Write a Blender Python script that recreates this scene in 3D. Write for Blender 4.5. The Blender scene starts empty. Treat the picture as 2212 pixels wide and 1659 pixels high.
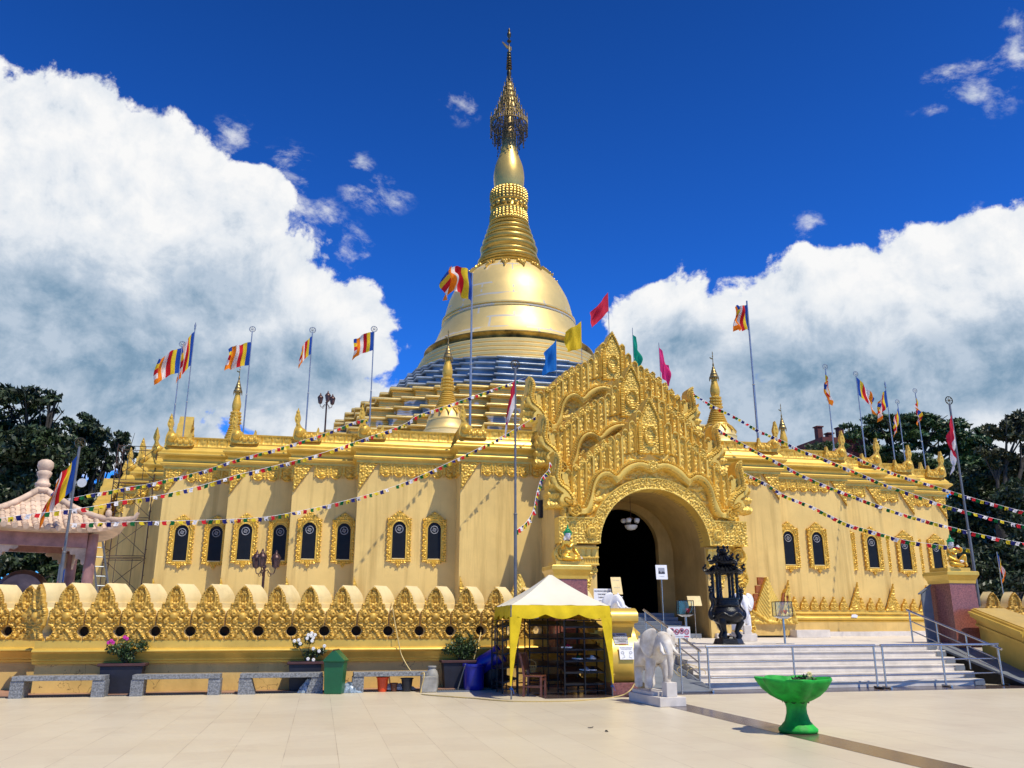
import bpy, math, random
import numpy as np
from mathutils import Vector, Matrix
random.seed(11)
rng = np.random.default_rng(11)
SC = bpy.context.scene
COL = SC.collection
R = math.radians

# ------------------------------------------------------------------ survey of the place
# metres; X runs along the temple front, Y into the building, Z up; the photographer stands at the origin
F_PX, YAW, EYE = 1800.0, R(12.5), 1.6
PITCH = math.atan((1345.0 - 829.5) / F_PX)
VF = Vector((math.sin(YAW) * math.cos(PITCH), math.cos(YAW) * math.cos(PITCH), math.sin(PITCH)))
VR = Vector((math.cos(YAW), -math.sin(YAW), 0))
VU = VR.cross(VF)
EYEP = Vector((0, 0, EYE))


def sight(px, py, Y=None, Z=None):
    """where the line of sight through a photo point meets the plane Y=const or Z=const"""
    d = VF + VR * ((px - 1106.0) / F_PX) + VU * ((829.5 - py) / F_PX)
    k = (Y / d.y) if Y is not None else ((Z - EYE) / d.z)
    return EYEP + d * k


XG, YC = 12.5, 57.5          # axis of the gate and the stupa; centre of the stupa
TZ = 1.02                    # terrace level

# ------------------------------------------------------------------ scene graph helpers


def link(o, parent=None):
    COL.objects.link(o)
    if parent is not None:
        o.parent = parent
    return o


def thing(name, label, cat, loc=(0, 0, 0), rz=0.0, group=None):
    o = bpy.data.objects.new(name, None)
    o.empty_display_size = 0.2
    o.location = loc
    o.rotation_euler = (0, 0, rz)
    return tag(link(o), label, cat, group)


def tag(o, label, cat, group=None, kind=None):
    o['label'] = label
    o['category'] = cat
    if group:
        o['group'] = group
    if kind:
        o['kind'] = kind
    return o


def structure(o):
    o['kind'] = 'structure'
    return o


def dup(root, loc=None, rz=None, label=None, scale=None):
    def cp(o, parent):
        c = o.copy()
        COL.objects.link(c)
        c.parent = parent
        for k in [k for k in o.children]:
            cp(k, c)
        return c
    r = cp(root, None)
    if loc is not None:
        r.location = loc
    if rz is not None:
        r.rotation_euler = (0, 0, rz)
    if scale is not None:
        r.scale = scale
    if label:
        r['label'] = label
    return r


def dup_part(o, parent, loc=None, rot=None, scale=None):
    c = o.copy()
    COL.objects.link(c)
    c.parent = parent
    if loc is not None:
        c.location = loc
    if rot is not None:
        c.rotation_euler = rot
    if scale is not None:
        c.scale = scale
    for k in list(o.children):
        dup_part(k, c)
    return c


class MB:
    """collects shapes into one mesh"""

    def __init__(s):
        s.v = []
        s.f = []
        s.mi = []
        s.cur = 0

    def add(s, vs, fs):
        n = len(s.v)
        s.v.extend(tuple(map(float, v)) for v in vs)
        s.f.extend(tuple(i + n for i in f) for f in fs)
        s.mi.extend([s.cur] * len(fs))
        return s

    def box(s, x0, x1, y0, y1, z0, z1):
        v = [(x, y, z) for z in (z0, z1) for y in (y0, y1) for x in (x0, x1)]
        return s.add(v, [(0, 2, 3, 1), (4, 5, 7, 6), (0, 1, 5, 4), (2, 6, 7, 3), (0, 4, 6, 2), (1, 3, 7, 5)])

    def obox(s, c, u, v, w):
        c, u, v, w = Vector(c), Vector(u), Vector(v), Vector(w)
        vs = [c + a * u + b * v + d * w for d in (-1, 1) for b in (-1, 1) for a in (-1, 1)]
        return s.add(vs, [(0, 2, 3, 1), (4, 5, 7, 6), (0, 1, 5, 4), (2, 6, 7, 3), (0, 4, 6, 2), (1, 3, 7, 5)])

    def bar(s, a, b, w, h=None):
        a, b = Vector(a), Vector(b)
        h = h or w
        d = (b - a)
        t = d.normalized()
        up = Vector((0, 0, 1)) if abs(t.z) < .95 else Vector((0, 1, 0))
        x = t.cross(up).normalized()
        y = x.cross(t)
        return s.obox((a + b) / 2, d / 2, x * w / 2, y * h / 2)

    def prism(s, poly, ax, a, b, shift=(0, 0)):
        """poly (u,v) extruded along axis ax from a to b; the far end may be shifted in (u,v)"""
        n = len(poly)

        def P(u, v, t):
            return {'x': (t, u, v), 'y': (u, t, v), 'z': (u, v, t)}[ax]
        vs = [P(u, v, a) for u, v in poly] + [P(u + shift[0], v + shift[1], b) for u, v in poly]
        fs = [tuple(range(n)), tuple(range(2 * n - 1, n - 1, -1))]
        fs += [(i, i + n, (i + 1) % n + n, (i + 1) % n) for i in range(n)]
        return s.add(vs, fs)

    def loft(s, rings, cap=True, closed=True):
        n = len(rings[0])
        vs = [p for r in rings for p in r]
        fs = []
        m = n if closed else n - 1
        for k in range(len(rings) - 1):
            for i in range(m):
                j = (i + 1) % n
                fs.append((k * n + i, k * n + j, (k + 1) * n + j, (k + 1) * n + i))
        if cap:
            fs.append(tuple(range(n - 1, -1, -1)))
            fs.append(tuple((len(rings) - 1) * n + i for i in range(n)))
        return s.add(vs, fs)

    def tube(s, pts, r, n=6, cap=True):
        pts = [Vector(p) for p in pts]
        rr = r if isinstance(r, (list, tuple)) else [r] * len(pts)
        rings = []
        x = None
        for i, p in enumerate(pts):
            t = (pts[min(i + 1, len(pts) - 1)] - pts[max(i - 1, 0)])
            if t.length < 1e-9:
                t = Vector((0, 0, 1))
            t.normalize()
            if x is None:
                up = Vector((0, 0, 1)) if abs(t.z) < .9 else Vector((0, 1, 0))
                x = t.cross(up).normalized()
            else:
                x = (x - t * x.dot(t)).normalized()
            y = t.cross(x)
            rings.append([p + (x * math.cos(a) + y * math.sin(a)) * rr[i] for a in [2 * math.pi * k / n for k in range(n)]])
        return s.loft(rings, cap)

    def lathe(s, prof, c=(0, 0, 0), n=32, cap=True, lobes=0, amp=0.0):
        rings = []
        for r, z in prof:
            rings.append([(c[0] + r * (1 + (amp * abs(math.cos(lobes * a / 2)) if lobes else 0)) * math.cos(a),
                           c[1] + r * (1 + (amp * abs(math.cos(lobes * a / 2)) if lobes else 0)) * math.sin(a), c[2] + z)
                          for a in [2 * math.pi * k / n for k in range(n)]])
        return s.loft(rings, cap)

    def ell(s, c, rad, n=8, m=6, rot=None):
        if not isinstance(rad, (tuple, list)):
            rad = (rad, rad, rad)
        c = Vector(c)
        vs = []
        for k in range(m + 1):
            ph = math.pi * k / m
            for i in range(n):
                a = 2 * math.pi * i / n
                p = Vector((rad[0] * math.sin(ph) * math.cos(a), rad[1] * math.sin(ph) * math.sin(a), rad[2] * math.cos(ph)))
                if rot is not None:
                    p = rot @ p
                vs.append(c + p)
        fs = []
        for k in range(m):
            for i in range(n):
                j = (i + 1) % n
                if k == 0:
                    fs.append((i, n + i, n + j))
                elif k == m - 1:
                    fs.append((k * n + i, (k + 1) * n + i, k * n + j))
                else:
                    fs.append((k * n + i, (k + 1) * n + i, (k + 1) * n + j, k * n + j))
        return s.add(vs, fs)

    def xform(s, M, start=0):
        for i in range(start, len(s.v)):
            s.v[i] = tuple(M @ Vector(s.v[i]))
        return s

    def obj(s, name, mat, parent=None, smooth=None, bevel=0.0):
        me = bpy.data.meshes.new(name)
        me.from_pydata(s.v, [], s.f)
        for m in (mat if isinstance(mat, (list, tuple)) else [mat]):
            me.materials.append(m)
        if isinstance(mat, (list, tuple)):
            me.polygons.foreach_set('material_index', s.mi)
        me.validate(clean_customdata=False)
        fixn(me)
        if smooth is not None:
            me.polygons.foreach_set('use_smooth', [True] * len(me.polygons))
            if smooth < 179:
                me.set_sharp_from_angle(angle=R(smooth))
        o = bpy.data.objects.new(name, me)
        link(o, parent)
        if bevel:
            b = o.modifiers.new('bevel', 'BEVEL')
            b.width = bevel
            b.segments = 2
            b.limit_method = 'ANGLE'
            b.angle_limit = R(40)
        return o


def fixn(me):
    import bmesh
    bm = bmesh.new()
    bm.from_mesh(me)
    bmesh.ops.recalc_face_normals(bm, faces=bm.faces)
    bm.to_mesh(me)
    bm.free()


def quick(name, mat, verts, faces, parent=None, smooth=None):
    m = MB()
    m.v = verts if isinstance(verts, list) else verts.tolist()
    m.f = faces if isinstance(faces, list) else faces.tolist()
    m.mi = [0] * len(m.f)
    me = bpy.data.meshes.new(name)
    me.from_pydata(m.v, [], m.f)
    me.materials.append(mat)
    if smooth is not None:
        me.polygons.foreach_set('use_smooth', [True] * len(me.polygons))
        if smooth < 179:
            me.set_sharp_from_angle(angle=R(smooth))
    o = bpy.data.objects.new(name, me)
    return link(o, parent)


def offset_poly(poly, d):
    """closed CCW polygon pushed outward by d (mitred)"""
    n = len(poly)
    out = []
    for i in range(n):
        p0, p1, p2 = Vector(poly[i - 1]), Vector(poly[i]), Vector(poly[(i + 1) % n])
        a, b = (p1 - p0).normalized(), (p2 - p1).normalized()
        na, nb = Vector((a.y, -a.x)), Vector((b.y, -b.x))
        k = 1 + na.dot(nb)
        q = p1 + (na + nb) * (d / max(k, .3))
        out.append((q.x, q.y))
    return out


def sweep(mb, poly, prof, c=(0, 0), cap=True):
    """rings of the plan polygon offset by d at height z for (d,z) in prof"""
    rings = []
    for d, z in prof:
        q = offset_poly(poly, d)
        rings.append([(c[0] + x, c[1] + y, z) for x, y in q])
    return mb.loft(rings, cap)


def catmull(pts, n=6, closed=False):
    P = [np.array(p, float) for p in pts]
    out = []
    m = len(P)
    rngk = range(m if closed else m - 1)
    for i in rngk:
        if closed:
            p0, p1, p2, p3 = P[i - 1], P[i], P[(i + 1) % m], P[(i + 2) % m]
        else:
            p0, p1, p2, p3 = P[max(i - 1, 0)], P[i], P[i + 1], P[min(i + 2, m - 1)]
        for k in range(n):
            t = k / n
            out.append(tuple(.5 * ((2 * p1) + (-p0 + p2) * t + (2 * p0 - 5 * p1 + 4 * p2 - p3) * t * t + (-p0 + 3 * p1 - 3 * p2 + p3) * t ** 3)))
    if not closed:
        out.append(tuple(P[-1]))
    return out


# ------------------------------------------------------------------ carved relief: height fields on a grid
def inpoly(X, Z, poly):
    ins = np.zeros(X.shape, bool)
    n = len(poly)
    for i in range(n):
        x1, z1 = poly[i]
        x2, z2 = poly[(i + 1) % n]
        if z1 == z2:
            continue
        c = ((Z >= min(z1, z2)) & (Z < max(z1, z2)))
        xi = x1 + (Z - z1) * (x2 - x1) / (z2 - z1)
        ins ^= c & (X < xi)
    return ins


def polydist(X, Z, pts):
    """distance to an open polyline, arc length along it and signed side"""
    D = np.full(X.shape, 1e9)
    S = np.zeros(X.shape)
    acc = 0.0
    for (x1, z1), (x2, z2) in zip(pts[:-1], pts[1:]):
        dx, dz = x2 - x1, z2 - z1
        L = math.hypot(dx, dz)
        if L < 1e-9:
            continue
        t = np.clip(((X - x1) * dx + (Z - z1) * dz) / (L * L), 0, 1)
        d = np.hypot(X - x1 - t * dx, Z - z1 - t * dz)
        m = d < D
        D = np.where(m, d, D)
        S = np.where(m, acc + t * L, S)
        acc += L
    return D, S


def bumps(X, Z, cell, seed=0, ax=1.0, amp=1.0, mirror=False):
    """rounded leaf-like knobs, jittered on a cell grid; returns 0..amp"""
    r = np.random.default_rng(seed)
    if mirror:
        X = np.abs(X)
    gx, gz = X / cell, Z / (cell * ax)
    x0, z0 = np.floor(gx).astype(int), np.floor(gz).astype(int)
    tab = r.random((64, 64, 5))
    H = np.zeros(X.shape)
    for i in (-1, 0, 1):
        for j in (-1, 0, 1):
            t = tab[(x0 + i) % 64, (z0 + j) % 64]
            ux, uz = gx - (x0 + i + .15 + .7 * t[..., 0]), gz - (z0 + j + .15 + .7 * t[..., 1])
            a = t[..., 2] * math.pi
            c, s = np.cos(a), np.sin(a)
            px, pz = (ux * c + uz * s) / .72, (-ux * s + uz * c) / .34
            q = 1 - px * px - pz * pz
            H = np.maximum(H, np.sqrt(np.clip(q, 0, 1)) * (.6 + .4 * t[..., 3]))
    return H * amp


def relief(name, mat, parent, mask, H, x0, z0, st, back, origin=(0, 0, 0), u=(1, 0, 0), nrm=(0, -1, 0), smooth=50):
    """mask/H are [nz,nx] cell-corner arrays; surface at H along nrm, with a skirt down to back"""
    nz, nx = H.shape
    cell = mask[:-1, :-1] & mask[1:, :-1] & mask[:-1, 1:] & mask[1:, 1:]
    O, U, N, K = Vector(origin), Vector(u), Vector(nrm), Vector((0, 0, 1))
    xs = x0 + np.arange(nx) * st
    zs = z0 + np.arange(nz) * st
    XX, ZZ = np.meshgrid(xs, zs)
    used = np.zeros(H.shape, bool)
    for a in (0, 1):
        for b in (0, 1):
            used[a:nz - 1 + a, b:nx - 1 + b] |= cell
    idx = -np.ones(H.shape, int)
    idx[used] = np.arange(used.sum())
    xu, zu, hu = XX[used], ZZ[used], H[used]
    o, uu, nn = np.array(O), np.array(U), np.array(N)
    V = o + np.outer(xu, uu) + np.outer(hu, nn) + np.outer(zu, (0, 0, 1))
    B = o + np.outer(xu, uu) + np.outer(np.full(xu.shape, back), nn) + np.outer(zu, (0, 0, 1))
    n = len(V)
    ii, jj = np.nonzero(cell)
    a, b, c, d = idx[ii, jj], idx[ii, jj + 1], idx[ii + 1, jj + 1], idx[ii + 1, jj]
    flip = Vector((0, 0, 1)).cross(-U).dot(N) > 0
    F = np.stack([a, b, c, d] if not flip else [a, d, c, b], 1)
    # triangulate-free quads; skirts where the neighbour is missing
    pad = np.pad(cell, 1)
    sk = []
    for di, dj, e in ((-1, 0, (0, 1)), (1, 0, (2, 3)), (0, -1, (3, 0)), (0, 1, (1, 2))):
        miss = ~pad[ii + 1 + di, jj + 1 + dj]
        q = [a, b, c, d]
        p1, p2 = q[e[0]][miss], q[e[1]][miss]
        f = [p2, p1, p1 + n, p2 + n]
        sk.append(np.stack(f if not flip else f[::-1], 1))
    F = np.concatenate([F] + sk)
    return quick(name, mat, np.concatenate([V, B]), F, parent, smooth)


def fgrid(x0, x1, z0, z1, st):
    nx, nz = int(round((x1 - x0) / st)) + 1, int(round((z1 - z0) / st)) + 1
    return np.meshgrid(x0 + np.arange(nx) * st, z0 + np.arange(nz) * st)
# ------------------------------------------------------------------ materials (procedural)


class NT:
    def __init__(s, tree):
        s.t = tree
        s.n = tree.nodes
        s.l = tree.links

    def new(s, ty, ins=None, **kw):
        n = s.n.new(ty)
        for k, v in kw.items():
            setattr(n, k, v)
        for k, v in (ins or {}).items():
            if hasattr(v, 'is_output'):
                s.l.new(v, n.inputs[k])
            else:
                n.inputs[k].default_value = v
        return n

    def math(s, op, a, b=0.0, c=None, clamp=False):
        d = {0: a, 1: b}
        if c is not None:
            d[2] = c
        return s.new('ShaderNodeMath', d, operation=op, use_clamp=clamp).outputs[0]

    def mix(s, fac, a, b, mode='MIX'):
        n = s.n.new('ShaderNodeMix')
        n.data_type = 'RGBA'
        n.blend_type = mode
        for k, v in ((0, fac), (6, a), (7, b)):
            if hasattr(v, 'is_output'):
                s.l.new(v, n.inputs[k])
            elif k and len(v) == 3:
                n.inputs[k].default_value = (*v, 1)
            else:
                n.inputs[k].default_value = v
        return n.outputs[2]

    def ramp(s, fac, stops):
        n = s.new('ShaderNodeValToRGB', {0: fac})
        e = n.color_ramp.elements
        while len(e) < len(stops):
            e.new(.5)
        for q, (p, c) in zip(e, stops):
            q.position = p
            q.color = (*c, 1) if len(c) == 3 else c
        return n.outputs[0]

    def noise(s, vec, scale, detail=4, rough=.55, dist=0.0):
        return s.new('ShaderNodeTexNoise', {'Vector': vec, 'Scale': scale, 'Detail': detail, 'Roughness': rough, 'Distortion': dist}).outputs[0]


def srgb(r, g, b):
    def f(c):
        c /= 255
        return c / 12.92 if c <= .04045 else ((c + .055) / 1.055) ** 2.4
    return (f(r), f(g), f(b))


def material(name, base, rough=.5, metal=0.0, var=.12, vscale=3.0, bump=0.0, bscale=30.0, spec=.5, tint=None, streak=0.0, coat=0.0, trans=0.0, coords='Object', grime=0.0):
    """base colour with mottling of its own, optional vertical rain streaks and a fine bump"""
    m = bpy.data.materials.new(name)
    m.use_nodes = True
    nt = NT(m.node_tree)
    bs = m.node_tree.nodes['Principled BSDF']
    tc = nt.new('ShaderNodeNewGeometry').outputs['Position'] if coords == 'World' else nt.new('ShaderNodeTexCoord').outputs[coords]
    col = None
    if var > 0:
        nz = nt.noise(tc, vscale, 6, .6)
        lo = tuple(c * (1 - var * 1.6) for c in base)
        hi = tuple(min(1, c * (1 + var)) for c in base) if tint is None else tint
        col = nt.ramp(nz, [(.3, lo), (.72, hi)])
    if streak > 0:
        mp = nt.new('ShaderNodeMapping', {'Vector': tc, 'Scale': (1.0, 1.0, .06)}).outputs[0]
        nz = nt.noise(mp, 2.3, 5, .65)
        f = nt.math('MULTIPLY', nt.new('ShaderNodeMapRange', {0: nz, 1: .50, 2: .70}).outputs[0], streak)
        col = nt.mix(f, col, tuple(c * k for c, k in zip(base, (.62, .58, .5))))
    if coords == 'World':
        rnd = nt.new('ShaderNodeObjectInfo').outputs['Random']
        col = nt.mix(nt.math('MULTIPLY', rnd, .22), col, tuple(c * k for c, k in zip(base, (.70, .66, .6))))
    if grime > 0:
        nz = nt.noise(tc, 1.1, 7, .7, .6)
        f = nt.math('MULTIPLY', nt.new('ShaderNodeMapRange', {0: nz, 1: .55, 2: .7}).outputs[0], grime)
        col = nt.mix(f, col, tuple(c * k for c, k in zip(base, (.45, .42, .38))))
    if col is not None:
        nt.l.new(col, bs.inputs['Base Color'])
    else:
        bs.inputs['Base Color'].default_value = (*base, 1)
    bs.inputs['Metallic'].default_value = metal
    bs.inputs['Specular IOR Level'].default_value = spec
    rn = nt.noise(tc, vscale * 2.7, 3)
    nt.l.new(nt.math('ADD', nt.math('MULTIPLY', nt.math('SUBTRACT', rn, .5), .25 * rough), rough, clamp=True), bs.inputs['Roughness'])
    if coat:
        bs.inputs['Coat Weight'].default_value = coat
        bs.inputs['Coat Roughness'].default_value = .1
    if trans:
        bs.inputs['Transmission Weight'].default_value = trans
    if bump > 0:
        nz = nt.noise(tc, bscale, 5, .6)
        b = nt.new('ShaderNodeBump', {'Strength': bump, 'Distance': .02, 'Height': nz})
        nt.l.new(b.outputs[0], bs.inputs['Normal'])
    return m


M = {}
M['cream'] = material('cream_wall_paint', (.76, .535, .18), .6, 0, .09, .5, .15, 14, .3, streak=.75, grime=.12)
M['creamtop'] = material('cream_cap_paint', (.80, .63, .30), .6, 0, .09, 1.6, .12, 20, .3, streak=.45, grime=.35, coords='World')
M['gold'] = material('gold_leaf_paint', (.74, .45, .06), .42, .25, .14, 2.2, .15, 60, .5)
M['goldgate'] = material('gold_gate_paint', (.80, .54, .105), .45, .15, .10, 1.8, .12, 45, .4)
M['goldband'] = material('gold_moulding_paint', (.75, .49, .085), .36, .35, .1, 1.5, .05, 40, .5, streak=.25)
M['goldwall'] = material('carved_wall_gold', (.66, .40, .07), .48, .2, .22, 5.0, .2, 70, .4, streak=.4, coords='World')
M['plinthwall'] = material('ochre_plinth_plaster', (.68, .46, .15), .7, 0, .12, 1.2, .2, 14, .25, streak=.45, grime=.3)
M['stupa'] = material('gilded_metal_sheet', (.80, .59, .22), .5, .5, .08, .5, .08, 5, .5)
M['stupamid'] = material('warm_gilded_bud', (.72, .49, .13), .36, .5, .1, .8, .06, 8, .5)
M['stupadk'] = material('gilded_ring', (.64, .41, .085), .34, .55, .16, .8, .1, 8, .5)
M['terr'] = material('gilded_terrace', (.74, .50, .12), .4, .4, .2, .8, .1, 6, .5)
M['bluegrey'] = material('bare_primer_terrace', (.11, .16, .225), .3, .1, .35, .7, .1, 6, .6, tint=(.24, .31, .39))
M['blueroll'] = material('sunlit_primer_moulding', (.26, .32, .39), .25, .1, .3, .7, .05, 6, .6, tint=(.42, .48, .54))  # tier tops coloured paler to imitate sun and sky on their edges
M['terrroll'] = material('sunlit_gilt_moulding', (.78, .55, .16), .28, .45, .2, .6, .05, 6, .6, tint=(.86, .66, .27))  # lighter gilt on the tier tops, sunlight painted in
M['bronzegold'] = material('dark_lip_gilding', (.30, .20, .045), .3, .6, .5, 1.4, .1, 8, .5, tint=(.55, .38, .10))  # mottled gold, darker and browner than the bell
M['white'] = material('white_paint', (.80, .79, .76), .5, 0, .06, 2)
M['marble'] = material('pale_marble_step', (.70, .64, .55), .55, 0, .12, 2.2, .05, 20, .25, grime=.3)
M['vault'] = material('shade_darkened_ochre', (.46, .30, .10), .7, 0, .18, .9, .1, 12, .2, streak=.4)  # the passage's shade put into the paint, darker than the cream outside
M['greyslab'] = material('grey_slate_slab', (.17, .19, .21), .5, 0, .15, 3, .1, 30)
M['granite'] = material('grey_granite', (.25, .26, .26), .65, 0, .5, 28, .25, 60, grime=.3, coords='World')
M['redgranite'] = material('red_granite', (.30, .105, .075), .25, 0, .3, 22, .0, 60, .6, streak=.3)
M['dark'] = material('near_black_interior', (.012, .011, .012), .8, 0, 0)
M['glass'] = material('dark_window_glass', (.009, .010, .012), .42, 0, .2, 3, 0, 1, .2)
M['ironblack'] = material('black_cast_iron', (.016, .018, .022), .32, .6, .3, 8, .35, 40)
M['steel'] = material('brushed_steel', (.48, .48, .48), .24, .9, .08, 4)
M['galv'] = material('galvanised_pole', (.36, .38, .39), .4, .7, .15, 3)
M['polegrey'] = material('weathered_grey_pole', (.16, .17, .18), .5, .3, .2, 3)
M['blackrack'] = material('black_rack_paint', (.012, .012, .013), .45, .2, .1, 5)
M['wood'] = material('brown_varnished_wood', (.15, .05, .028), .35, 0, .25, 9, .1, 40)
M['pinkstone'] = material('pink_roof_tile', (.64, .47, .335), .65, 0, .28, 1.8, .15, 22, grime=.65)
M['mauvestone'] = material('mauve_painted_column', (.33, .17, .15), .6, 0, .25, 3, .1, 30)
M['tentwhite'] = material('white_canopy_cloth', (.70, .65, .50), .8, 0, .05, 1.6, .1, 9, .2)
M['tentyellow'] = material('yellow_canopy_cloth', (.70, .50, .015), .8, 0, .12, 3, .15, 14, .2)
M['green'] = material('bright_green_paint', (.014, .38, .035), .6, 0, .3, 5, .15, 40, .35, grime=.25)
M['bingreen'] = material('green_plastic', (.008, .11, .035), .4, 0, .1, 4)
M['blueplastic'] = material('blue_plastic', (.012, .018, .30), .3, 0, .1, 3)
M['orangeplastic'] = material('orange_plastic', (.72, .07, .012), .4, 0, .1, 3)
M['brownplastic'] = material('dull_brown_plastic', (.12, .035, .015), .5, 0, .1, 3)
M['blackplastic'] = material('black_plastic', (.014, .015, .02), .5, 0, .2, 5)
M['potblack'] = material('dark_planter', (.012, .013, .024), .55, 0, .3, 4, .1, 20)
M['potrim'] = material('maroon_planter_rim', (.075, .025, .022), .55, 0, .2, 5)
M['soil'] = material('dark_soil', (.03, .02, .014), .95, 0, .4, 30, .5, 40)
M['stonejar'] = material('grey_stoneware', (.33, .32, .28), .6, 0, .25, 5, .15, 25)
M['hose'] = material('yellow_hose_rubber', (.58, .43, .16), .5, 0, .05, 3)
M['bag'] = material('crumpled_plastic_sheet', (.30, .38, .46), .25, 0, .4, 14, .5, 22)
M['leaf'] = material('dark_shrub_leaf', (.028, .065, .018), .5, 0, .5, 7, tint=(.07, .13, .03))
M['leafdk'] = material('deep_tree_leaf', (.022, .045, .016), .5, 0, .5, .6, tint=(.05, .085, .026))
M['leafgr'] = material('broad_tree_leaf', (.035, .085, .02), .5, 0, .5, .5, tint=(.075, .15, .034))
M['leafol'] = material('olive_tree_leaf', (.04, .056, .018), .5, 0, .5, .6, tint=(.085, .095, .03))
M['bark'] = material('tree_bark', (.05, .042, .032), .9, 0, .3, 3, .4, 12)
M['pink'] = material('magenta_petals', (.60, .03, .32), .6, 0, .2, 20)
M['petalw'] = material('white_petals', (.80, .78, .72), .6, 0, .08, 20)
M['skinw'] = material('white_face_paint', (.74, .72, .68), .45, 0, .04, 8)
M['crown'] = material('green_crown_paint', (.012, .30, .085), .3, 0, .2, 9)
M['statuegold'] = material('statue_gold_paint', (.78, .46, .05), .3, .45, .15, 9, .15, 50)
M['eleph'] = material('weathered_white_marble', (.66, .54, .38), .6, 0, .2, 3.5, .25, 25, .3, tint=(.82, .78, .69))
M['elephw'] = material('white_elephant_paint', (.80, .79, .77), .45, 0, .05, 4)
M['paper'] = material('white_paper', (.78, .78, .77), .6, 0, .03, 4)
M['papergrey'] = material('grey_paper', (.36, .36, .38), .6, 0, .03, 4)
M['ink'] = material('dark_ink', (.03, .03, .04), .6, 0, 0)
M['inkgrey'] = material('grey_ink', (.28, .29, .32), .6, 0, 0)
M['inkred'] = material('red_ink', (.50, .02, .06), .6, 0, 0)
M['alum'] = material('aluminium', (.20, .23, .27), .45, .5, .1, 4)
M['rust'] = material('rusty_scaffold_tube', (.09, .05, .035), .6, .3, .4, 6)
M['lampiron'] = material('brown_lamp_iron', (.075, .035, .03), .4, .4, .2, 8)
M['lampglass'] = material('frosted_lamp_glass', (.55, .56, .55), .3, 0, .05, 4)
M['bronze'] = material('dark_bronze', (.10, .075, .035), .35, .7, .35, 3, .2, 14)
M['spirebronze'] = material('tarnished_gilt_spire', (.34, .24, .09), .4, .7, .35, 5, .3, 14)
M['brick'] = material('bare_brick', (.34, .10, .03), .8, 0, .3, 7, .2, 30)
M['skin'] = material('drum_hide', (.20, .14, .12), .6, 0, .5, 2)
for k, c in dict(fblue=(.016, .075, .36), fyellow=(.78, .56, .03), fred=(.60, .018, .025), fwhite=(.80, .76, .72), forange=(.88, .25, .015), fgreen=(.006, .13, .035), fpink=(.78, .05, .26), fteal=(.01, .36, .26), fsky=(.012, .17, .58), fcrim=(.62, .03, .07), fnavy=(.018, .022, .15), fwht2=(.80, .79, .80), fyel2=(.74, .58, .03), fred2=(.62, .02, .03)).items():
    mm = material('cloth_' + {'f': ''}.get(k[0], '') + k[1:], c, .75, 0, .08, 6, .1, 8, .2)
    b = mm.node_tree.nodes['Principled BSDF']
    M[k] = mm
    # thin cloth lets some light through
    nt = NT(mm.node_tree)
    tr = nt.new('ShaderNodeBsdfTranslucent', {'Color': (*c, 1)})
    mx = nt.new('ShaderNodeMixShader', {0: .46, 1: b.outputs[0], 2: tr.outputs[0]})
    nt.l.new(mx.outputs[0], mm.node_tree.nodes['Material Output'].inputs[0])


def clear_glass():
    m = bpy.data.materials.new('clear_glass_panel')
    m.use_nodes = True
    nt = NT(m.node_tree)
    gl = nt.new('ShaderNodeBsdfGlossy', {'Roughness': .03, 'Color': (.9, .95, .93, 1)})
    tr = nt.new('ShaderNodeBsdfTransparent', {'Color': (.965, .975, .955, 1)})
    mx = nt.new('ShaderNodeMixShader', {0: .045, 1: tr.outputs[0], 2: gl.outputs[0]})
    nt.l.new(mx.outputs[0], m.node_tree.nodes['Material Output'].inputs[0])
    return m


M['clear'] = clear_glass()


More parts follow.
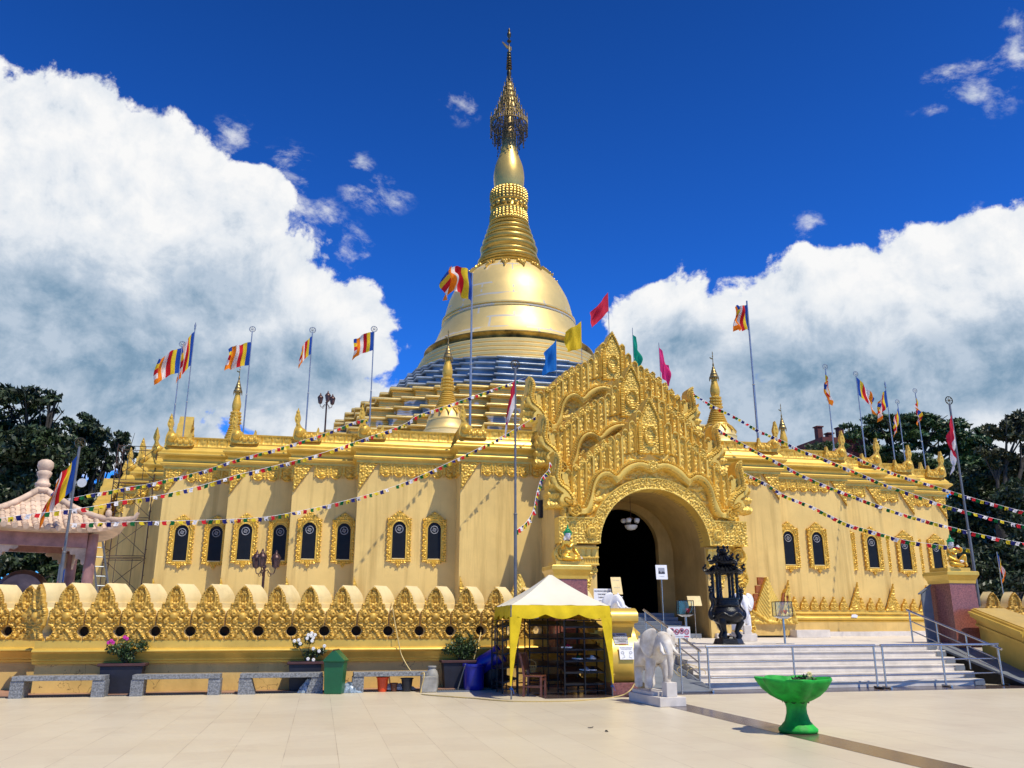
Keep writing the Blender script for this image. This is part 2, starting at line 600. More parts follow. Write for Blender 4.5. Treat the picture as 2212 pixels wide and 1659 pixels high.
def tile_floor():
    """large cream tiles: long joints toward the temple, faint cross joints, each tile a shade of its own"""
    m = bpy.data.materials.new('cream_plaza_tile')
    m.use_nodes = True
    nt = NT(m.node_tree)
    bs = m.node_tree.nodes['Principled BSDF']
    tc = nt.new('ShaderNodeTexCoord').outputs['Object']
    sx = nt.new('ShaderNodeSeparateXYZ', {0: tc})
    S = .66

    def joint(c, size, w):
        fr = nt.math('FRACT', nt.math('DIVIDE', c, size))
        d = nt.math('ABSOLUTE', nt.math('SUBTRACT', fr, .5))
        return nt.math('GREATER_THAN', d, .5 - w / size)
    jx = joint(nt.math('ADD', sx.outputs[0], 100.0), S, .0042)
    jy = joint(nt.math('ADD', sx.outputs[1], 100.0), S, .003)
    cell = nt.new('ShaderNodeCombineXYZ', {0: nt.math('FLOOR', nt.math('DIVIDE', nt.math('ADD', sx.outputs[0], 100.0), S)),
                                           1: nt.math('FLOOR', nt.math('DIVIDE', nt.math('ADD', sx.outputs[1], 100.0), S))})
    wn = nt.new('ShaderNodeTexWhiteNoise', {0: cell.outputs[0]}).outputs[0]
    nz = nt.noise(tc, .35, 6, .6)
    nz2 = nt.noise(tc, 3.2, 7, .65)
    c = nt.ramp(nz, [(.3, (.60, .52, .365)), (.7, (.66, .585, .425))])
    c = nt.mix(nt.math('MULTIPLY', nt.math('SUBTRACT', wn, .5), .30), c, (.40, .31, .22))
    c = nt.mix(nt.math('MULTIPLY', nt.new('ShaderNodeMapRange', {0: nz2, 1: .5, 2: .8}).outputs[0], .25), c, (.50, .41, .30))
    wear = nt.new('ShaderNodeMapRange', {0: nt.noise(tc, .8, 3), 1: .35, 2: .65, 3: .15, 4: .9}).outputs[0]
    st_ = nt.new('ShaderNodeMapRange', {0: nt.noise(tc, .55, 9, .72, .4), 1: .54, 2: .68}).outputs[0]
    c = nt.mix(nt.math('MULTIPLY', st_, .28), c, (.42, .33, .23))
    c = nt.mix(nt.math('MULTIPLY', jx, nt.math('MULTIPLY', wear, .8)), c, (.22, .15, .10))
    c = nt.mix(nt.math('MULTIPLY', jy, nt.math('MULTIPLY', wear, .22)), c, (.30, .22, .15))
    nt.l.new(c, bs.inputs['Base Color'])
    nt.l.new(nt.math('ADD', nt.math('MULTIPLY', nz2, .2), .26), bs.inputs['Roughness'])
    bs.inputs['Specular IOR Level'].default_value = .35
    return m


M['tile'] = tile_floor()


def cracked_plaster():
    m = M['plinthwall'].copy()
    m.name = 'cracked_ochre_plaster'
    nt = NT(m.node_tree)
    bs = m.node_tree.nodes['Principled BSDF']
    tc = nt.new('ShaderNodeTexCoord').outputs['Object']
    wob = nt.noise(tc, 2.5, 4)
    v = nt.new('ShaderNodeVectorMath', {0: tc, 1: nt.new('ShaderNodeCombineXYZ', {0: wob, 1: wob, 2: wob}).outputs[0]}, operation='ADD').outputs[0]
    vo = nt.new('ShaderNodeTexVoronoi', {'Vector': v, 'Scale': 1.9}, feature='DISTANCE_TO_EDGE')
    f = nt.math('LESS_THAN', vo.outputs[0], .012)
    gate = nt.math('GREATER_THAN', nt.noise(tc, .9, 2), .5)
    old = bs.inputs['Base Color'].links[0].from_socket
    c = nt.mix(nt.math('MULTIPLY', nt.math('MULTIPLY', f, gate), .8), old, (.17, .10, .04))
    nt.l.new(c, bs.inputs['Base Color'])
    return m


M['cracked'] = cracked_plaster()
M['brownstone'] = material('polished_brown_granite', (.125, .088, .068), .2, 0, .2, 14, 0, 1, .6)
M['brownstrip'] = material('polished_dark_granite', (.085, .06, .055), .18, 0, .2, 14, 0, 1, .6)
M['earth'] = material('lawn_and_earth', (.045, .06, .022), .95, 0, .3, .5, .2, 6)

# stupa bell: gilded sheets with patched grey seams
m = M['stupa'].copy()
m.name = 'gilded_bell_patched'
nt = NT(m.node_tree)
bs = m.node_tree.nodes['Principled BSDF']
tc = nt.new('ShaderNodeTexCoord').outputs['Object']
sp = nt.new('ShaderNodeSeparateXYZ', {0: tc})
ang = nt.math('ARCTAN2', sp.outputs[0], sp.outputs[1])
cv = nt.new('ShaderNodeCombineXYZ', {0: nt.math('MULTIPLY', ang, 5.2), 1: nt.math('MULTIPLY', sp.outputs[2], 1.0)})
br = nt.new('ShaderNodeTexBrick', {'Vector': cv.outputs[0], 'Scale': 1.0, 'Mortar Size': .075, 'Brick Width': 2.6, 'Row Height': .95, 'Color1': (1, 1, 1, 1), 'Color2': (.9, .9, .9, 1), 'Mortar': (0, 0, 0, 1)}, offset=.37)
pn = nt.noise(nt.new('ShaderNodeCombineXYZ', {0: nt.math('MULTIPLY', ang, 1.5), 1: sp.outputs[2], 2: 3.3}).outputs[0], .62, 2)
seam = nt.math('MULTIPLY', br.outputs['Fac'], nt.math('GREATER_THAN', pn, .51))
old = bs.inputs['Base Color'].links[0].from_socket
nt.l.new(nt.mix(nt.math('MULTIPLY', seam, .75), old, (.42, .43, .42)), bs.inputs['Base Color'])
nt.l.new(nt.math('SUBTRACT', .5, nt.math('MULTIPLY', seam, .35)), bs.inputs['Metallic'])
M['bell'] = m
# lower terraces: gilding with bare blue-grey and white patches
m = M['terr'].copy()
m.name = 'gilded_terrace_patched'
nt = NT(m.node_tree)
bs = m.node_tree.nodes['Principled BSDF']
tc = nt.new('ShaderNodeTexCoord').outputs['Object']
pn = nt.noise(nt.new('ShaderNodeMapping', {'Vector': tc, 'Scale': (1, 1, .55)}).outputs[0], .62, 2, .5)
old = bs.inputs['Base Color'].links[0].from_socket
sz = nt.new('ShaderNodeSeparateXYZ', {0: tc}).outputs[2]
lowz = nt.new('ShaderNodeMapRange', {0: sz, 1: 14.6, 2: 13.4, 3: -.04, 4: .11}).outputs[0]
f1 = nt.new('ShaderNodeMapRange', {0: nt.math('ADD', pn, lowz), 1: .635, 2: .65}).outputs[0]
f2 = nt.new('ShaderNodeMapRange', {0: nt.math('ADD', pn, lowz), 1: .67, 2: .685}).outputs[0]
c = nt.mix(f1, old, (.66, .66, .64))
c = nt.mix(f2, c, (.17, .23, .30))
nt.l.new(c, bs.inputs['Base Color'])
nt.l.new(nt.math('SUBTRACT', .4, nt.math('MULTIPLY', f1, .35)), bs.inputs['Metallic'])
M['terrpatch'] = m
# ------------------------------------------------------------------ camera, sun, sky
cd = bpy.data.cameras.new('camera')
cd.sensor_width = 36
cd.lens = F_PX / 2212 * 36
cd.clip_end = 3000
cam = link(bpy.data.objects.new('camera', cd))
cam.location = EYEP
cam.rotation_euler = (math.pi / 2 + PITCH, 0, -YAW)
SC.camera = cam

SUN_EL, SUN_AZ = R(60), R(33)      # azimuth measured from the facade normal toward +X
sdir = Vector((math.sin(SUN_AZ) * math.cos(SUN_EL), -math.cos(SUN_AZ) * math.cos(SUN_EL), math.sin(SUN_EL)))
sl = bpy.data.lights.new('sun', 'SUN')
sl.energy = 4.6
sl.angle = R(.53)
sl.color = (1, .925, .77)
so = link(bpy.data.objects.new('sun', sl))
so.rotation_euler = sdir.to_track_quat('Z', 'Y').to_euler()
so.location = (40, -40, 80)

w = bpy.data.worlds.new('World')
SC.world = w
w.use_nodes = True
wt = NT(w.node_tree)
bg = w.node_tree.nodes['Background']
sky = wt.new('ShaderNodeTexSky', sky_type='NISHITA')
sky.sun_disc = False
sky.sun_elevation = SUN_EL
sky.sun_rotation = math.atan2(sdir.x, sdir.y)
sky.altitude = 1400
sky.air_density = 1.0
sky.dust_density = .15
sky.ozone_density = 3.0
hs = wt.new('ShaderNodeHueSaturation', {'Hue': .5, 'Saturation': 1.12, 'Value': 1.0, 'Color': sky.outputs[0]}).outputs[0]
skyc = wt.mix(1.0, hs, (.24, .92, 2.05), 'MULTIPLY')
dirv = wt.new('ShaderNodeTexCoord').outputs['Generated']
sp = wt.new('ShaderNodeSeparateXYZ', {0: wt.new('ShaderNodeVectorMath', {0: dirv}, operation='NORMALIZE').outputs[0]})
az = wt.math('ARCTAN2', sp.outputs[0], sp.outputs[1])
el = wt.math('ARCSINE', sp.outputs[2])
P = wt.new('ShaderNodeCombineXYZ', {0: az, 1: el}).outputs[0]


def azel(px, py):
    d = (VF + VR * ((px - 1106) / F_PX) + VU * ((829.5 - py) / F_PX)).normalized()
    return math.atan2(d.x, d.y), math.asin(d.z)


def blobs(lst, k=.12):
    acc = None
    for px, py, rx, ry in lst:
        a, e = azel(px, py)
        ra, re = rx / F_PX, ry / F_PX
        q = wt.new('ShaderNodeMapping', {'Vector': P, 'Location': (-a / ra, -e / re, 0), 'Scale': (1 / ra, 1 / re, 1)}).outputs[0]
        ln = wt.new('ShaderNodeVectorMath', {0: q}, operation='LENGTH').outputs['Value']
        v = wt.math('SUBTRACT', 1.0, ln)
        acc = v if acc is None else wt.math('SMOOTH_MAX', acc, v, k)
    return acc


CL = [(40, 350, 250, 165), (150, 290, 190, 110), (330, 360, 190, 130), (200, 500, 380, 220), (470, 470, 170, 130), (560, 420, 90, 60),
      (330, 700, 420, 240), (560, 620, 180, 140), (120, 780, 340, 220), (700, 740, 190, 130), (770, 690, 110, 90), (640, 860, 280, 90),
      (-260, 560, 380, 330), (190, 255, 120, 90), (800, 760, 80, 60), (120, 930, 420, 80),
      (1400, 700, 110, 90), (1500, 780, 240, 170), (1700, 720, 240, 150), (1850, 620, 170, 110), (2010, 570, 190, 110), (2180, 560, 190, 110),
      (1950, 760, 440, 190), (2400, 700, 400, 260), (1600, 900, 460, 110), (2100, 900, 500, 140), (1700, 640, 110, 60), (2600, 500, 300, 250)]
WISP = [(620, 380, 90, 70), (500, 300, 70, 50), (560, 620, 60, 60), (815, 420, 95, 46), (745, 540, 80, 70), (690, 510, 70, 80), (640, 450, 50, 60), (780, 352, 40, 26), (2095, 195, 120, 80), (2190, 110, 60, 60), (2190, 45, 40, 40), (1745, 490, 46, 40), (995, 225, 60, 45), (2140, 470, 80, 40), (680, 480, 90, 60)]
GREY = [(180, 800, 620, 230), (230, 810, 520, 190), (620, 800, 260, 120), (1700, 870, 620, 210), (2100, 800, 420, 150), (60, 700, 300, 200), (460, 640, 180, 120), (1480, 760, 130, 90)]
mask = blobs(CL)
wisp = blobs(WISP)
grey = blobs(GREY)
wob = wt.new('ShaderNodeTexNoise', {'Vector': P, 'Scale': 5.0, 'Detail': 3.0}).outputs[1]
Pw = wt.new('ShaderNodeVectorMath', {0: P, 1: wt.new('ShaderNodeVectorMath', {0: wob, 1: (.07, .07, 0)}, operation='MULTIPLY').outputs[0]}, operation='ADD').outputs[0]


def fbm(vec):
    return wt.new('ShaderNodeTexNoise', {'Vector': vec, 'Scale': 7.5, 'Detail': 12.0, 'Roughness': .61, 'Lacunarity': 2.1}).outputs[0]


n1 = fbm(Pw)
n2 = fbm(wt.new('ShaderNodeVectorMath', {0: Pw, 1: (.012, .020, 0)}, operation='ADD').outputs[0])
n3 = wt.new('ShaderNodeTexNoise', {'Vector': wt.new('ShaderNodeMapping', {'Vector': Pw, 'Rotation': (0, 0, .6), 'Scale': (1, 1.7, 1)}).outputs[0], 'Scale': 13.0, 'Detail': 10.0, 'Roughness': .66}).outputs[0]
dens = wt.math('ADD', wt.math('MULTIPLY', mask, .68), wt.math('MULTIPLY', wt.math('SUBTRACT', n1, .5), 1.45))
alpha = wt.new('ShaderNodeMapRange', {0: dens, 1: .0, 2: .11}, interpolation_type='SMOOTHSTEP').outputs[0]
dw = wt.math('ADD', wt.math('MULTIPLY', wisp, .42), wt.math('MULTIPLY', wt.math('SUBTRACT', n3, .56), 1.9))
aw = wt.math('MULTIPLY', wt.new('ShaderNodeMapRange', {0: dw, 1: .0, 2: .5}, interpolation_type='SMOOTHSTEP').outputs[0],
             wt.new('ShaderNodeMapRange', {0: wisp, 1: -.1, 2: .35, 3: 0.0, 4: .85}).outputs[0], clamp=True)
alpha = wt.math('MAXIMUM', alpha, aw)
lit = wt.math('ADD', .86, wt.math('MULTIPLY', wt.math('SUBTRACT', n1, n2), 1.7), clamp=True)
gsh = wt.new('ShaderNodeMapRange', {0: wt.math('ADD', grey, wt.math('MULTIPLY', wt.math('SUBTRACT', n1, .5), .8)), 1: -.02, 2: .62, 3: 0.0, 4: 1.0}).outputs[0]
lit = wt.math('SUBTRACT', lit, wt.math('MULTIPLY', gsh, .49), clamp=True)
cc = wt.ramp(lit, [(.0, (.13, .24, .36)), (.22, (.22, .34, .47)), (.5, (.46, .55, .66)), (.74, (.74, .78, .83)), (1, (.90, .90, .90))])
SKYK = .085
ccs = wt.mix(1.0, cc, (1 / SKYK,) * 3, 'MULTIPLY')
for n in w.node_tree.nodes:
    if n.type == 'MIX' and n.blend_type == 'MULTIPLY':
        n.clamp_result = False
grad = wt.new('ShaderNodeMapRange', {0: el, 1: .12, 2: .78, 3: 1.25, 4: .62}).outputs[0]
skyc = wt.mix(1.0, skyc, wt.new('ShaderNodeCombineXYZ', {0: grad, 1: grad, 2: grad}).outputs[0], 'MULTIPLY')
skyc.node.clamp_result = False
final = wt.mix(alpha, skyc, ccs)
wt.l.new(final, bg.inputs[0])
bg.inputs[1].default_value = SKYK
SC.view_settings.view_transform = 'Standard'
SC.view_settings.look = 'None'
SC.view_settings.exposure = 0.08
SC.view_settings.gamma = 1.0
SC.cycles.max_bounces = 6
SC.cycles.transparent_max_bounces = 12
SC.cycles.use_denoising = True

# ------------------------------------------------------------------ ground
mb = MB()
mb.box(-400, 500, -60, 700, -.5, -.03)
structure(mb.obj('lawn', M['earth']))
mb = MB()
mb.box(-40, 70, -20, 21.75, -.3, 0)
structure(mb.obj('plaza', M['tile']))
b0, b1 = sight(1476, 1527, Z=0), sight(2150, 1659, Z=0)
c0, c1 = sight(1599, 1569.5, Z=0), sight(2017.7, 1659, Z=0)
mb = MB()


def ext(p, q, y):
    t = (y - p.y) / (q.y - p.y)
    return p.x + (q.x - p.x) * t


xr = (ext(b0, b1, 16) + ext(b0, b1, 9)) / 2
xl = (ext(c0, c1, 13) + ext(c0, c1, 9)) / 2
mb.box(min(xl, xr), max(xl, xr), -10, 19.1, 0, .004)
structure(mb.obj('granite_path', M['brownstone']))
mb = MB()
mb.box(7.3, 30, 19.1, 20.15, 0, .004)
mb.box(4.9, 7.3, 18.75, 20.15, 0, .004)
structure(mb.obj('granite_strip', M['brownstrip']))
# paving behind the benches and the drain channel
mb = MB()
mb.box(-40, -6.41, 21.75, 23.7, -.3, .03)
mb.box(-6.41, 4.6, 21.75, 22.3, -.3, .03)
mb.box(4.6, 7.3, 21.75, 22.75, -.3, .003)
structure(mb.obj('pavement', material('reddish_kerb_paving', (.36, .20, .13), .6, 0, .15, 2, .1, 20)))
mb = MB()
mb.box(-40, 4.4, 21.5, 21.745, 0, .006)
structure(mb.obj('drain_channel', material('drain_frame', (.20, .21, .21), .6, 0, .2, 4)))
mb = MB()
x = -8.0
while x < 4.3:
    mb.box(x, x + .025, 21.53, 21.715, .006, .014)
    x += .055
tag(mb.obj('drain_grate', M['blackrack']), 'long slotted black drain grate in the paving behind the granite benches', 'drain grate')
print('band', xl, xr)
# the raised terrace the temple stands on
mb = MB()
mb.box(-45, 4.4, 24.3, 120, -.3, TZ)
mb.box(4.4, 7.74, 23.9, 24.3, -.3, TZ - .004)
mb.box(7.3, 17.4, 21.81, 24.299, -.3, TZ - .001)
mb.box(4.4, 17.4, 24.3, 120, -.3, TZ - .002)
mb.box(17.4, 70, 22.6, 120, -.3, TZ)
structure(mb.obj('terrace', M['marble']))
# ------------------------------------------------------------------ temple hall: stepped (redented) plan, symmetrical about the stupa
def redent(k=1.0, steps=((7.2, 23.8), (11.3, 22.7), (13.95, 21.6), (16.6, 20.5), (19.4, 19.4))):
    q = []
    px = None
    for i, (x, y) in enumerate(steps):
        if i:
            q.append((px, y))
        q.append((x, y))
        px = x
    oct_ = q[:]
    half = oct_ + [(y, x) for x, y in reversed(oct_[:-1])]     # from the front axis to the side axis, first quadrant (x>0, y toward viewer)
    quad = [(x * k, y * k) for x, y in half]
    pts = [(x, -y) for x, y in quad]                           # viewer is at -Y
    pts += [(x, y) for x, y in reversed(quad)]
    pts += [(-x, y) for x, y in quad]
    pts += [(-x, -y) for x, y in reversed(quad)]
    return pts


PLAN = redent()
BAYS = [(7.2, 33.7), (11.3, 34.8), (13.95, 35.9), (16.6, 37.0), (19.4, 38.1)]   # outer |x| and wall plane of each bay
hall = thing('temple_hall', 'long stepped cream and gold hall with arched dark windows, wrapped round the stupa', 'temple', (XG, YC, 0))


def hobj(mb, name, mat, smooth=None, parent=None):
    o = mb.obj(name, mat, parent or hall, smooth)
    return o


OPEN = [(3.3, -23.8)] + PLAN + [(-3.3, -23.8)]       # the plan, left open where the gate passage comes in


def sweep_open(mb, prof):
    rings = [offset_poly(OPEN, d) for d, z in prof]
    return mb.loft([[(x, y, z) for x, y in q] for q, (d, z) in zip(rings, prof)], False, False)


mb = MB()
sweep_open(mb, [(0, 1.0), (0, 8.3)])
hobj(mb, 'wall', M['cream'])
# base: white step, plain yellow footing, three gold mouldings
mb = MB()
sweep_open(mb, [(.62, TZ - .1), (.62, 1.22), (.30, 1.22), (.30, 1.225)])
hobj(mb, 'step', M['marble'])
mb = MB()
sweep_open(mb, [(.40, 1.15), (.40, 1.62), (.1, 1.62)])
hobj(mb, 'footing', M['plinthwall'])


def torus_prof(d, z0, z1, bulge, n=6):
    return [(d + bulge * math.sin(math.pi * k / n), z0 + (z1 - z0) * k / n) for k in range(n + 1)]


mb = MB()
sweep_open(mb, [(.1, 1.615), (.40, 1.625), (.42, 1.66)] + torus_prof(.36, 1.68, 1.88, .08) + [(.24, 1.90)] + torus_prof(.24, 1.93, 2.06, .06) + [(.16, 2.08), (.16, 2.14), (.1, 2.17), (-.05, 2.17)])
hobj(mb, 'base_moulding', M['goldband'], 50)
# cornice
mb = MB()
sweep(mb, PLAN, [(-.1, 7.98), (.10, 8.0), (.10, 8.10), (.17, 8.12)] + torus_prof(.17, 8.14, 8.30, .07) + [(.14, 8.31), (.13, 8.34), (.16, 8.42), (.24, 8.50)] + torus_prof(.27, 8.52, 8.72, .09) + [(.24, 8.74), (.22, 8.80), (.10, 8.97), (-.6, 9.0)])
hobj(mb, 'cornice', M['goldband'], 50)
mb = MB()
sweep(mb, PLAN, [(-.35, 8.95), (-.35, 9.05), (-14, 9.05)], cap=False)
q = offset_poly(PLAN, -.35)
hobj(mb, 'roof', M['white'])

# front segments of the plan (all visible ones): (p0, p1, normal)
SEG = []
n = len(PLAN)
for i in range(n):
    a, b = Vector(PLAN[i]), Vector(PLAN[(i + 1) % n])
    d = (b - a).normalized()
    nm = Vector((d.y, -d.x))
    SEG.append((a, b, d, nm))
# carved parapet frieze (height field) along every front-facing segment and the west side
CARVE_ST = .045


def parapet_strip(a, b, d, nm, z0, h, off, seed, mat=M['gold']):
    L = (b - a).length + 2 * off
    st = CARVE_ST
    X, Z = fgrid(0, L, 0, h, st)
    pitch = .42
    ph = np.mod(X, pitch) / pitch - .5
    H = bumps(np.abs(ph) * pitch * 2, Z, .15, seed, 1.0, .05)
    H = np.where(np.abs(ph) > .44, .045, H)
    H = np.where((Z < .05) | (Z > h - .06), .06, H)
    org = Vector((a.x, a.y)) + nm * off - d * off
    return relief('parapet', mat, hall, np.ones(H.shape, bool), H, 0, z0, st, -.10, (org.x, org.y, 0), (d.x, d.y, 0), (nm.x, nm.y, 0), 60)


for k, (a, b, d, nm) in enumerate(SEG):
    L = (b - a).length
    mid = (a + b) / 2
    if nm.y < -.5:
        if abs(mid.x) < 1:      # the front centre bay is broken by the gate
            for s in (-1, 1):
                aa, bb = (Vector((-7.2, a.y)), Vector((-3.6, a.y))) if s < 0 else (Vector((3.6, a.y)), Vector((7.2, a.y)))
                parapet_strip(aa, bb, d, nm, 8.98, .46, .05, 3)
        else:
            parapet_strip(a, b, d, nm, 8.98, .46, .05, 3)
    elif nm.x < -.5 and mid.y < 2:
        parapet_strip(a, b, d, nm, 8.98, .46, .05, 3)

# frieze of hanging carved shields between the corner brackets
SH_W, SH_H = .50, .62
X, Z = fgrid(-SH_W / 2, SH_W / 2, -SH_H, 0, .025)
edge = np.where(Z > -.30, SH_W / 2 - .035 - np.abs(X), np.sqrt(np.clip(.215 ** 2 - X ** 2, 0, 1)) * 1.25 + (Z + .30))
mask = (np.abs(X) < SH_W / 2 - .03) & (Z > -.30 - 1.25 * np.sqrt(np.clip(.215 ** 2 - X ** 2, 0, 1)))
stud = (np.hypot(np.abs(X) - SH_W / 2, (Z + .47)) < .055) | ((np.abs(X) > SH_W / 2 - .03) & (Z > -.5))
H = .04 + np.where(edge < .05, .03, 0) + bumps(X, Z, .07, 5, 1, .04, True)
H = np.where(np.hypot(X, (Z + .36) * .9) < .085, .04 + .08 * np.sqrt(np.clip(1 - (np.hypot(X, Z + .36) / .085) ** 2, 0, 1)), H)
H = np.where(stud & ~mask, .06, H)
shield = relief('shield_tmp', M['gold'], None, mask | stud, H, -SH_W / 2, -SH_H, .025, 0.0, smooth=60)
shield_me = shield.data
bpy.data.objects.remove(shield)
# triangular corner bracket
X, Z = fgrid(0, .80, -1.25, 0, .03)
mask = (Z > -1.2 + X * 1.55) & (X < .76)
H = .05 + bumps(X, Z, .10, 9, 1, .06) + np.where(Z < -1.2 + X * 1.55 + .09, .02, 0)
br = relief('bracket_tmp', M['gold'], None, mask, H, 0, -1.25, .03, 0.0, smooth=60)
br_me = br.data
bpy.data.objects.remove(br)


def place(me, name, parent, p, d, flip=False):
    """a carved piece set on a wall: local X along d, facing the wall's normal"""
    o = link(bpy.data.objects.new(name, me), parent)
    o.location = p
    o.rotation_euler = (0, 0, math.atan2(d.y, d.x))
    if flip:
        o.scale = (-1, 1, 1)
    return o


def merged(name, me, mats, mat, parent):
    """several copies of one carving joined into one continuous frieze"""
    vs = np.empty(len(me.vertices) * 3)
    me.vertices.foreach_get('co', vs)
    vs = vs.reshape(-1, 3)
    fs = [tuple(p.vertices) for p in me.polygons]
    V, Fs = [], []
    for k, Mx in enumerate(mats):
        A = np.array(Mx)
        V.append(vs @ A[:3, :3].T + A[:3, 3])
        neg = A[0, 0] * A[1, 1] - A[0, 1] * A[1, 0] < 0
        b = k * len(vs)
        Fs += [tuple(i + b for i in (f[::-1] if neg else f)) for f in fs]
    return quick(name, mat, np.concatenate(V), Fs, parent, 60)


X, Z = fgrid(-.22, .22, 0, .62, .025)
w0 = np.where(Z < .24, .21 - .03 * (Z > .2), .19 * np.clip((.60 - Z) / .36, 0, 1) ** 1.15 + .012)
mask = (np.abs(X) < w0) & (Z < .60)
H = .05 + bumps(X, Z, .08, 15, 1, .045, True) + .05 * np.clip(1 - np.abs(X) / .1, 0, 1)
lf = relief('leaf_tmp', M['gold'], None, mask, H, -.22, 0, .025, -.02, smooth=60)
leaf_me = lf.data
bpy.data.objects.remove(lf)
X, Z = fgrid(0, .6, 0, 1.30, .03)
mask = (X < .56 * np.clip((1.28 - Z) / 1.28, 0, 1) ** 1.1 + .015) & (Z < 1.27)
H = .06 + bumps(X, Z, .10, 19, 1, .055)
lf = relief('leaf_tmp', M['gold'], None, mask, H, 0, 0, .03, -.02, smooth=60)
tall_me = lf.data
bpy.data.objects.remove(lf)

for (a, b, d, nm) in SEG:
    mid = (a + b) / 2
    L = (b - a).length
    front = nm.y < -.5
    west = nm.x < -.5 and mid.y < 0
    if not (front or west):
        continue
    ang = math.atan2(d.y, d.x)

    def mx(s, z, flip=False, off=.005):
        p = a + d * s + nm * off
        m_ = Matrix.Translation((p.x, p.y, z)) @ Matrix.Rotation(ang, 4, 'Z')
        return m_ @ Matrix.Scale(-1, 4, (1, 0, 0)) if flip else m_
    centre = front and abs(mid.x) < 1
    segs = [(0, L)] if not centre else [(0, 4.0), (L - 4.0, L)]
    shields, leaves = [], []
    for s0, s1 in segs:
        left_end = (s0 == 0)
        right_end = (s1 == L)
        # the outer end of every bay carries a bracket; the inner end dies into the next bay
        outer_left = left_end and (mid.x < 1 or centre)
        outer_right = right_end and (mid.x > -1 or centre) and front
        if west:
            outer_left = False
            outer_right = False
        lo = s0 + (.85 if outer_left and L > 1.5 else .02)
        hi = s1 - (.85 if outer_right and L > 1.5 else .02)
        nn_ = max(1, int(round((hi - lo) / .52)))
        for k in range(nn_):
            s = lo + (hi - lo) * (k + .5) / nn_
            sc = (hi - lo) / nn_ / SH_W
            shields.append(mx(s, 7.99) @ Matrix.Scale(sc, 4, (1, 0, 0)))
        if L > 1.5:
            for s, fl, ok in ((s0 + .01, False, outer_left), (s1 - .01, True, outer_right)):
                if ok:
                    o = link(bpy.data.objects.new('corner_bracket', br_me), hall)
                    o.matrix_local = mx(s, 7.99, fl)
                    o2 = link(bpy.data.objects.new('corner_leaf', tall_me), hall)
                    o2.matrix_local = mx(s, 2.14, fl, .12)
            nn_ = max(1, int(round((s1 - s0 - .2) / .50)))
            for k in range(nn_):
                s = s0 + .1 + (s1 - s0 - .2) * (k + .5) / nn_
                if (outer_left and s < s0 + .6) or (outer_right and s > s1 - .6):
                    continue
                leaves.append(mx(s, 2.14, off=.13))
    if L > .9:
        merged('frieze', shield_me, shields, M['gold'], hall)
    if leaves and front:
        merged('base_crest', leaf_me, leaves, M['gold'], hall)

# ------------------------------------------------------------------ windows
WW, WH = 1.04, 2.28
st = .026
X, Z = fgrid(-.56, .56, -.30, 2.14, st)
aX = np.abs(X)
side = .50 + .02 * np.sin(Z * 30)
top = 1.80 + np.clip(.5 - aX, 0, 1) * .0 + np.where(aX < .40, .30 * np.clip(1 - aX / .40, 0, 1) ** .9 - .06, .03 + .0 * Z)
top = np.where(aX < .40, 1.76 + .34 * np.clip(1 - aX / .42, 0, 1) ** .85, 1.80 - .35 * (.5 - aX))
bot = np.where(aX < .12, -.26 + 1.7 * aX, -.03 - .035 * np.sin((aX - .12) * 16))
mask = (aX < side) & (Z < top) & (Z > bot)
gl = ((aX < .25) & (Z > .14) & (Z < 1.36)) | (np.hypot(X, Z - 1.36) < .25)
dist_in = np.where(Z > 1.36, np.hypot(X, Z - 1.36) - .25, np.maximum(aX - .25, .14 - Z))
H = .06 + bumps(X, Z, .085, 23, 1, .055, True)
H = np.where(dist_in < .095, .05 + .02 * np.sin(np.clip(dist_in, 0, .1) * 40), H)
H = np.where(np.abs(aX - .47) < .035, np.maximum(H, .10 + .03 * np.sin(Z * 60)), H)
fr = relief('frame_tmp', M['gold'], None, mask & ~gl, H, -.56, -.30, st, -.01, smooth=60)
frame_me = fr.data
bpy.data.objects.remove(fr)
mb = MB()
ol = [(-.27, .10), (.27, .10), (.27, 1.36)] + [(.27 * math.cos(t), 1.36 + .27 * math.sin(t)) for t in [math.pi * k / 12 for k in range(1, 12)]] + [(-.27, 1.36)]
mb.prism(ol, 'y', -.012, .02)
pane0 = mb.obj('window', M['glass'], None)
mb = MB()
for r in (.155, .06):
    ring = [(r * math.cos(t), -.018, 1.32 + r * math.sin(t)) for t in [2 * math.pi * k / 18 for k in range(19)]]
    mb.tube(ring, .016 if r > .1 else .014, 4, False)
for k in range(4):
    t = k * math.pi / 2 + .4
    mb.tube([(0, -.018, 1.32), (.15 * math.cos(t), -.018, 1.32 + .15 * math.sin(t))], .006, 4)
rose0 = mb.obj('window_rose', M['inkgrey'], None)
mb = MB()
mb.box(-.255, .255, -.06, .02, .10, .145)
sill0 = mb.obj('window_sill', M['creamtop'], None)
win_px = {1: (393, 467), 2: (530, 605), 3: (668, 743), 4: (862, 938)}
first = True
for bay, pxs in win_px.items():
    y = BAYS[5 - bay][1]
    for px in pxs:
        xl = sight(px, 1155, Y=y).x - XG
        for s in (1, -1):
            loc = (xl * s, y - YC - .004, 3.98)
            if first:
                wn = pane0
                wn.parent = hall
                rose0.parent = sill0.parent = wn
                fo = link(bpy.data.objects.new('window_frame', frame_me), wn)
                wn.location = loc
                first = False
            else:
                dup_part(pane0, hall, loc)

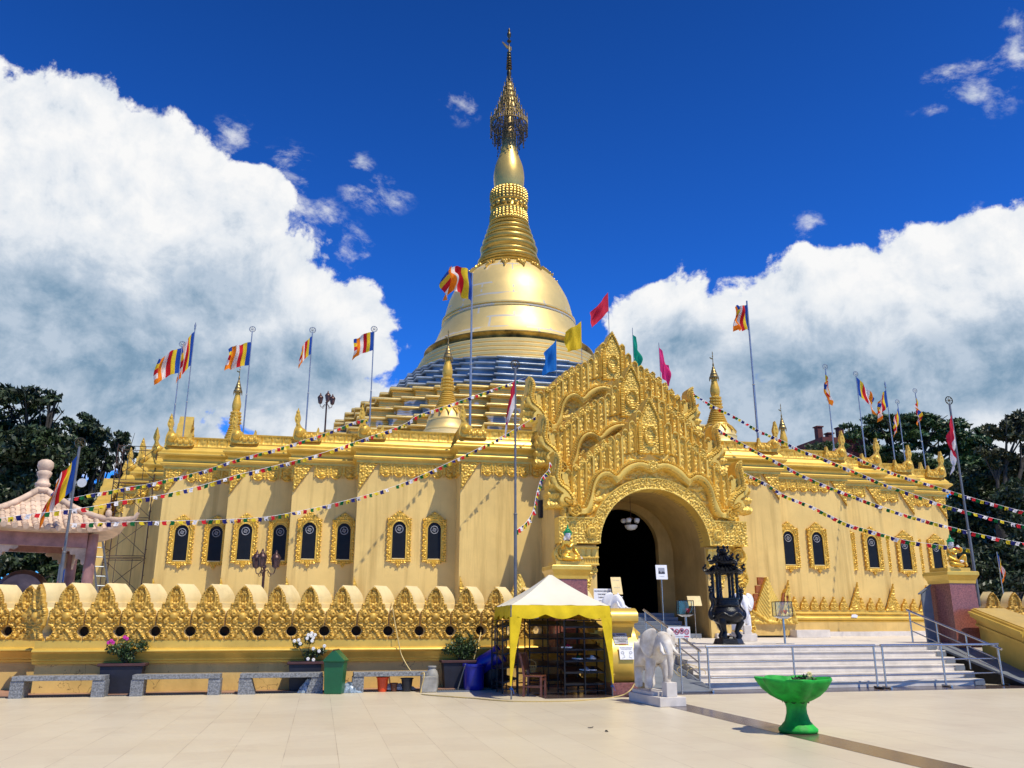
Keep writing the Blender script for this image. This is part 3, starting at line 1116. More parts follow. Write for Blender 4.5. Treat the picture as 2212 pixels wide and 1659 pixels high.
# ------------------------------------------------------------------ corner finials of the parapet: ball and flame, sweeping down to a small spike
mb = MB()
ol = catmull([(-.02, 0), (-.10, .35), (-.02, .62), (-.10, .85), (-.02, 1.18), (.02, 1.30), (.06, 1.14), (.13, .90), (.10, .70), (.20, .52), (.34, .42), (.42, .30), (.56, .26), (.72, .34), (.80, .55), (.86, .30), (.90, 0)], 4, True)
mb.prism(ol, 'y', -.07, .09)
mb.ell((.12, -.10, .30), (.17, .12, .19), 12, 8)
mb.ell((.12, -.18, .30), (.10, .08, .11), 10, 6)
for k in range(9):
    t = k / 8
    mb.ell((.26 + .6 * t, -.08, .16 + .05 * math.sin(k * 2)), (.06, .05, .09), 6, 4)
for zz, xx in ((.62, .03), (.80, -.01), (.98, .0), (1.12, .01)):
    mb.ell((xx, 0, zz), (.075, .10, .10), 8, 5)
mb.ell((.80, 0, .42), (.05, .07, .12), 6, 4)
fin0 = mb.obj('corner_finial', M['gold'], hall, 45)
fin0.location = (-7.2, -23.97, 9.02)
fin0.scale = (1.12, 1.12, 1.08)
fpos = []
for i, (xx, yy) in enumerate(BAYS):
    for s in (-1, 1):
        if not (i == 0 and s < 0):
            fpos.append((s * xx, yy - YC - .17, s > 0, 0))
for (xx, yy) in ((20.5, -16.6), (21.6, -13.95), (22.7, -11.3), (23.8, -7.2)):
    fpos.append((-xx, yy, False, 0))
    fpos.append((xx, yy, True, 0))
for xx, yy, fl, rz in fpos:
    dup_part(fin0, hall, (xx, yy, 9.02), scale=(-1.12, 1.12, 1.08) if fl else None)
# ------------------------------------------------------------------ the carved entrance gate
GY = 31.3
gate = thing('entrance_gate', 'huge carved golden gate with three stacked gables, serpent finials and an arched passage', 'gate', (XG, YC, 0))
wgate = thing('side_gate', 'cream and gold side gate seen edge-on beyond the left end of the hall', 'gate', (XG, YC, 0), -math.pi / 2)


def Lz(px, py):      # photo point on the gate front -> (distance from the axis, height)
    p = sight(px, py, Y=GY)
    return p.x - 12.62, p.z


def ZG(x, y):
    a, z = Lz((1250 + x / 4.74) / 1.1067, (1000 + y / 4.74) / 1.1067)
    return -a, z


def ZR(x, y):
    a, z = Lz((1400 + x / 5.027) / 1.1067, (900 + y / 5.027) / 1.1067)
    return a, z


outer = catmull([ZG(*p) for p in ((655, 1000), (700, 880), (725, 760), (790, 640), (880, 585), (960, 590))], 5) + \
    catmull([ZG(*p) for p in ((1020, 632), (1080, 560), (1180, 500), (1300, 480), (1440, 520))], 5)
inner = catmull([ZG(*p) for p in ((720, 1092), (768, 1040), (785, 960), (800, 820), (850, 725), (920, 685), (990, 710))], 5) + \
    catmull([ZG(*p) for p in ((1030, 762), (1110, 700), (1200, 625), (1300, 590), (1445, 640))], 5)
outer[-1] = (0, outer[-1][1])
inner[-1] = (0, inner[-1][1])
body_poly = outer + inner[::-1] + [ZG(*p) for p in ((560, 1110), (500, 1060), (530, 1000), (590, 990))]
naga = [ZR(*p) for p in ((1690, 1640), (1668, 1560), (1674, 1490), (1715, 1425), (1775, 1370), (1803, 1300), (1798, 1240), (1780, 1190), (1772, 1110), (1785, 1050), (1825, 1016), (1868, 1003), (1858, 1035), (1862, 1080), (1880, 1150), (1895, 1220), (1903, 1285), (1935, 1235), (1928, 1320), (1955, 1370), (1946, 1440), (1972, 1490), (1958, 1550), (1985, 1590), (1975, 1660))]
spine = catmull([ZR(*p) for p in ((1790, 1560), (1730, 1590), (1705, 1530), (1760, 1440), (1838, 1370), (1855, 1290), (1838, 1200), (1818, 1110), (1830, 1050), (1860, 1010))], 5)
ear = [ZR(*p) for p in ((1690, 1430), (1720, 1370), (1728, 1310), (1722, 1262), (1745, 1235), (1780, 1228), (1806, 1240), (1790, 1270), (1796, 1310), (1770, 1370))]
tops = [ZG(*p) for p in ((430, 640), (520, 590), (640, 500), (740, 400), (830, 320), (940, 245), (1010, 235), (1090, 185), (1170, 135), (1240, 10), (1300, -70))]
tops = sorted(tops, key=lambda q: q[0])
tx, tz = np.array([q[0] for q in tops]), np.array([q[1] for q in tops])
ZB = ZG(500, 1122)[1]                       # foot of the gable
APEX = Lz(1399, 858)[1]
pan_hw = .47
pan_bot = ZG(1310, 430)[1]
pan_sh = ZG(1300, -140)[1]
ARC_C = 4.42
ARC_R = 2.27
ARC_O = 2.74
band = catmull([ZG(*p) for p in ((590, 560), (700, 460), (830, 360), (965, 265))], 5)
ros = ZG(562, 1052)
print('gable', ZB, APEX, 'xmax', max(p[0] for p in naga), 'naga tip', max(p[1] for p in naga))


def gable_mesh(name, hole):
    st = .0235
    X, Z = fgrid(-4.5, 4.5, ZB - (0.0 if not hole else 1.0), APEX + .1, st)
    A = np.abs(X)
    P_W = .30
    kx = np.floor((A - .02) / P_W)
    cx = (kx + .5) * P_W + .02
    step_top = np.interp(cx, tx, tz) + .10 - (np.abs(A - cx) / (P_W / 2)) ** 2 * .16
    gb = (Z < step_top) & (A < tx.max()) & (Z >= ZB)
    gb |= (A < 3.55) & (Z < tz.min()) & (Z >= ZB)
    # ogival centre panel
    og = APEX - .06 - 1.05 * np.clip(A / pan_hw, 0, 2) ** 1.25
    panel = (A < pan_hw + .05) & (Z < np.minimum(og, APEX)) & (Z > pan_bot - .25)
    nag = inpoly(A, Z, naga)
    er = inpoly(A, Z, ear)
    bod = inpoly(A, Z, body_poly)
    Rr = np.hypot(A, Z - ARC_C)
    mask = gb | panel | nag | er | (bod & (Z > ZB))
    H = np.full(X.shape, .05)
    # pickets
    u = (A - cx) / (P_W / 2)
    H = np.where(np.abs(u) > .66, .19 - .06 * (np.abs(np.abs(u) - .83) / .17) ** 2, .05 + bumps(A, Z, .088, 31, 1.9, .065))
    H = np.where(step_top - Z < .09, .18, H)
    H += .012 * (14 - kx)
    d, S = polydist(A, Z, band)
    m = d < .13
    H = np.where(m, .20 + bumps(A, Z, .085, 33, 1, .07), H)
    # centre panel
    e = np.minimum(pan_hw - A, (og - Z) * .5)
    P = .24 + bumps(A, Z, .09, 37, 1.1, .06)
    P = np.where(e < .09, .33 + .03 * np.sin(Z * 75), P)
    P = np.where((e > .09) & (e < .125), .22, P)
    zc = pan_bot + .85
    ring = np.abs(np.hypot(A, (Z - zc) * .62) - .24)
    P = np.where((ring < .035) & (Z > pan_bot + .1), .37 + .02 * np.sin(Z * 80), P)
    H = np.where(panel & (Z > pan_bot), P, H)
    # leafy skirt at the foot of the panel and the plain ogee under it
    sk = (A < 1.15) & (Z < pan_bot + .30 - .25 * A) & (Z > pan_bot - .9)
    H = np.where(sk & ~(panel & (Z > pan_bot + .06)), .12 + bumps(A, Z, .22, 41, 1, .10), H)
    ogee = Z < pan_bot + .22 - 1.05 * np.sqrt(np.clip(A, 0, 2) / 1.1) * .55
    H = np.where(ogee & (A < .85) & (Z > pan_bot - .9), .10, H)
    # tympanum between the serpent body and the arch
    dI, _ = polydist(A, Z, inner)
    dO, SO = polydist(A, Z, outer)
    tym = inpoly(A, Z, inner + [(0, ARC_C), (inner[0][0] + .2, ZB - 1.2), (inner[0][0], ZB)]) & ~bod
    H = np.where(tym, .04 + bumps(A, Z, .34, 43, .9, .10) + bumps(A, Z, .12, 44, 1, .03), H)
    # serpent body: half-round with a scaly back and a beaded belly line
    wv = np.minimum(dI, dO)
    hb = .20 + .26 * np.sqrt(np.clip(1 - ((.21 - np.clip(wv, 0, .21)) / .21) ** 2, 0, 1))
    hb = np.where(dO < .10, .38 + .035 * np.sin(SO * 62 + dO * 40), hb)
    hb = np.where(np.abs(dO - .115) < .022, .31, hb)
    hb = np.where((dI > .02) & (dI < .075), .36 + .035 * np.sin(SO * 70), hb)
    H = np.where(bod, hb, H)
    rd = np.hypot(A - ros[0], Z - ros[1])
    H = np.where(rd < .24, .50 + .05 * np.cos(rd * 60) + .03 * np.cos(6 * np.arctan2(Z - ros[1], A - ros[0])) * (rd > .07), H)
    mask |= (rd < .24)
    cd_ = np.hypot(A, Z - outer[-1][1] + .12)
    H = np.where((cd_ < .22) & (np.abs(A) < .34), .42 + bumps(A, Z, .13, 47, 1, .08), H)
    # finials
    dn, _ = polydist(A, Z, naga + [naga[0]])
    ds, Ss = polydist(A, Z, spine)
    hn = .10 + .30 * np.sqrt(np.clip(dn / .22, 0, 1))
    hn = np.where(np.abs(ds - .07) < .022, hn - .06, hn)
    hn = np.where(ds < .055, hn + .045 + .03 * np.sin(Ss * 60), hn)
    hn = np.where((dn < .05), .16, hn)
    edge_leaf = (A > np.interp(Z, [ZB, ZB + .8, ZB + 2.4], [3.72, 3.66, 3.5])) & (ds > .25)
    hn = np.where(edge_leaf, .14 + .06 * np.sin(Z * 16) + bumps(A, Z, .12, 51, 1.4, .06), hn)
    H = np.where(nag, np.maximum(hn, .1), np.where(er & ~nag, .16, H))
    low = (A > 3.05) & (Z < ZB + .16) & ~bod
    H = np.where(low & (rd > .24), .22 + .04 * np.sin(A * 40), H)
    if hole:
        ringm = (Rr < ARC_O) & (Rr > ARC_R) & (Z > ARC_C)
        th = np.arctan2(Z - ARC_C, X)
        hr = .30 + bumps(th * 2.5, Rr, .10, 53, 1, .075)
        hr = np.where((ARC_O - Rr < .05) | (Rr - ARC_R < .06), .36, hr)
        H = np.where(ringm, hr, H)
        fr = (A > ARC_R * .985) & (A < 3.93) & (Z > ARC_C + .06) & (Z < ZB)
        fr &= Rr > ARC_R
        fr2 = fr & ~ringm
        hf = .30 + bumps(A, Z, .105, 55, 1, .075)
        hf = np.where((Z - ARC_C < .13) | (ZB - Z < .07), .36, hf)
        H = np.where(fr2, hf, H)
        c2 = np.hypot(A - 2.62, Z - (ARC_C + ZB) / 2)
        H = np.where(fr & (c2 < .22), .44 + .04 * np.cos(c2 * 50), H)
        mask = (mask | fr | ringm) & (Rr > ARC_R)
        mask &= (Z > ARC_C + .06)
    else:
        mask |= (A < 3.3) & (Z >= ZB) & (Z < 6)
    return relief(name, M['goldgate'], gate, mask, H, -4.5, Z[0, 0], st, -.55, (12.62 - XG, GY - YC, 0), smooth=48)


g1 = gable_mesh('gable', True)
g2 = gable_mesh('gable', False)
g2.location = (0, 1.9, 2.0)
g3 = dup_part(g2, gate, (0, 4.15, 4.3))

# ---- gate body with the barrel-vaulted passage
OFX = 12.62 - XG


def arch_outline(r, zc, zb, n=28):
    return [(r, zb)] + [(r * math.cos(math.pi * k / n), zc + r * math.sin(math.pi * k / n)) for k in range(n + 1)] + [(-r, zb)]


def arch_wall(mb, hw, z0, z1, r, zc, y0, y1, extra=0):
    """slab with an arched opening, lofted from jamb to jamb"""
    a = arch_outline(r, zc, z0)
    rings = []
    for k, (x, z) in enumerate(a):
        if k == 0 or k == len(a) - 1:
            o = (math.copysign(hw, x), z0)
        else:
            t = math.atan2(z - zc, x)
            c, s_ = math.cos(t), math.sin(t)
            q = min(hw / max(abs(c), 1e-6), (z1 - zc) / max(s_, 1e-6))
            o = (q * c, zc + q * s_)
        rings.append([(OFX + x, y0 - YC, z), (OFX + o[0], y0 - YC, o[1]), (OFX + o[0], y1 - YC, o[1]), (OFX + x, y1 - YC, z)])
    mb.loft(rings)


mb = MB()
arch_wall(mb, 3.92, TZ - .05, 7.15, ARC_R + .14, ARC_C, GY + .30, 33.72)
mb.obj('gate_wall', M['cream'], gate, 40)
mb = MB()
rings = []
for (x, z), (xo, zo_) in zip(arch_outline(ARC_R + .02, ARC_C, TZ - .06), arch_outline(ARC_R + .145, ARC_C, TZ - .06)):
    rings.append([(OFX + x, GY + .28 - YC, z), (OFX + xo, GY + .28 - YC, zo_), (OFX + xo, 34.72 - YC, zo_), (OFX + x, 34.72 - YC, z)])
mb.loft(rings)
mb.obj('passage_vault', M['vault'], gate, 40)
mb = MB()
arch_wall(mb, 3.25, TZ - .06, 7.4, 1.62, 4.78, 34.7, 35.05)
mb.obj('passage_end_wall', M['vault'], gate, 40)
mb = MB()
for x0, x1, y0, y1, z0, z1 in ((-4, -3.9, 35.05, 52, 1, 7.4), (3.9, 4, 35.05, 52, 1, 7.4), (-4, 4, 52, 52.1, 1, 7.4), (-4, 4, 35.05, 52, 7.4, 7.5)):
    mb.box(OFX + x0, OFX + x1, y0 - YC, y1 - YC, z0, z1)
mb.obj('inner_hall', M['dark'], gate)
mb = MB()
for k in range(6):
    mb.box(OFX - 2.2, OFX + (2.05 if k < 1 else 1.75 - .02 * k), 31.75 + .33 * k - YC, (52 if k == 5 else 34.6) - YC, TZ + .16 * k, TZ + .16 * (k + 1))
mb.obj('stair', M['greyslab'], gate, bevel=.012)
# upper core carrying the two rear gables
mb = MB()
mb.box(OFX - 3.2, OFX + 3.2, 33.25 - YC, 36.6 - YC, 7.1, 8.6)
mb.box(OFX - 2.6, OFX + 2.6, 35.4 - YC, 37.2 - YC, 8.4, 11.0)
mb.obj('gable_core', M['cream'], gate)
# step in front of the passage
mb = MB()
mb.box(OFX - 4.1, OFX - 2.45, 31.2 - YC, 31.6 - YC, TZ, 1.20)
mb.box(OFX + 2.45, OFX + 4.1, 31.2 - YC, 31.6 - YC, TZ, 1.20)
mb.obj('gate_footing', M['marble'], gate)

# ---- pilasters: capital with scalloped rows, hanging shield, cross-shaped medallion; scrolled outer panel
st = .028
X, Z = fgrid(-.47, .47, 0, 3.5, st)     # local: x from the pilaster centre, z above 0.95
aX = np.abs(X)
ZZ = Z + .95
cap = (ZZ > 3.72) & (ZZ < 4.44)
pend = (ZZ <= 3.72) & ((aX < .30 * np.sqrt(np.clip((ZZ - 2.72) / 1.0, 0, 1)) + .02) & (ZZ > 2.72) | (np.hypot(aX - .33, ZZ - 3.52) < .14))
med = (np.hypot(X, ZZ - 2.05) < .30) | (np.hypot(aX - .24, ZZ - 2.05) < .2) | (np.hypot(X, np.abs(ZZ - 2.05) - .42) < .19)
H = .04 + bumps(X, Z, .10, 61, 1, .08, True)
row = np.abs(np.mod(X + .5, .235) - .1175)
H = np.where(cap, .10 + .08 * np.sqrt(np.clip(1 - (row / .12) ** 2, 0, 1)), H)
H = np.where(cap & ((np.abs(ZZ - 4.40) < .05) | (np.abs(ZZ - 4.02) < .03) | (np.abs(ZZ - 3.76) < .05)), .22, H)
H = np.where(cap & (ZZ < 4.0) & (ZZ > 3.8), .12 + .06 * np.abs(np.sin(X * 32)), H)
mr = np.minimum(np.hypot(X, ZZ - 2.05), 9)
H = np.where(med, .06 + bumps(X, Z, .13, 63, 1, .06, True) + np.where(np.abs(mr - .22) < .03, .05, 0) + np.where(mr < .1, .09, 0), H)
pil = relief('carving', M['goldgate'], None, cap | pend | med, H, -.47, .95, st, -.03, smooth=55)
for s in (-1, 1):
    px_ = OFX + s * 2.76
    m2 = MB()
    m2.box(px_ - .45, px_ + .45, GY + .10 - YC, GY + .32 - YC, TZ, ARC_C + .08)
    p = m2.obj('pilaster', M['cream'], gate)
    if s < 0:
        c = pil
        c.parent = p
    else:
        c = dup_part(pil, p)
    c.location = (px_, GY + .09 - YC, 0)

X, Z = fgrid(0, 1.25, 0, 3.6, st)
wv = .72 + .10 * np.sin(Z * 7.0) + .22 * np.clip(1 - Z / 1.2, 0, 1) ** 2 + .12 * np.exp(-((Z - 2.45) / .25) ** 2)
mask = X < wv
vx, vz = X, Z
sc = np.zeros(X.shape)
for cx, cz, r in ((.45, 2.95, .33), (.36, 2.25, .26), (.5, 1.75, .26), (.38, 1.2, .30), (.5, .6, .34)):
    q = np.hypot(X - cx, Z - cz)
    th = np.arctan2(Z - cz, X - cx)
    sp_ = np.cos(2 * math.pi * (q / .13) - th)
    sc = np.where(q < r, .07 + .06 * sp_, sc)
H = .05 + np.where(sc != 0, sc + .05, bumps(X, Z, .13, 67, 1, .12))
H = np.where(wv - X < .07, .16, H)
scr = relief('scroll_panel', M['goldgate'], gate, mask, H, 0, 0, st, -.25, smooth=55)
scr.location = (OFX + 3.22, GY + .16 - YC, 1.22)
o = dup_part(scr, gate, (OFX - 3.22, GY + .16 - YC, 1.22), scale=(-1, 1, 1))
# curling base leaf and tail beside the gate, with the brick core showing
X, Z = fgrid(-.2, 2.3, 0, 2.0, .028)
leafp = [(.25, .15), (.42, .75), (.62, 1.2), (.86, 1.72), (.98, 1.92), (1.10, 1.6), (1.28, 1.2), (1.48, .85), (1.40, .5), (1.2, .1)]
tail = [(-.2, .0), (-.2, .9), (.1, .62), (.5, .38), (.9, .12), (1.2, .1), (1.5, .5), (1.62, .86), (1.66, 1.18), (1.80, 1.42), (1.97, 1.36), (1.88, 1.22), (1.92, .95), (2.04, .6), (2.12, .25), (2.18, 0)]
m1, m2_ = inpoly(X, Z, leafp), inpoly(X, Z, tail)
veins = np.abs(np.sin((Z - np.abs(X - .95) * 1.6) * 17))
H = np.where(m1, .10 + .05 * veins + .05 * np.clip(1 - np.abs(X - .95) * 3, 0, 1), .12 + bumps(X, Z, .16, 71, 1, .09))
d1, S1 = polydist(X, Z, tail)
H = np.where(m2_ & (d1 < .08), .22, H)
bl = relief('base_leaf', M['goldgate'], gate, m1 | m2_, H, -.2, 0, .028, -.12, smooth=55)
bl.location = (OFX + 4.25, 32.15 - YC, 1.55)
mb = MB()
mb.box(-.3, 2.3, -.05, 1.2, -.45, 0)
b2 = mb.obj('leaf_base', M['plinthwall'], gate)
b2.location = bl.location
mb = MB()
for k in range(4):
    mb.box(.28 + .12 * k, .50 + .13 * k, .02, .14, .55 + .33 * k, .86 + .33 * k)
b3 = mb.obj('bare_brick', M['brick'], gate)
b3.location = bl.location
mb = MB()
mb.prism([(1.5, .78), (1.56, 1.02), (1.62, 1.22), (1.80, 1.26), (1.86, .98), (1.78, .8), (1.64, .72)], 'y', -.16, -.10)
b3 = mb.obj('bare_brick', M['brick'], gate)
b3.location = bl.location
for b in (bl, b2):
    lc = (2 * OFX - b.location.x, b.location.y, b.location.z)
    dup_part(b, gate, lc, scale=(-1, 1, 1))

# ---- the same gables on the west side, seen edge-on
for g in (g2, g3):
    dup_part(g, wgate)
o = dup_part(g2, wgate, (0, 0, 0))
mb = MB()
mb.box(-3.3, 3.3, GY + .2 - YC, 34 - YC, 1, 7.2)
mb.box(-3.1, 3.1, 33.2 - YC, 36 - YC, 6.5, 9.4)
mb.box(-2.7, 2.7, 35.3 - YC, 37 - YC, 8.4, 11.4)
mb.obj('gate_wall', M['cream'], wgate)

# ---- chandelier and the little lamps deep in the hall
ch = thing('chandelier', 'hanging chandelier with white glass bowls under the vault of the golden gate', 'chandelier', (XG + .05, 32.9, 0))
zc = sight(1363, 1135, Y=32.9).z
ch.location = (sight(1363, 1135, Y=32.9).x, 32.9, zc)
mb = MB()
mb.tube([(0, 0, 0.05), (0, 0, 6.65 - zc)], .012, 5)
mb.ell((0, 0, .28), (.12, .12, .07), 10, 6)
for k in range(5):
    a = 2 * math.pi * k / 5 + .3
    mb.tube([(0, 0, .08), (.16 * math.cos(a), .16 * math.sin(a), .02), (.30 * math.cos(a), .30 * math.sin(a), .10)], .012, 5)
mb.obj('stem', M['lampiron'], ch)
mb = MB()
mb.lathe([(.02, -.2), (.16, -.17), (.25, -.08), (.27, 0), (.24, 0.01)], (0, 0, 0), 20)
mb.obj('bowl', M['lampglass'], ch, 60)
for k in range(5):
    a = 2 * math.pi * k / 5 + .3
    mb = MB()
    mb.lathe([(.03, 0), (.09, .02), (.12, .09), (.10, .16), (.05, .18)], (.30 * math.cos(a), .30 * math.sin(a), .10), 12)
    mb.obj('lamp_shade', M['lampglass'], ch, 60)
M['glow'] = bpy.data.materials.new('lit_lamp')
M['glow'].use_nodes = True
e = M['glow'].node_tree.nodes['Principled BSDF']
e.inputs['Emission Color'].default_value = (1, .95, .85, 1)
e.inputs['Emission Strength'].default_value = 1.6
for i, (px, py) in enumerate(((1348, 1190), (1381, 1188), (1393, 1190), (1397, 1250))):
    p = sight(px, py, Y=46)
    mb = MB()
    mb.ell((0, 0, 0), (.07, .07, .10), 8, 6)
    mb.tube([(0, 0, .08), (0, 0, 7.4 - p.z)], .01, 4)
    o = mb.obj('pendant_lamp', M['glow'], None, 60)
    o.location = p
    tag(o, ['leftmost tiny lit lamp deep in the dark doorway', 'tiny lit lamp in the dark doorway, middle of the upper three', 'tiny lit lamp in the dark doorway, right one of the upper three', 'lowest tiny lit lamp deep in the dark doorway'][i], 'lamp', 'tiny lamps inside the dark hall')
# ------------------------------------------------------------------ the great stupa
stupa = thing('main_stupa', 'tall gilded bell-shaped stupa rising behind the hall, with blue-grey upper terraces and a spire', 'stupa', (XG, YC, 0))
TS = ((7.2, 23.8), (11.3, 22.7), (13.95, 21.6), (16.6, 20.5), (19.4, 19.4))


def plan_r(hw, rnd=0.0):
    """redented square of half width hw, its corners pulled in toward a circle as rnd goes to 1"""
    p = redent(hw / 23.8)
    out = []
    for x, y in p:
        r = math.hypot(x, y)
        rr = hw * 1.02
        k = 1 + rnd * (min(rr, r * 1.2) / r - 1)
        out.append((x * k, y * k))
    return out


def tier(mb, hw, z0, z1, over, rnd, ribs=3):
    p = plan_r(hw, rnd)
    h = z1 - z0
    pr_ = [(over * .35, z0 - .02), (over * .35, z0 + .08 * h)]
    for k in range(ribs):
        za, zb = z0 + h * (.10 + .55 * k / ribs), z0 + h * (.10 + .55 * (k + 1) / ribs)
        pr_ += [(0, za), (0, za + .6 * (zb - za)), (over * .22, za + .68 * (zb - za)), (over * .22, zb - .02 * h)]
    pr_ += [(over * .5, z0 + .67 * h), (-.05, z0 + .70 * h)]
    sweep(mb, p, pr_)
    roll = [(-.06, z0 + .675 * h)] + [(over * (.5 + .5 * math.sin(t)), z0 + h * (.69 + .125 * (1 - math.cos(t)))) for t in [math.pi * k / 5 for k in range(6)]]
    sweep(rolls, p, roll + [(over * .3, z0 + .96 * h), (-.02, z1), (-hw * .12, z1 + .015)])


rolls = MB()
mb = MB()
zs = [9.0, 9.9, 10.7, 11.4, 12.1, 12.85, 13.55, 14.3, 15.2]
hws = [16.9, 15.9, 15.1, 14.4, 13.75, 13.1, 12.45]
for k in range(7):
    tier(mb, hws[k] - .35, zs[k], zs[k + 1], .24, 0)
tier(mb, 11.1, 14.3, 15.2, .22, 0, 4)
mb.obj('gold_terrace', M['terrpatch'], stupa, 40)
rolls.obj('terrace_moulding', M['terrroll'], stupa, 50)
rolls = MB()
mb = MB()
zs2 = [15.2, 15.85, 16.45, 17.05, 17.6, 18.15]
hws2 = [9.85, 9.2, 8.6, 8.05, 7.5]
for k in range(5):
    tier(mb, hws2[k], zs2[k], zs2[k + 1], .20, .10 + .07 * k, 2)
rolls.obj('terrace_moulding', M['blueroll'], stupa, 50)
mb.obj('blue_grey_terrace', M['bluegrey'], stupa, 40)
mb = MB()
prof = [(7.2, 18.0)]
for k in range(5):
    z0, r0 = 18.1 + k * .36, 7.16 - k * .185
    prof += [(r0, z0), (r0 + .07, z0 + .06), (r0 + .07, z0 + .24), (r0, z0 + .29), (r0 - .11, z0 + .31), (r0 - .11, z0 + .355)]
prof += [(5.9, 19.92)]
mb.lathe(prof, (0, 0, 0), 80)
mb.obj('ring_base', M['stupa'], stupa, 35)
mb = MB()
mb.lathe([(5.9, 19.9), (6.18, 19.93), (6.05, 20.02), (6.02, 20.18), (6.16, 20.32), (6.27, 20.38), (6.26, 20.45), (6.05, 20.5)], (0, 0, 0), 80)
mb.obj('bell_lip', M['bronzegold'], stupa, 50)
mb = MB()
bell = [(6.08, 20.47), (5.84, 20.72), (5.62, 21.05), (5.42, 21.45), (5.24, 21.9), (5.08, 22.35), (4.97, 22.75)]
bell += [(5.02, 22.78), (5.02, 22.87), (4.90, 22.90), (4.90, 22.97), (5.0, 23.0), (5.0, 23.10), (4.86, 23.14)]
bell += [(4.74, 23.7), (4.60, 24.3), (4.42, 24.85), (4.18, 25.35), (3.88, 25.9), (3.5, 26.4), (3.08, 26.8), (2.72, 27.08), (2.45, 27.3)]
mb.lathe(bell, (0, 0, 0), 96)
mb.obj('bell', M['bell'], stupa, 35)
# pendant ornaments round the shoulder
mb = MB()
mb.prism([(-.30, 0), (-.38, -.12), (-.30, -.30), (-.20, -.26), (-.20, -.45), (-.10, -.62), (-.05, -.95), (0, -1.15), (.05, -.95), (.10, -.62), (.20, -.45), (.20, -.26), (.30, -.30), (.38, -.12), (.30, 0)], 'y', -.07, .05)
for q in ((-.24, -.12, .1), (.24, -.12, .1), (0, -.1, .12), (0, -.45, .1), (0, -.72, .06), (0, -1.0, .05), (-.1, -.3, .06), (.1, -.3, .06)):
    mb.ell((q[0], -.08, q[1]), (q[2], .08, q[2] * 1.2), 7, 5)
pend0 = mb.obj('shoulder_pendant', M['stupadk'], stupa, 40)
slope = math.atan2(1.1, 1.25)
for k in range(16):
    a = 2 * math.pi * k / 16 + .1
    o = pend0 if k == 0 else dup_part(pend0, stupa)
    r = 2.85
    # local -Y points outward, tilted back to lie on the shoulder
    o.matrix_local = Matrix.Rotation(a, 4, 'Z') @ Matrix.Translation((0, -r, 27.08)) @ Matrix.Rotation(R(-48), 4, 'X')
# ringed neck
mb = MB()
prof = [(2.5, 27.25)]
zz, rr = 27.3, 2.42
for k, (r, z) in enumerate([(2.42, 27.35), (2.38, 27.6), (2.30, 27.85), (2.10, 28.3), (2.12, 28.8), (1.95, 29.4), (1.78, 30.0), (1.64, 30.45), (1.52, 30.9), (1.44, 31.25)]):
    nz = [27.6, 27.85, 28.3, 28.8, 29.4, 30.0, 30.45, 30.9, 31.25, 31.45][k]
    h = nz - z
    prof += [(r - .10, z), (r - .02, z + .1 * h), (r + .07, z + .30 * h), (r + .09, z + .5 * h), (r + .05, z + .68 * h), (r - .06, z + .8 * h), (r - .10, z + .9 * h)]
prof += [(1.3, 31.4)]
mb.lathe(prof, (0, 0, 0), 56)
mb.obj('ringed_neck', M['stupadk'], stupa, 40)


def petal_band(mb, r0, z0, r1, z1, n, depth, up):
    for k in range(n):
        a = 2 * math.pi * k / n
        c, s = math.cos(a), math.sin(a)
        for t in np.linspace(.08, .92, 5):
            rr = r0 + (r1 - r0) * t + depth * math.sin(math.pi * (t if up else 1 - t)) * .9
            z = z0 + (z1 - z0) * t
            wd = 2 * math.pi * r0 / n * .46
            mb.ell((rr * c, rr * s, z), (wd, wd, (z1 - z0) * .16), 6, 4)


mb = MB()
mb.lathe([(1.30, 31.3), (1.46, 31.35), (1.50, 31.5), (1.40, 31.6), (1.34, 32.2), (1.40, 32.3), (1.44, 32.36), (1.36, 32.42), (1.30, 32.5), (1.30, 32.95), (1.40, 33.0), (1.42, 33.05), (1.34, 33.1), (1.38, 33.7), (1.30, 34.0), (1.20, 34.15), (1.0, 34.2)], (0, 0, 0), 48)
petal_band(mb, 1.36, 31.45, 1.27, 32.3, 30, .10, True)
petal_band(mb, 1.32, 33.05, 1.36, 34.05, 30, .08, False)
for k in range(18):
    a = 2 * math.pi * k / 18
    mb.ell((1.34 * math.cos(a), 1.34 * math.sin(a), 32.72), (.17, .17, .20), 8, 6)
for k in range(40):
    a = 2 * math.pi * k / 40
    mb.ell((1.46 * math.cos(a), 1.46 * math.sin(a), 31.42), .085, 6, 4)
    mb.ell((1.32 * math.cos(a), 1.32 * math.sin(a), 34.08), .075, 6, 4)
mb.obj('lotus_band', M['stupadk'], stupa, 45)
mb = MB()
mb.lathe([(1.0, 34.1), (1.06, 34.2), (1.12, 34.4), (1.19, 34.8), (1.22, 35.3), (1.19, 35.8), (1.10, 36.35), (.96, 36.8), (.82, 37.2), (.70, 37.6), (.62, 38.0)], (0, 0, 0), 48)
mb.obj('banana_bud', M['stupamid'], stupa, 60)
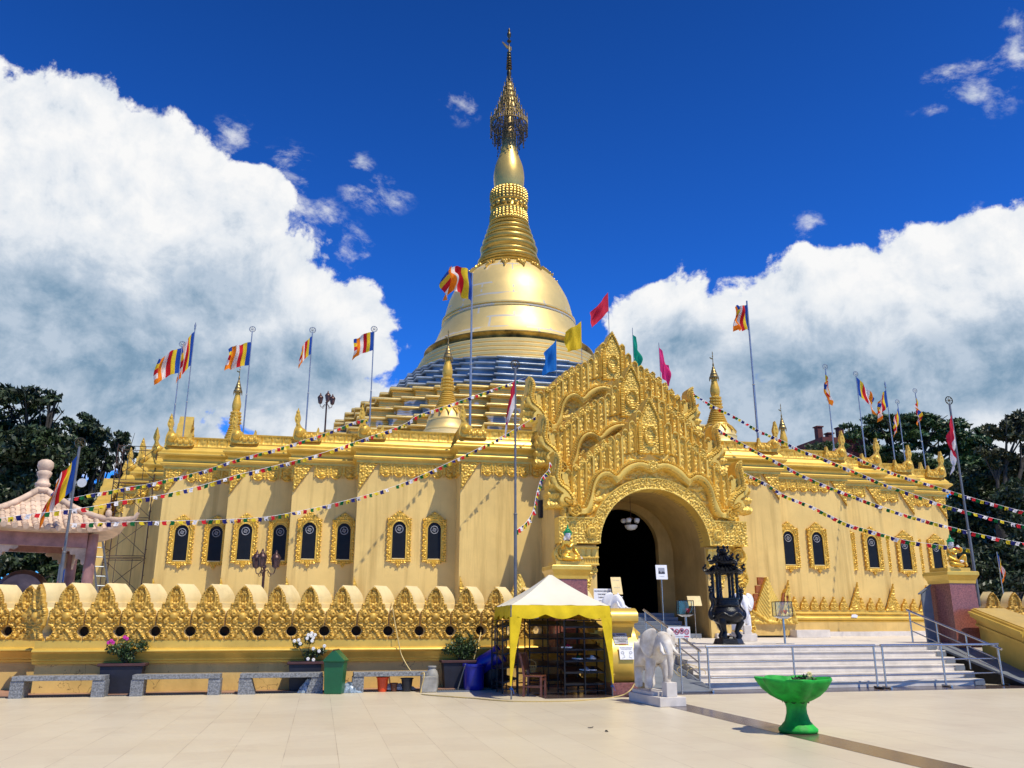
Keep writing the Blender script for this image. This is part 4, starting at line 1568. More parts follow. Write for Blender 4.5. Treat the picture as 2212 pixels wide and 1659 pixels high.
# openwork umbrella crown
mb = MB()
mb.lathe([(.62, 37.9), (.66, 38.1), (.56, 38.2), (.60, 38.7), (.52, 38.8), (.54, 39.3), (.46, 39.4), (.48, 40.2), (.40, 40.3), (.3, 43.8), (.2, 44.0)], (0, 0, 0), 24)
mb.obj('crown_core', M['spirebronze'], stupa, 40)
mb = MB()
tiers = [(1.5, 40.1), (1.10, 41.0), (.88, 41.7), (.69, 42.3), (.51, 42.9), (.37, 43.4), (.25, 43.85)]
for k, (r, z) in enumerate(tiers):
    h = .42 if k == 0 else .24
    for q, rad in ((0, .045), (h, .04), (h * .5, .02)):
        mb.tube([(r * math.cos(t), r * math.sin(t), z + q) for t in [2 * math.pi * i / 32 for i in range(33)]], rad, 5, False)
    nb = int(44 * r / 1.5) + 8
    for i in range(nb):
        t = 2 * math.pi * i / nb
        mb.bar((r * math.cos(t), r * math.sin(t), z), (r * math.cos(t), r * math.sin(t), z + h), .05, .03)
        if i % 3 == 0:
            mb.bar((r * math.cos(t), r * math.sin(t), z + h), (r * math.cos(t), r * math.sin(t), z + h + .5 - k * .03), .035)
            mb.ell((r * math.cos(t), r * math.sin(t), z + h + .42), (.05, .05, .11), 5, 4)
    r2 = tiers[k + 1][0] if k + 1 < len(tiers) else .2
    z2 = tiers[k + 1][1] if k + 1 < len(tiers) else 44
    for i in range(20):
        t = 2 * math.pi * (i + .5) / 20
        mb.bar((r * .98 * math.cos(t), r * .98 * math.sin(t), z + h * .7), (r2 * math.cos(t), r2 * math.sin(t), z2 + .05), .10, .03)
mb.obj('umbrella_crown', M['spirebronze'], stupa)
mb = MB()
rr_ = random.Random(4)
for ring, (r, L, n) in enumerate(((1.5, 1.35, 46), (1.2, 2.0, 34), (.95, 2.9, 26))):
    for i in range(n):
        t = 2 * math.pi * i / n
        ll = L * rr_.uniform(.55, 1.05)
        x, y = r * math.cos(t), r * math.sin(t)
        mb.bar((x, y, 40.2), (x * .985, y * .985, 40.2 - ll), .028)
        for q in range(3):
            mb.ell((x * .99, y * .99, 40.2 - ll * (.45 + .275 * q)), (.05, .05, .09), 5, 4)
mb.obj('bell_tassels', M['bronze'], stupa)
mb = MB()
prof = [(.2, 43.9), (.24, 44.0), (.15, 44.3), (.13, 44.6), (.20, 45.0), (.14, 45.3)]
for k in range(7):
    z = 45.4 + k * .25
    prof += [(.13, z), (.25 - .012 * k, z + .05), (.25 - .012 * k, z + .12), (.13, z + .18)]
prof += [(.06, 47.2), (.05, 48.05), (.19, 48.1), (.19, 48.16), (.05, 48.2), (.05, 48.4), (.16, 48.6), (.17, 48.85), (.08, 49.1), (.11, 49.2), (.02, 49.45)]
mb.lathe(prof, (0, 0, 0), 16)
mb.obj('finial', M['bronze'], stupa, 50)
mb = MB()
mb.prism([(-.05, 47.35), (-.25, 47.45), (-.55, 47.85), (-.60, 48.0), (-.42, 47.9), (-.22, 47.72), (.0, 47.6), (.18, 47.62), (.22, 47.3), (.1, 47.2)], 'y', -.04, .04)
mb.obj('vane', M['bronze'], stupa)

# ------------------------------------------------------------------ small corner stupas: same silhouette, simpler
def small_stupa(name, label, loc):
    t = thing(name, label, 'stupa', loc, 0, 'small gold stupas on the hall roof')
    mb = MB()
    mb.lathe([(1.72, -.9), (1.70, -.3), (1.60, -.28), (1.58, .02), (1.50, .04), (1.48, .32), (1.40, .34), (1.38, .55), (1.30, .57), (1.29, .75), (1.2, .8)], (0, 0, 0), 32)
    mb.obj('base', M['creamtop'], t, 35)
    mb = MB()
    mb.lathe([(1.22, .75), (1.27, .80), (1.27, .86), (1.16, .98), (1.10, 1.2), (1.06, 1.42), (1.09, 1.46), (1.09, 1.50), (1.04, 1.54), (.97, 1.8), (.83, 2.05), (.66, 2.22), (.58, 2.28)], (0, 0, 0), 36)
    mb.obj('bell', M['stupa'], t, 40)
    mb = MB()
    for k in range(14):
        a = 2 * math.pi * k / 14
        M4 = Matrix.Rotation(a, 4, 'Z') @ Matrix.Translation((0, -.92, 1.98)) @ Matrix.Rotation(R(-35), 4, 'X')
        st = len(mb.v)
        mb.prism([(-.16, .16), (-.02, -.30), (.02, -.30), (.16, .16), (.10, .16), (0, -.14), (-.10, .16)], 'y', -.035, .03)
        mb.xform(M4, st)
    mb.lathe([(.60, 2.2), (.74, 2.2), (.70, 2.28), (.5, 2.3)], (0, 0, 0), 28)
    mb.obj('shoulder_band', M['gold'], t)
    mb = MB()
    prof = [(.55, 2.25)]
    for k in range(7):
        r = .60 - .043 * k
        z = 2.28 + k * .14
        prof += [(r - .05, z), (r + .02, z + .04), (r + .02, z + .09), (r - .05, z + .13)]
    for k, (r, z) in enumerate(((.36, 3.30), (.34, 3.50), (.33, 3.70), (.31, 3.90))):
        prof += [(r - .05, z), (r + .03, z + .05), (r + .03, z + .14), (r - .04, z + .19)]
    prof += [(.22, 4.12)]
    mb.lathe(prof, (0, 0, 0), 24)
    for z, r in ((3.40, .37), (3.62, .355), (3.82, .34), (4.02, .32)):
        for k in range(16):
            a = 2 * math.pi * k / 16
            mb.ell((r * math.cos(a), r * math.sin(a), z), .045, 5, 4)
    mb.obj('ringed_neck', M['gold'], t, 40)
    mb = MB()
    mb.lathe([(.2, 4.1), (.25, 4.2), (.29, 4.4), (.28, 4.6), (.20, 4.95), (.14, 5.25), (.12, 5.4)], (0, 0, 0), 20)
    mb.obj('banana_bud', M['gold'], t, 60)
    mb = MB()
    for k, (r, z) in enumerate(((.28, 5.32), (.21, 5.52), (.15, 5.70), (.10, 5.86))):
        mb.lathe([(r - .02, z - .02), (r, z), (r, z + .08), (r * .7, z + .2)], (0, 0, 0), 16)
        for i in range(14):
            a = 2 * math.pi * i / 14
            mb.bar((r * math.cos(a), r * math.sin(a), z + .02), (r * math.cos(a), r * math.sin(a), z - .2 + .03 * (i % 3)), .02)
    mb.lathe([(.09, 5.9), (.04, 6.1), (.06, 6.2), (.025, 6.35), (.02, 6.75), (.05, 6.78), (.02, 6.83), (.03, 7.0), (.005, 7.12)], (0, 0, 0), 8)
    mb.prism([(-.02, 6.55), (-.18, 6.62), (-.2, 6.7), (-.02, 6.64)], 'y', -.015, .015)
    mb.obj('umbrella_crown', M['spirebronze'], t)
    return t


ss = small_stupa('small_stupa', 'small gold stupa on a round white base, just in front of the big stupa', (XG - 7.1, 39.0, 9.72))
ss.scale = (.88, .88, .835)
dup(ss, (XG + 7.1, 39.0, 9.6), None, 'small gold stupa behind the right edge of the carved gate')
dup(ss, (XG - 18.2, 51.3, 9.75), None, 'small gold stupa half hidden behind the left end of the hall parapet', (.92, .92, 1.0))
dup(ss, (XG + 18.2, 51.3, 9.3), None, 'smallest gold stupa, behind the right half of the hall parapet', (.92, .92, 1.0))
# ------------------------------------------------------------------ battlement walls: mouldings, carved merlons with round weep holes
MP = .785                     # merlon pitch
SK = (.34, 0.0)               # the thick cream backs run off at an angle behind the carved faces


def merlon_profile():
    """half outline of one carved merlon, from its foot at mid-joint up to the point"""
    h = MP / 2
    pts = [(h, 0), (h, .66)] + catmull([(h - .008, .69), (.345, .735), (.305, .77)], 3) + [(.298, .885), (.222, .893)] + \
        catmull([(.224, .94), (.214, 1.02), (.170, 1.13), (.09, 1.245), (.0, 1.34)], 4)
    return pts


half = merlon_profile()
outl = [(x, z) for x, z in half] + [(-x, z) for x, z in reversed(half[:-1])]
HOLE_Z, HOLE_R = .21, .115
st = .02
X, Z = fgrid(-.40, .40, 0, 1.36, st)
inside = inpoly(X, Z, outl)
rim, S = polydist(X, Z, half + [(-x, z) for x, z in reversed(half)])
hx = MP / 2 - np.abs(X)
hd = np.hypot(hx, Z - HOLE_Z)
H = .05 + bumps(X, Z, .072, 81, 1.1, .045, True)
bead = np.sqrt(np.clip(1 - ((np.mod(S, .062) - .031) / .03) ** 2, 0, 1)) * np.sqrt(np.clip(1 - ((rim - .042) / .032) ** 2, 0, 1))
H = np.where((rim < .078) & (Z > .36), .05 + .06 * bead, H)
# leaf-shaped panel in the head, rosette, volutes
lp = np.abs(X) / .13
pan = (Z > .72) & (Z < 1.24) & (lp < np.sqrt(np.clip(1 - ((Z - .98) / .27) ** 2, 0, 1)))
H = np.where(pan, .02 + bumps(X, Z, .07, 83, 1.3, .05, True), H)
pe = np.abs(lp - np.sqrt(np.clip(1 - ((Z - .98) / .27) ** 2, 0, 1)))
H = np.where((pe < .16) & (Z > .72) & (Z < 1.2), .10, H)
rz = np.hypot(X, Z - .56)
H = np.where(rz < .10, .07 + .08 * np.sqrt(np.clip(1 - (rz / .10) ** 2, 0, 1)), H)
for cx, cz, r in ((.20, .62, .07), (.17, .44, .06), (.30, .50, .06)):
    q = np.hypot(np.abs(X) - cx, Z - cz)
    H = np.where(q < r, .06 + .06 * np.sqrt(np.clip(1 - ((q - r * .55) / (r * .45)) ** 2, 0, 1)), H)
ang = np.arctan2(Z - HOLE_Z, hx)
bead2 = np.sqrt(np.clip(1 - ((np.mod(ang, .30) - .15) / .13) ** 2, 0, 1)) * np.sqrt(np.clip(1 - ((hd - HOLE_R - .05) / .032) ** 2, 0, 1))
H = np.where(hd < HOLE_R + .09, .05 + .06 * bead2, H)
tri = np.abs(X) < (.30 - Z) * .8
H = np.where(tri & (np.abs(np.abs(X) - (.30 - Z) * .8) < .03), .10, np.where(tri & (Z < .3), .04 + bumps(X, Z, .06, 84, 1, .04, True), H))
H = np.where(Z < .03, .05, H)
mask = inside & (hd > HOLE_R)
face0 = relief('carved_face', M['goldwall'], None, mask, H, -.40, 0, st, -.02, smooth=60)
# cream body behind the face: extruded off at an angle
head = [(x, z) for x, z in outl if z > .60]
mb = MB()
ho = [(x * .985, z - .006) for x, z in outl]
T = .34
# the body of one unit without the half-holes at both joints: the lower block is cut by arcs
arc = [(MP / 2 - HOLE_R * 1.02 * math.cos(t), HOLE_Z + HOLE_R * 1.02 * math.sin(t)) for t in [-math.pi / 2 + math.pi * k / 10 for k in range(11)]]
unit = [(MP / 2 - .001, 0)] + [(min(x, MP / 2 - .001), z) for x, z in arc] + [(MP / 2 - .001, .64)] + [(x - .004, z - .008) for x, z in half[2:]]
full = unit + [(-x, z) for x, z in reversed(unit[:-1])]
n0 = len(full)
lowp = unit + [(-MP / 2 + .001, .64)] + [(-x, z) for x, z in reversed(unit[:-1]) if z < .64]
lowp = [p for p in lowp if p[1] <= .6401]
upp = [(MP / 2 - .003, .628)] + [p for p in full if p[1] > .641] + [(-MP / 2 + .003, .628)]
mb.prism(lowp, 'y', .0, T)
mb.prism(upp, 'y', .001, T + .002, SK)
body0 = mb.obj('merlon', M['creamtop'], None, 35)
mb = MB()
mb.prism(full, 'y', .0, .28, (-.03, 0))
body1 = mb.obj('merlon', M['creamtop'], None, 35)
body1_data = body1.data
bpy.data.objects.remove(body1)


def make_wall(name, label, x0, x1, y, zb, mirror, half_ends=True, plinth=True, jog=None):
    t = thing(name, label, 'wall', (0, 0, 0))
    cnt = int(round(abs(x1 - x0) / MP))
    for k in range(cnt + 1):
        x = x0 + (x1 - x0) * k / cnt
        b = link(bpy.data.objects.new('merlon', body0.data), t)
        b.location = (x, y, zb)
        f = link(bpy.data.objects.new('carved_face', face0.data), b)
        if mirror:
            b.data = body1_data
    return t


bw = make_wall('battlement_wall', 'long ochre wall crowned with carved gold merlons, behind the granite benches', -6.64 + MP, 4.5 - MP * .0, 22.3, 1.19, False)
COL.objects.unlink(body0)
COL.objects.unlink(face0)
for k in range(4):      # the set-back stretch at the far left
    b = link(bpy.data.objects.new('merlon', body0.data), bw)
    b.location = (-7.15 - MP * k, 23.7, 1.19)
    f = link(bpy.data.objects.new('carved_face', face0.data), b)
b = link(bpy.data.objects.new('merlon', body0.data), bw)     # the corner merlon, turned to face outward
b.location = (-6.58, 22.62, 1.19)
b.rotation_euler = (0, 0, R(-42))
link(bpy.data.objects.new('carved_face', face0.data), b)
for k in range(3):      # the stretch hidden behind the canopy
    b = link(bpy.data.objects.new('merlon', body0.data), bw)
    b.location = (5.35 + MP * k, 22.75, 1.19)
    f = link(bpy.data.objects.new('carved_face', face0.data), b)
ledge = [(-.0, 1.19), (-.06, 1.185), (-.06, 1.02), (-.20, 1.0), (-.235, .97), (-.235, .945), (-.19, .92), (-.17, .90), (-.155, .82), (-.13, .80), (-.12, .74), (-.08, .72), (-.07, .67), (0.0, .66), (.3, .66), (.3, 1.19)]


def ledge_run(mb, x0, x1, y):
    mb.prism([(y + dy, z) for dy, z in ledge], 'x', x0, x1)


mb = MB()
ledge_run(mb, -6.45, 4.45, 22.3)
ledge_run(mb, -14, -6.46, 23.7)
ledge_run(mb, 4.46, 7.2, 22.75)
led = mb.obj('ledge_moulding', M['goldband'], bw, 50)
mb = MB()
mb.box(-6.40, 4.40, 22.31, 24.0, -.1, 1.18)
mb.box(-14, -6.41, 23.71, 24.6, -.1, 1.18)
mb.box(4.41, 7.1, 22.76, 24.0, -.1, 1.18)
mb.obj('plinth', M['cracked'], bw)
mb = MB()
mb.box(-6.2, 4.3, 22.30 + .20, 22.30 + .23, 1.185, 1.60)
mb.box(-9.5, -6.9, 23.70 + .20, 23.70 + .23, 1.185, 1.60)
mb.obj('weep_hole_shade', M['soil'], bw)  # dark sheet standing in for the shade deep inside the holes

rw = make_wall('battlement_wall', 'short stretch of carved gold merlons at the far right, beyond the red pedestal', 20.1, 24.8, 22.6, 1.19, True)
mb = MB()
ledge_run(mb, 19.7, 26, 22.6)
mb.obj('ledge_moulding', M['goldband'], rw, 50)
mb = MB()
mb.box(19.7, 26, 22.61, 24.0, -.1, 1.18)
mb.obj('plinth', M['cracked'], rw)

# ------------------------------------------------------------------ stair, ramps, scrolled parapets and statue pedestals
stair = thing('front_stair', 'broad flight of six pale marble steps behind the steel barriers', 'stairs', (0, 0, 0))
SX0, SX1 = 9.32, 17.28
for k in range(6):
    mb = MB()
    z1 = TZ * (k + 1) / 6
    mb.box(SX0, SX1, 20.15 + .33 * k, 21.80 if k < 5 else 21.815, TZ * k / 6 if k else 0.004, z1 - .035)
    mb.box(SX0, SX1, 20.12 + .33 * k, 21.80 if k < 5 else 21.815, z1 - .035, z1)
    s_ = mb.obj('step', M['marble'], stair, bevel=.008)
    mb = MB()
    for xe in (SX1 + .004,):
        mb.box(xe - .30, xe, 20.112 + .33 * k, 20.12 + .33 * k, z1 - .16 + .01, z1 - .04)
    mb.obj('step_end_tile', M['greyslab'], s_)


def ramp(name, label, x0, x1, yb, yt, zt):
    mb = MB()
    mb.prism([(yb, 0.004), (yb, .05), (yt, zt + .012), (yt + .6, zt + .012), (yt + .6, 0.004)], 'x', x0, x1)
    o = mb.obj(name, M['greyslab'], None, bevel=.01)
    return tag(o, label, 'ramp')


ramp('ramp', 'grey slate wheelchair ramp climbing beside the left end of the marble stair', 7.75, 9.28, 19.55, 23.8, TZ)
rr = thing('ramp', 'dark grey ramp running up along the right end of the marble stair', 'ramp', (0, 0, 0))
mb = MB()
top = [(18.12, 19.5, .045), (19.4, 19.5, .045), (18.55, 22.4, TZ + .012), (17.5, 22.4, TZ + .012)]
mb.loft([[(x, y, z - .06) for x, y, z in top], top])
mb.obj('slab', M['greyslab'], rr)
mb = MB()
side = [(18.14, 19.52, 0), (18.7, 19.52, 0), (18.3, 22.4, 0), (17.52, 22.4, 0)]
mb.loft([[(x, y, .004) for x, y, _ in side], [(x, y, t[2] - .062) for (x, y, _), t in zip(side, top)]])
mb.obj('side_wall', M['ironblack'], rr)


def scroll_parapet(name, label, x0, x1):
    t = thing(name, label, 'parapet', (0, 0, 0))
    mb = MB()
    mb.box(x0 + .02, x1 - .04, 19.30, 21.6, 0.004, .27)
    mb.obj('red_base', M['redgranite'], t, bevel=.01)
    prof = [(19.42, .27)] + catmull([(19.36, .30), (19.20, .50), (19.16, .78), (19.27, 1.08), (19.46, 1.33), (19.53, 1.50)], 6) + [(19.50, 1.58), (19.27, 1.60)] + \
        catmull([(19.22, 1.64), (19.21, 1.74), (19.27, 1.85), (19.40, 1.92), (19.55, 1.93)], 5) + [(19.75, 1.72), (19.92, 1.18), (21.7, 1.72), (21.7, .27)]
    mb = MB()
    mb.prism(prof, 'x', x0, x1)
    mb.obj('scroll', M['goldband'], t, 40)
    mb = MB()
    for d0, d1, o in ((-.20, -.14, .10), (-.14, -.02, .05), (-.02, .05, .12), (.05, .14, .24), (.14, .20, .29), (.20, .26, .18), (.26, .29, .10)):
        mb.prism([(19.90, 1.16 + d0), (19.90, 1.16 + d1), (21.72, 1.72 + d1), (21.72, 1.72 + d0)], 'x', x0 - o, x1 + o)
    mb.obj('rail_moulding', M['goldband'], t, 50)
    return t


SPL = scroll_parapet('scroll_parapet', 'gold scroll-shaped end of the left stair parapet, with two posters on it', 6.62, 7.30)
SPR = scroll_parapet('scroll_parapet', 'sloping gold parapet beside the right ramp, cut by the right edge of the photo', 18.72, 19.6)


def poster(name, label, x0, x1, zc, h, y, tilt, mat, draw):
    t = thing(name, label, 'notice', ((x0 + x1) / 2, y, zc))
    t.rotation_euler = (tilt, 0, 0)
    w = (x1 - x0)
    mb = MB()
    mb.box(-w / 2, w / 2, -.006, .006, -h / 2, h / 2)
    s_ = mb.obj('sheet', mat, t)
    draw(t, w, h)
    return t


def text(body, size, mat, parent, loc, name='lettering', align='CENTER', bold=False):
    cu = bpy.data.curves.new(name, 'FONT')
    cu.body = body
    cu.size = size
    cu.align_x = align
    cu.align_y = 'CENTER'
    cu.extrude = .001
    if bold:
        cu.offset = size * .025
    cu.materials.append(mat)
    o = link(bpy.data.objects.new(name, cu), parent)
    o.location = loc
    o.rotation_euler = (math.pi / 2, 0, 0)
    # turn into a plain mesh
    dg = bpy.context.evaluated_depsgraph_get()
    me = bpy.data.meshes.new_from_object(o.evaluated_get(dg))
    bpy.data.objects.remove(o)
    m_ = link(bpy.data.objects.new(name, me), parent)
    m_.location = loc
    m_.rotation_euler = (math.pi / 2, 0, 0)
    return m_


def draw1(t, w, h):
    for k, s_ in enumerate(('DILARANG', 'MEMAKAI ALAS KAKI', 'MASUK KE DALAM', 'PAGODA')):
        text(s_, .043, M['ink'], t, (.02, -.010, h * .36 - k * .062), bold=True)
    for k, s_ in enumerate(('PLEASE TAKE OFF', 'YOUR SHOES BEFORE', 'ENTERING')):
        text(s_, .034, M['inkgrey'] if k < 2 else M['inkred'], t, (.02, -.010, -h * .17 - k * .05))
    mb = MB()
    mb.tube([(-.16 + .025 * math.cos(a), -.010, h * .33 + .025 * math.sin(a)) for a in [2 * math.pi * k / 12 for k in range(13)]], .005, 4)
    mb.obj('emblem', M['ink'], t)


def draw2(t, w, h):
    text('SILAHKAN LETAKKAN', .030, M['inkgrey'], t, (0, -.010, h * .38))
    text('ALAS KAKI DI RAK', .030, M['inkgrey'], t, (0, -.010, h * .27))
    for s_ in (-1, 1):
        mb = MB()
        c = (s_ * .10, -.010, .0)
        mb.tube([(c[0] + .035 * math.cos(a), c[1], c[2] + .026 * math.sin(a)) for a in [2 * math.pi * k / 12 for k in range(13)]], .005, 4)
        mb.tube([(c[0] - s_ * .02, c[1], c[2] - .03), (c[0] - s_ * .05, c[1], c[2] - .10), (c[0] + s_ * .02, c[1], c[2] - .12)], .004, 4)
        mb.obj('emblem', M['inkgrey'], t)


poster('notice', 'grey notice sheet with dark printed lines, upper of two on the gold scroll', 6.72, 7.07, 1.24, .30, 19.36, -.62, M['papergrey'], draw1)
poster('notice', 'white notice sheet with two small drawings, lower of two on the gold scroll', 6.78, 7.13, .93, .30, 19.155, -.26, M['paper'], draw2)


def pedestal(label, x0, x1, y0, zt):
    t = thing('statue_pedestal', label, 'pedestal', ((x0 + x1) / 2, y0 + .55, 0))
    hw = (x1 - x0) / 2
    hd = .55

    def ring(k, z):
        return [(-hw * k, -hd * k, z), (hw * k, -hd * k, z), (hw * k, hd * k, z), (-hw * k, hd * k, z)]
    mb = MB()
    mb.loft([ring(.86, .9), ring(.80, zt - .40)])
    mb.obj('column', M['redgranite'], t)
    mb = MB()
    mb.loft([ring(.79, zt - .41), ring(.84, zt - .40), ring(.86, zt - .32), ring(.94, zt - .22), ring(1.0, zt - .16), ring(1.0, zt - .07), ring(.97, zt - .06), ring(.96, zt - .05), ring(.72, zt - .045), ring(.72, zt + .06)])
    mb.obj('cap', M['goldband'], t)
    return t


PZ = 3.13
PL = pedestal('red granite pedestal with a gold cap just behind the white canopy', 5.95, 7.06, 21.9, PZ)
PR = pedestal('red granite pedestal with a gold cap at the right end of the terrace', 18.08, 19.17, 21.9, PZ)

# ------------------------------------------------------------------ seated guardian figures: one continuous skinned body each


def skin_body(name, mat, parent, pts, edges, radii, root, sub=2):
    me = bpy.data.meshes.new(name)
    me.from_pydata(pts, edges, [])
    o = link(bpy.data.objects.new(name, me), parent)
    o.data.materials.append(mat)
    sk = o.modifiers.new('skin', 'SKIN')
    sk.use_smooth_shade = True
    lay = me.skin_vertices[0] if me.skin_vertices else None
    if lay is None:
        import bmesh
        bm = bmesh.new()
        bm.from_mesh(me)
        bm.verts.layers.skin.verify()
        bm.to_mesh(me)
        bm.free()
        lay = me.skin_vertices[0]
    for i, r in enumerate(radii):
        lay.data[i].radius = (r, r) if not isinstance(r, tuple) else r
        lay.data[i].use_root = (i == root)
    ss_ = o.modifiers.new('sub', 'SUBSURF')
    ss_.levels = ss_.render_levels = sub
    dg = bpy.context.evaluated_depsgraph_get()
    m2 = bpy.data.meshes.new_from_object(o.evaluated_get(dg))
    m2.polygons.foreach_set('use_smooth', [True] * len(m2.polygons))
    bpy.data.objects.remove(o)
    m2.materials.clear()
    m2.materials.append(mat)
    return link(bpy.data.objects.new(name, m2), parent)


def guardian(label, loc, rz, pose):
    """seated crowned figure facing -Y, about 1.05 m high; built in its own metres"""
    t = thing('guardian_statue', label, 'statue', loc, rz)
    # joints: 0 pelvis 1 waist 2 chest 3 neck base ; arms, legs
    P_ = [(0, 0, .13), (0, .0, .28), (0, .01, .44), (0, .0, .55), (0, -.01, .60)]
    E_ = [(0, 1), (1, 2), (2, 3), (3, 4)]
    Rr_ = [(.15, .13), (.105, .09), (.135, .10), (.07, .06), (.05, .05)]

    def chain(start, pts, rad):
        i = start
        for p, r in zip(pts, rad):
            P_.append(p)
            Rr_.append(r)
            E_.append((i, len(P_) - 1))
            i = len(P_) - 1
        return i
    if pose == 0:
        # left of picture: right hand raised to the ear, other hand on the knee; legs folded
        chain(2, [(-.15, .0, .50), (-.21, -.03, .36), (-.235, -.10, .40), (-.19, -.10, .54)], [.06, .048, .042, .03])
        chain(2, [(.15, .0, .50), (.205, -.02, .34), (.23, -.12, .22), (.24, -.19, .16)], [.06, .048, .04, .03])
        chain(0, [(-.17, -.08, .11), (-.27, -.20, .10), (-.05, -.27, .07), (.06, -.27, .06)], [.095, .085, .06, .04])
        chain(0, [(.17, -.08, .11), (.27, -.18, .10), (.12, -.32, .07), (-.02, -.33, .05)], [.095, .085, .06, .04])
        hands = [((-.17, -.11, .585), (0.15, -.1, 1)), ((.245, -.215, .135), (.1, -1, -.6))]
    else:
        # right of picture: elbow out and hand to the chin, one knee drawn up
        chain(2, [(.15, .0, .50), (.30, -.08, .50), (.20, -.20, .56), (.12, -.20, .60)], [.06, .048, .042, .03])
        chain(2, [(-.15, .0, .50), (-.20, -.03, .33), (-.10, -.17, .22), (.02, -.22, .20)], [.06, .048, .04, .03])
        chain(0, [(.16, -.09, .14), (.27, -.22, .40), (.29, -.16, .18), (.28, -.24, .04)], [.09, .075, .06, .045])
        chain(0, [(-.17, -.08, .11), (-.27, -.20, .10), (-.05, -.29, .07), (.08, -.30, .05)], [.095, .085, .06, .04])
        hands = [((.09, -.20, .615), (-1, .2, .5)), ((.045, -.23, .20), (1, -.4, -.1))]
    skin_body('body', M['statuegold'], t, P_, E_, Rr_, 0)
    # pale hands with fingers
    for c, d in hands:
        c, d = Vector(c), Vector(d).normalized()
        side = d.cross(Vector((0, -1, .2))).normalized()
        mb = MB()
        mb.tube([c - d * .02, c + d * .02, c + d * .05], [.022, .032, .028], 8)
        for k in range(4):
            b = c + d * .045 + side * (-.024 + .016 * k)
            L = (.045, .055, .05, .038)[k]
            mb.tube([b, b + d * L * .6, b + d * L + Vector((0, -.012, -.008))], [.0085, .008, .006], 6)
        b = c + side * .03
        mb.tube([b, b + side * .02 + d * .03, b + side * .018 + d * .05], [.01, .009, .006], 6)
        mb.obj('hand', M['skinw'], t, 60)
    # shawl collar in points, sash
    mb = MB()
    for s in (-1, 1):
        mb.prism([(0, .40), (s * .09, .46), (s * .21, .47), (s * .22, .53), (s * .09, .565), (s * .02, .50)], 'y', -.118, -.085)
        mb.tube([(s * .06, .05, .57), (s * .16, .0, .545), (s * .20, -.06, .50), (s * .08, -.11, .47), (0, -.118, .40)], [.03, .035, .03, .028, .018], 6)
    mb.obj('collar', M['statuegold'], t, 50)
    mb = MB()
    mb.lathe([(.15, 0), (.165, .02), (.16, .05), (.14, .06)], (0, 0, .20), 20)
    mb.prism([(-.05, .0), (.05, .0), (.07, .22), (-.07, .22)], 'y', -.20, -.17)
    mb.obj('sash', M['statuegold'], t, 50)
    # head
    mb = MB()
    hy = .71
    rings = []
    for z, rx, ry, oy in ((-.105, .012, .012, -.045), (-.095, .035, .034, -.04), (-.07, .055, .06, -.025), (-.04, .068, .075, -.015), (0, .077, .085, -.005), (.04, .079, .09, 0), (.075, .07, .08, 0), (.10, .045, .055, 0), (.11, .01, .01, 0)):
        rings.append([(rx * math.cos(a), oy + ry * math.sin(a), hy + z) for a in [2 * math.pi * k / 16 for k in range(16)]])
    mb.loft(rings)
    mb.tube([(0, -.088, hy + .02), (0, -.102, hy - .018), (0, -.092, hy - .03)], [.008, .013, .008], 6)
    for s in (-1, 1):
        mb.ell((s * .08, .01, hy - .015), (.012, .022, .045), 8, 6)
    mb.tube([(0, 0, .58), (0, -.005, .64)], .042, 10)
    head = mb.obj('head', M['skinw'], t, 70)
    mb = MB()
    for s in (-1, 1):
        mb.ell((s * .030, -.082, hy + .012), (.017, .006, .006), 8, 4)
        mb.tube([(s * .012, -.09, hy + .030), (s * .034, -.084, hy + .038), (s * .055, -.068, hy + .028)], .0035, 4)
    mb.obj('eye', M['ink'], head)
    mb = MB()
    mb.ell((0, -.082, hy - .052), (.020, .008, .008), 8, 4)
    mb.obj('mouth', M['inkred'], head)
    # tiered green crown with side wings
    mb = MB()
    z = hy + .065
    mb.lathe([(.084, 0), (.094, .012), (.09, .03), (.078, .04), (.082, .05), (.07, .075), (.055, .085), (.058, .095), (.042, .125), (.03, .14), (.033, .15), (.016, .19), (.020, .205), (.004, .235)], (0, 0, z), 18)
    for k in range(14):
        a = 2 * math.pi * k / 14
        mb.ell((.088 * math.cos(a), .088 * math.sin(a), z + .035), (.018, .018, .035), 6, 4)
        mb.ell((.062 * math.cos(a), .062 * math.sin(a), z + .09), (.013, .013, .028), 6, 4)
    for s in (-1, 1):
        mb.prism([(s * .085, z - .02), (s * .16, z + .05), (s * .13, z + .0), (s * .10, z - .07)], 'y', -.01, .02)
    mb.ell((0, .045, hy + .0), (.072, .06, .085), 10, 8)
    mb.obj('crown', M['crown'], t, 50)
    return t


guardian('gold seated figure in a green crown, hand raised to its ear, on the left pedestal', (6.50, 22.25, PZ + .055), R(14), 0)
guardian('gold seated figure in a green crown, one knee drawn up, on the right pedestal', (18.62, 22.25, PZ + .055), R(10), 1)

# dark slate panel leaning by the right pedestal, a paper label and a low white block on the terrace
mb = MB()
mb.prism([(-.16, 0), (.16, 0), (.16, 1.62), (-.16, 1.42)], 'y', -.03, .03)
mb.prism([(-.24, 1.40), (.20, 1.67), (.20, 1.70), (-.24, 1.43)], 'y', -.05, .05)
o = mb.obj('slate_panel', M['greyslab'], None)
o.location = (17.92, 22.75, TZ)
tag(o, 'upright dark slate panel with a slanted top, left of the right pedestal', 'panel')
pl = sight(1846, 1331, Y=34.8 - .47)
mb = MB()
mb.prism([(-.17, -.05), (.12, -.07), (.18, .04), (.05, .08), (-.12, .07)], 'y', -.006, .006)
o = mb.obj('paper_label', M['paper'], None)
o.location = (pl.x, 34.8 - .46, pl.z)
tag(o, 'torn white paper label stuck on the gold base moulding, right of the glass box', 'label')
mb = MB()
mb.box(-.75, .75, 0, .7, 0, .30)
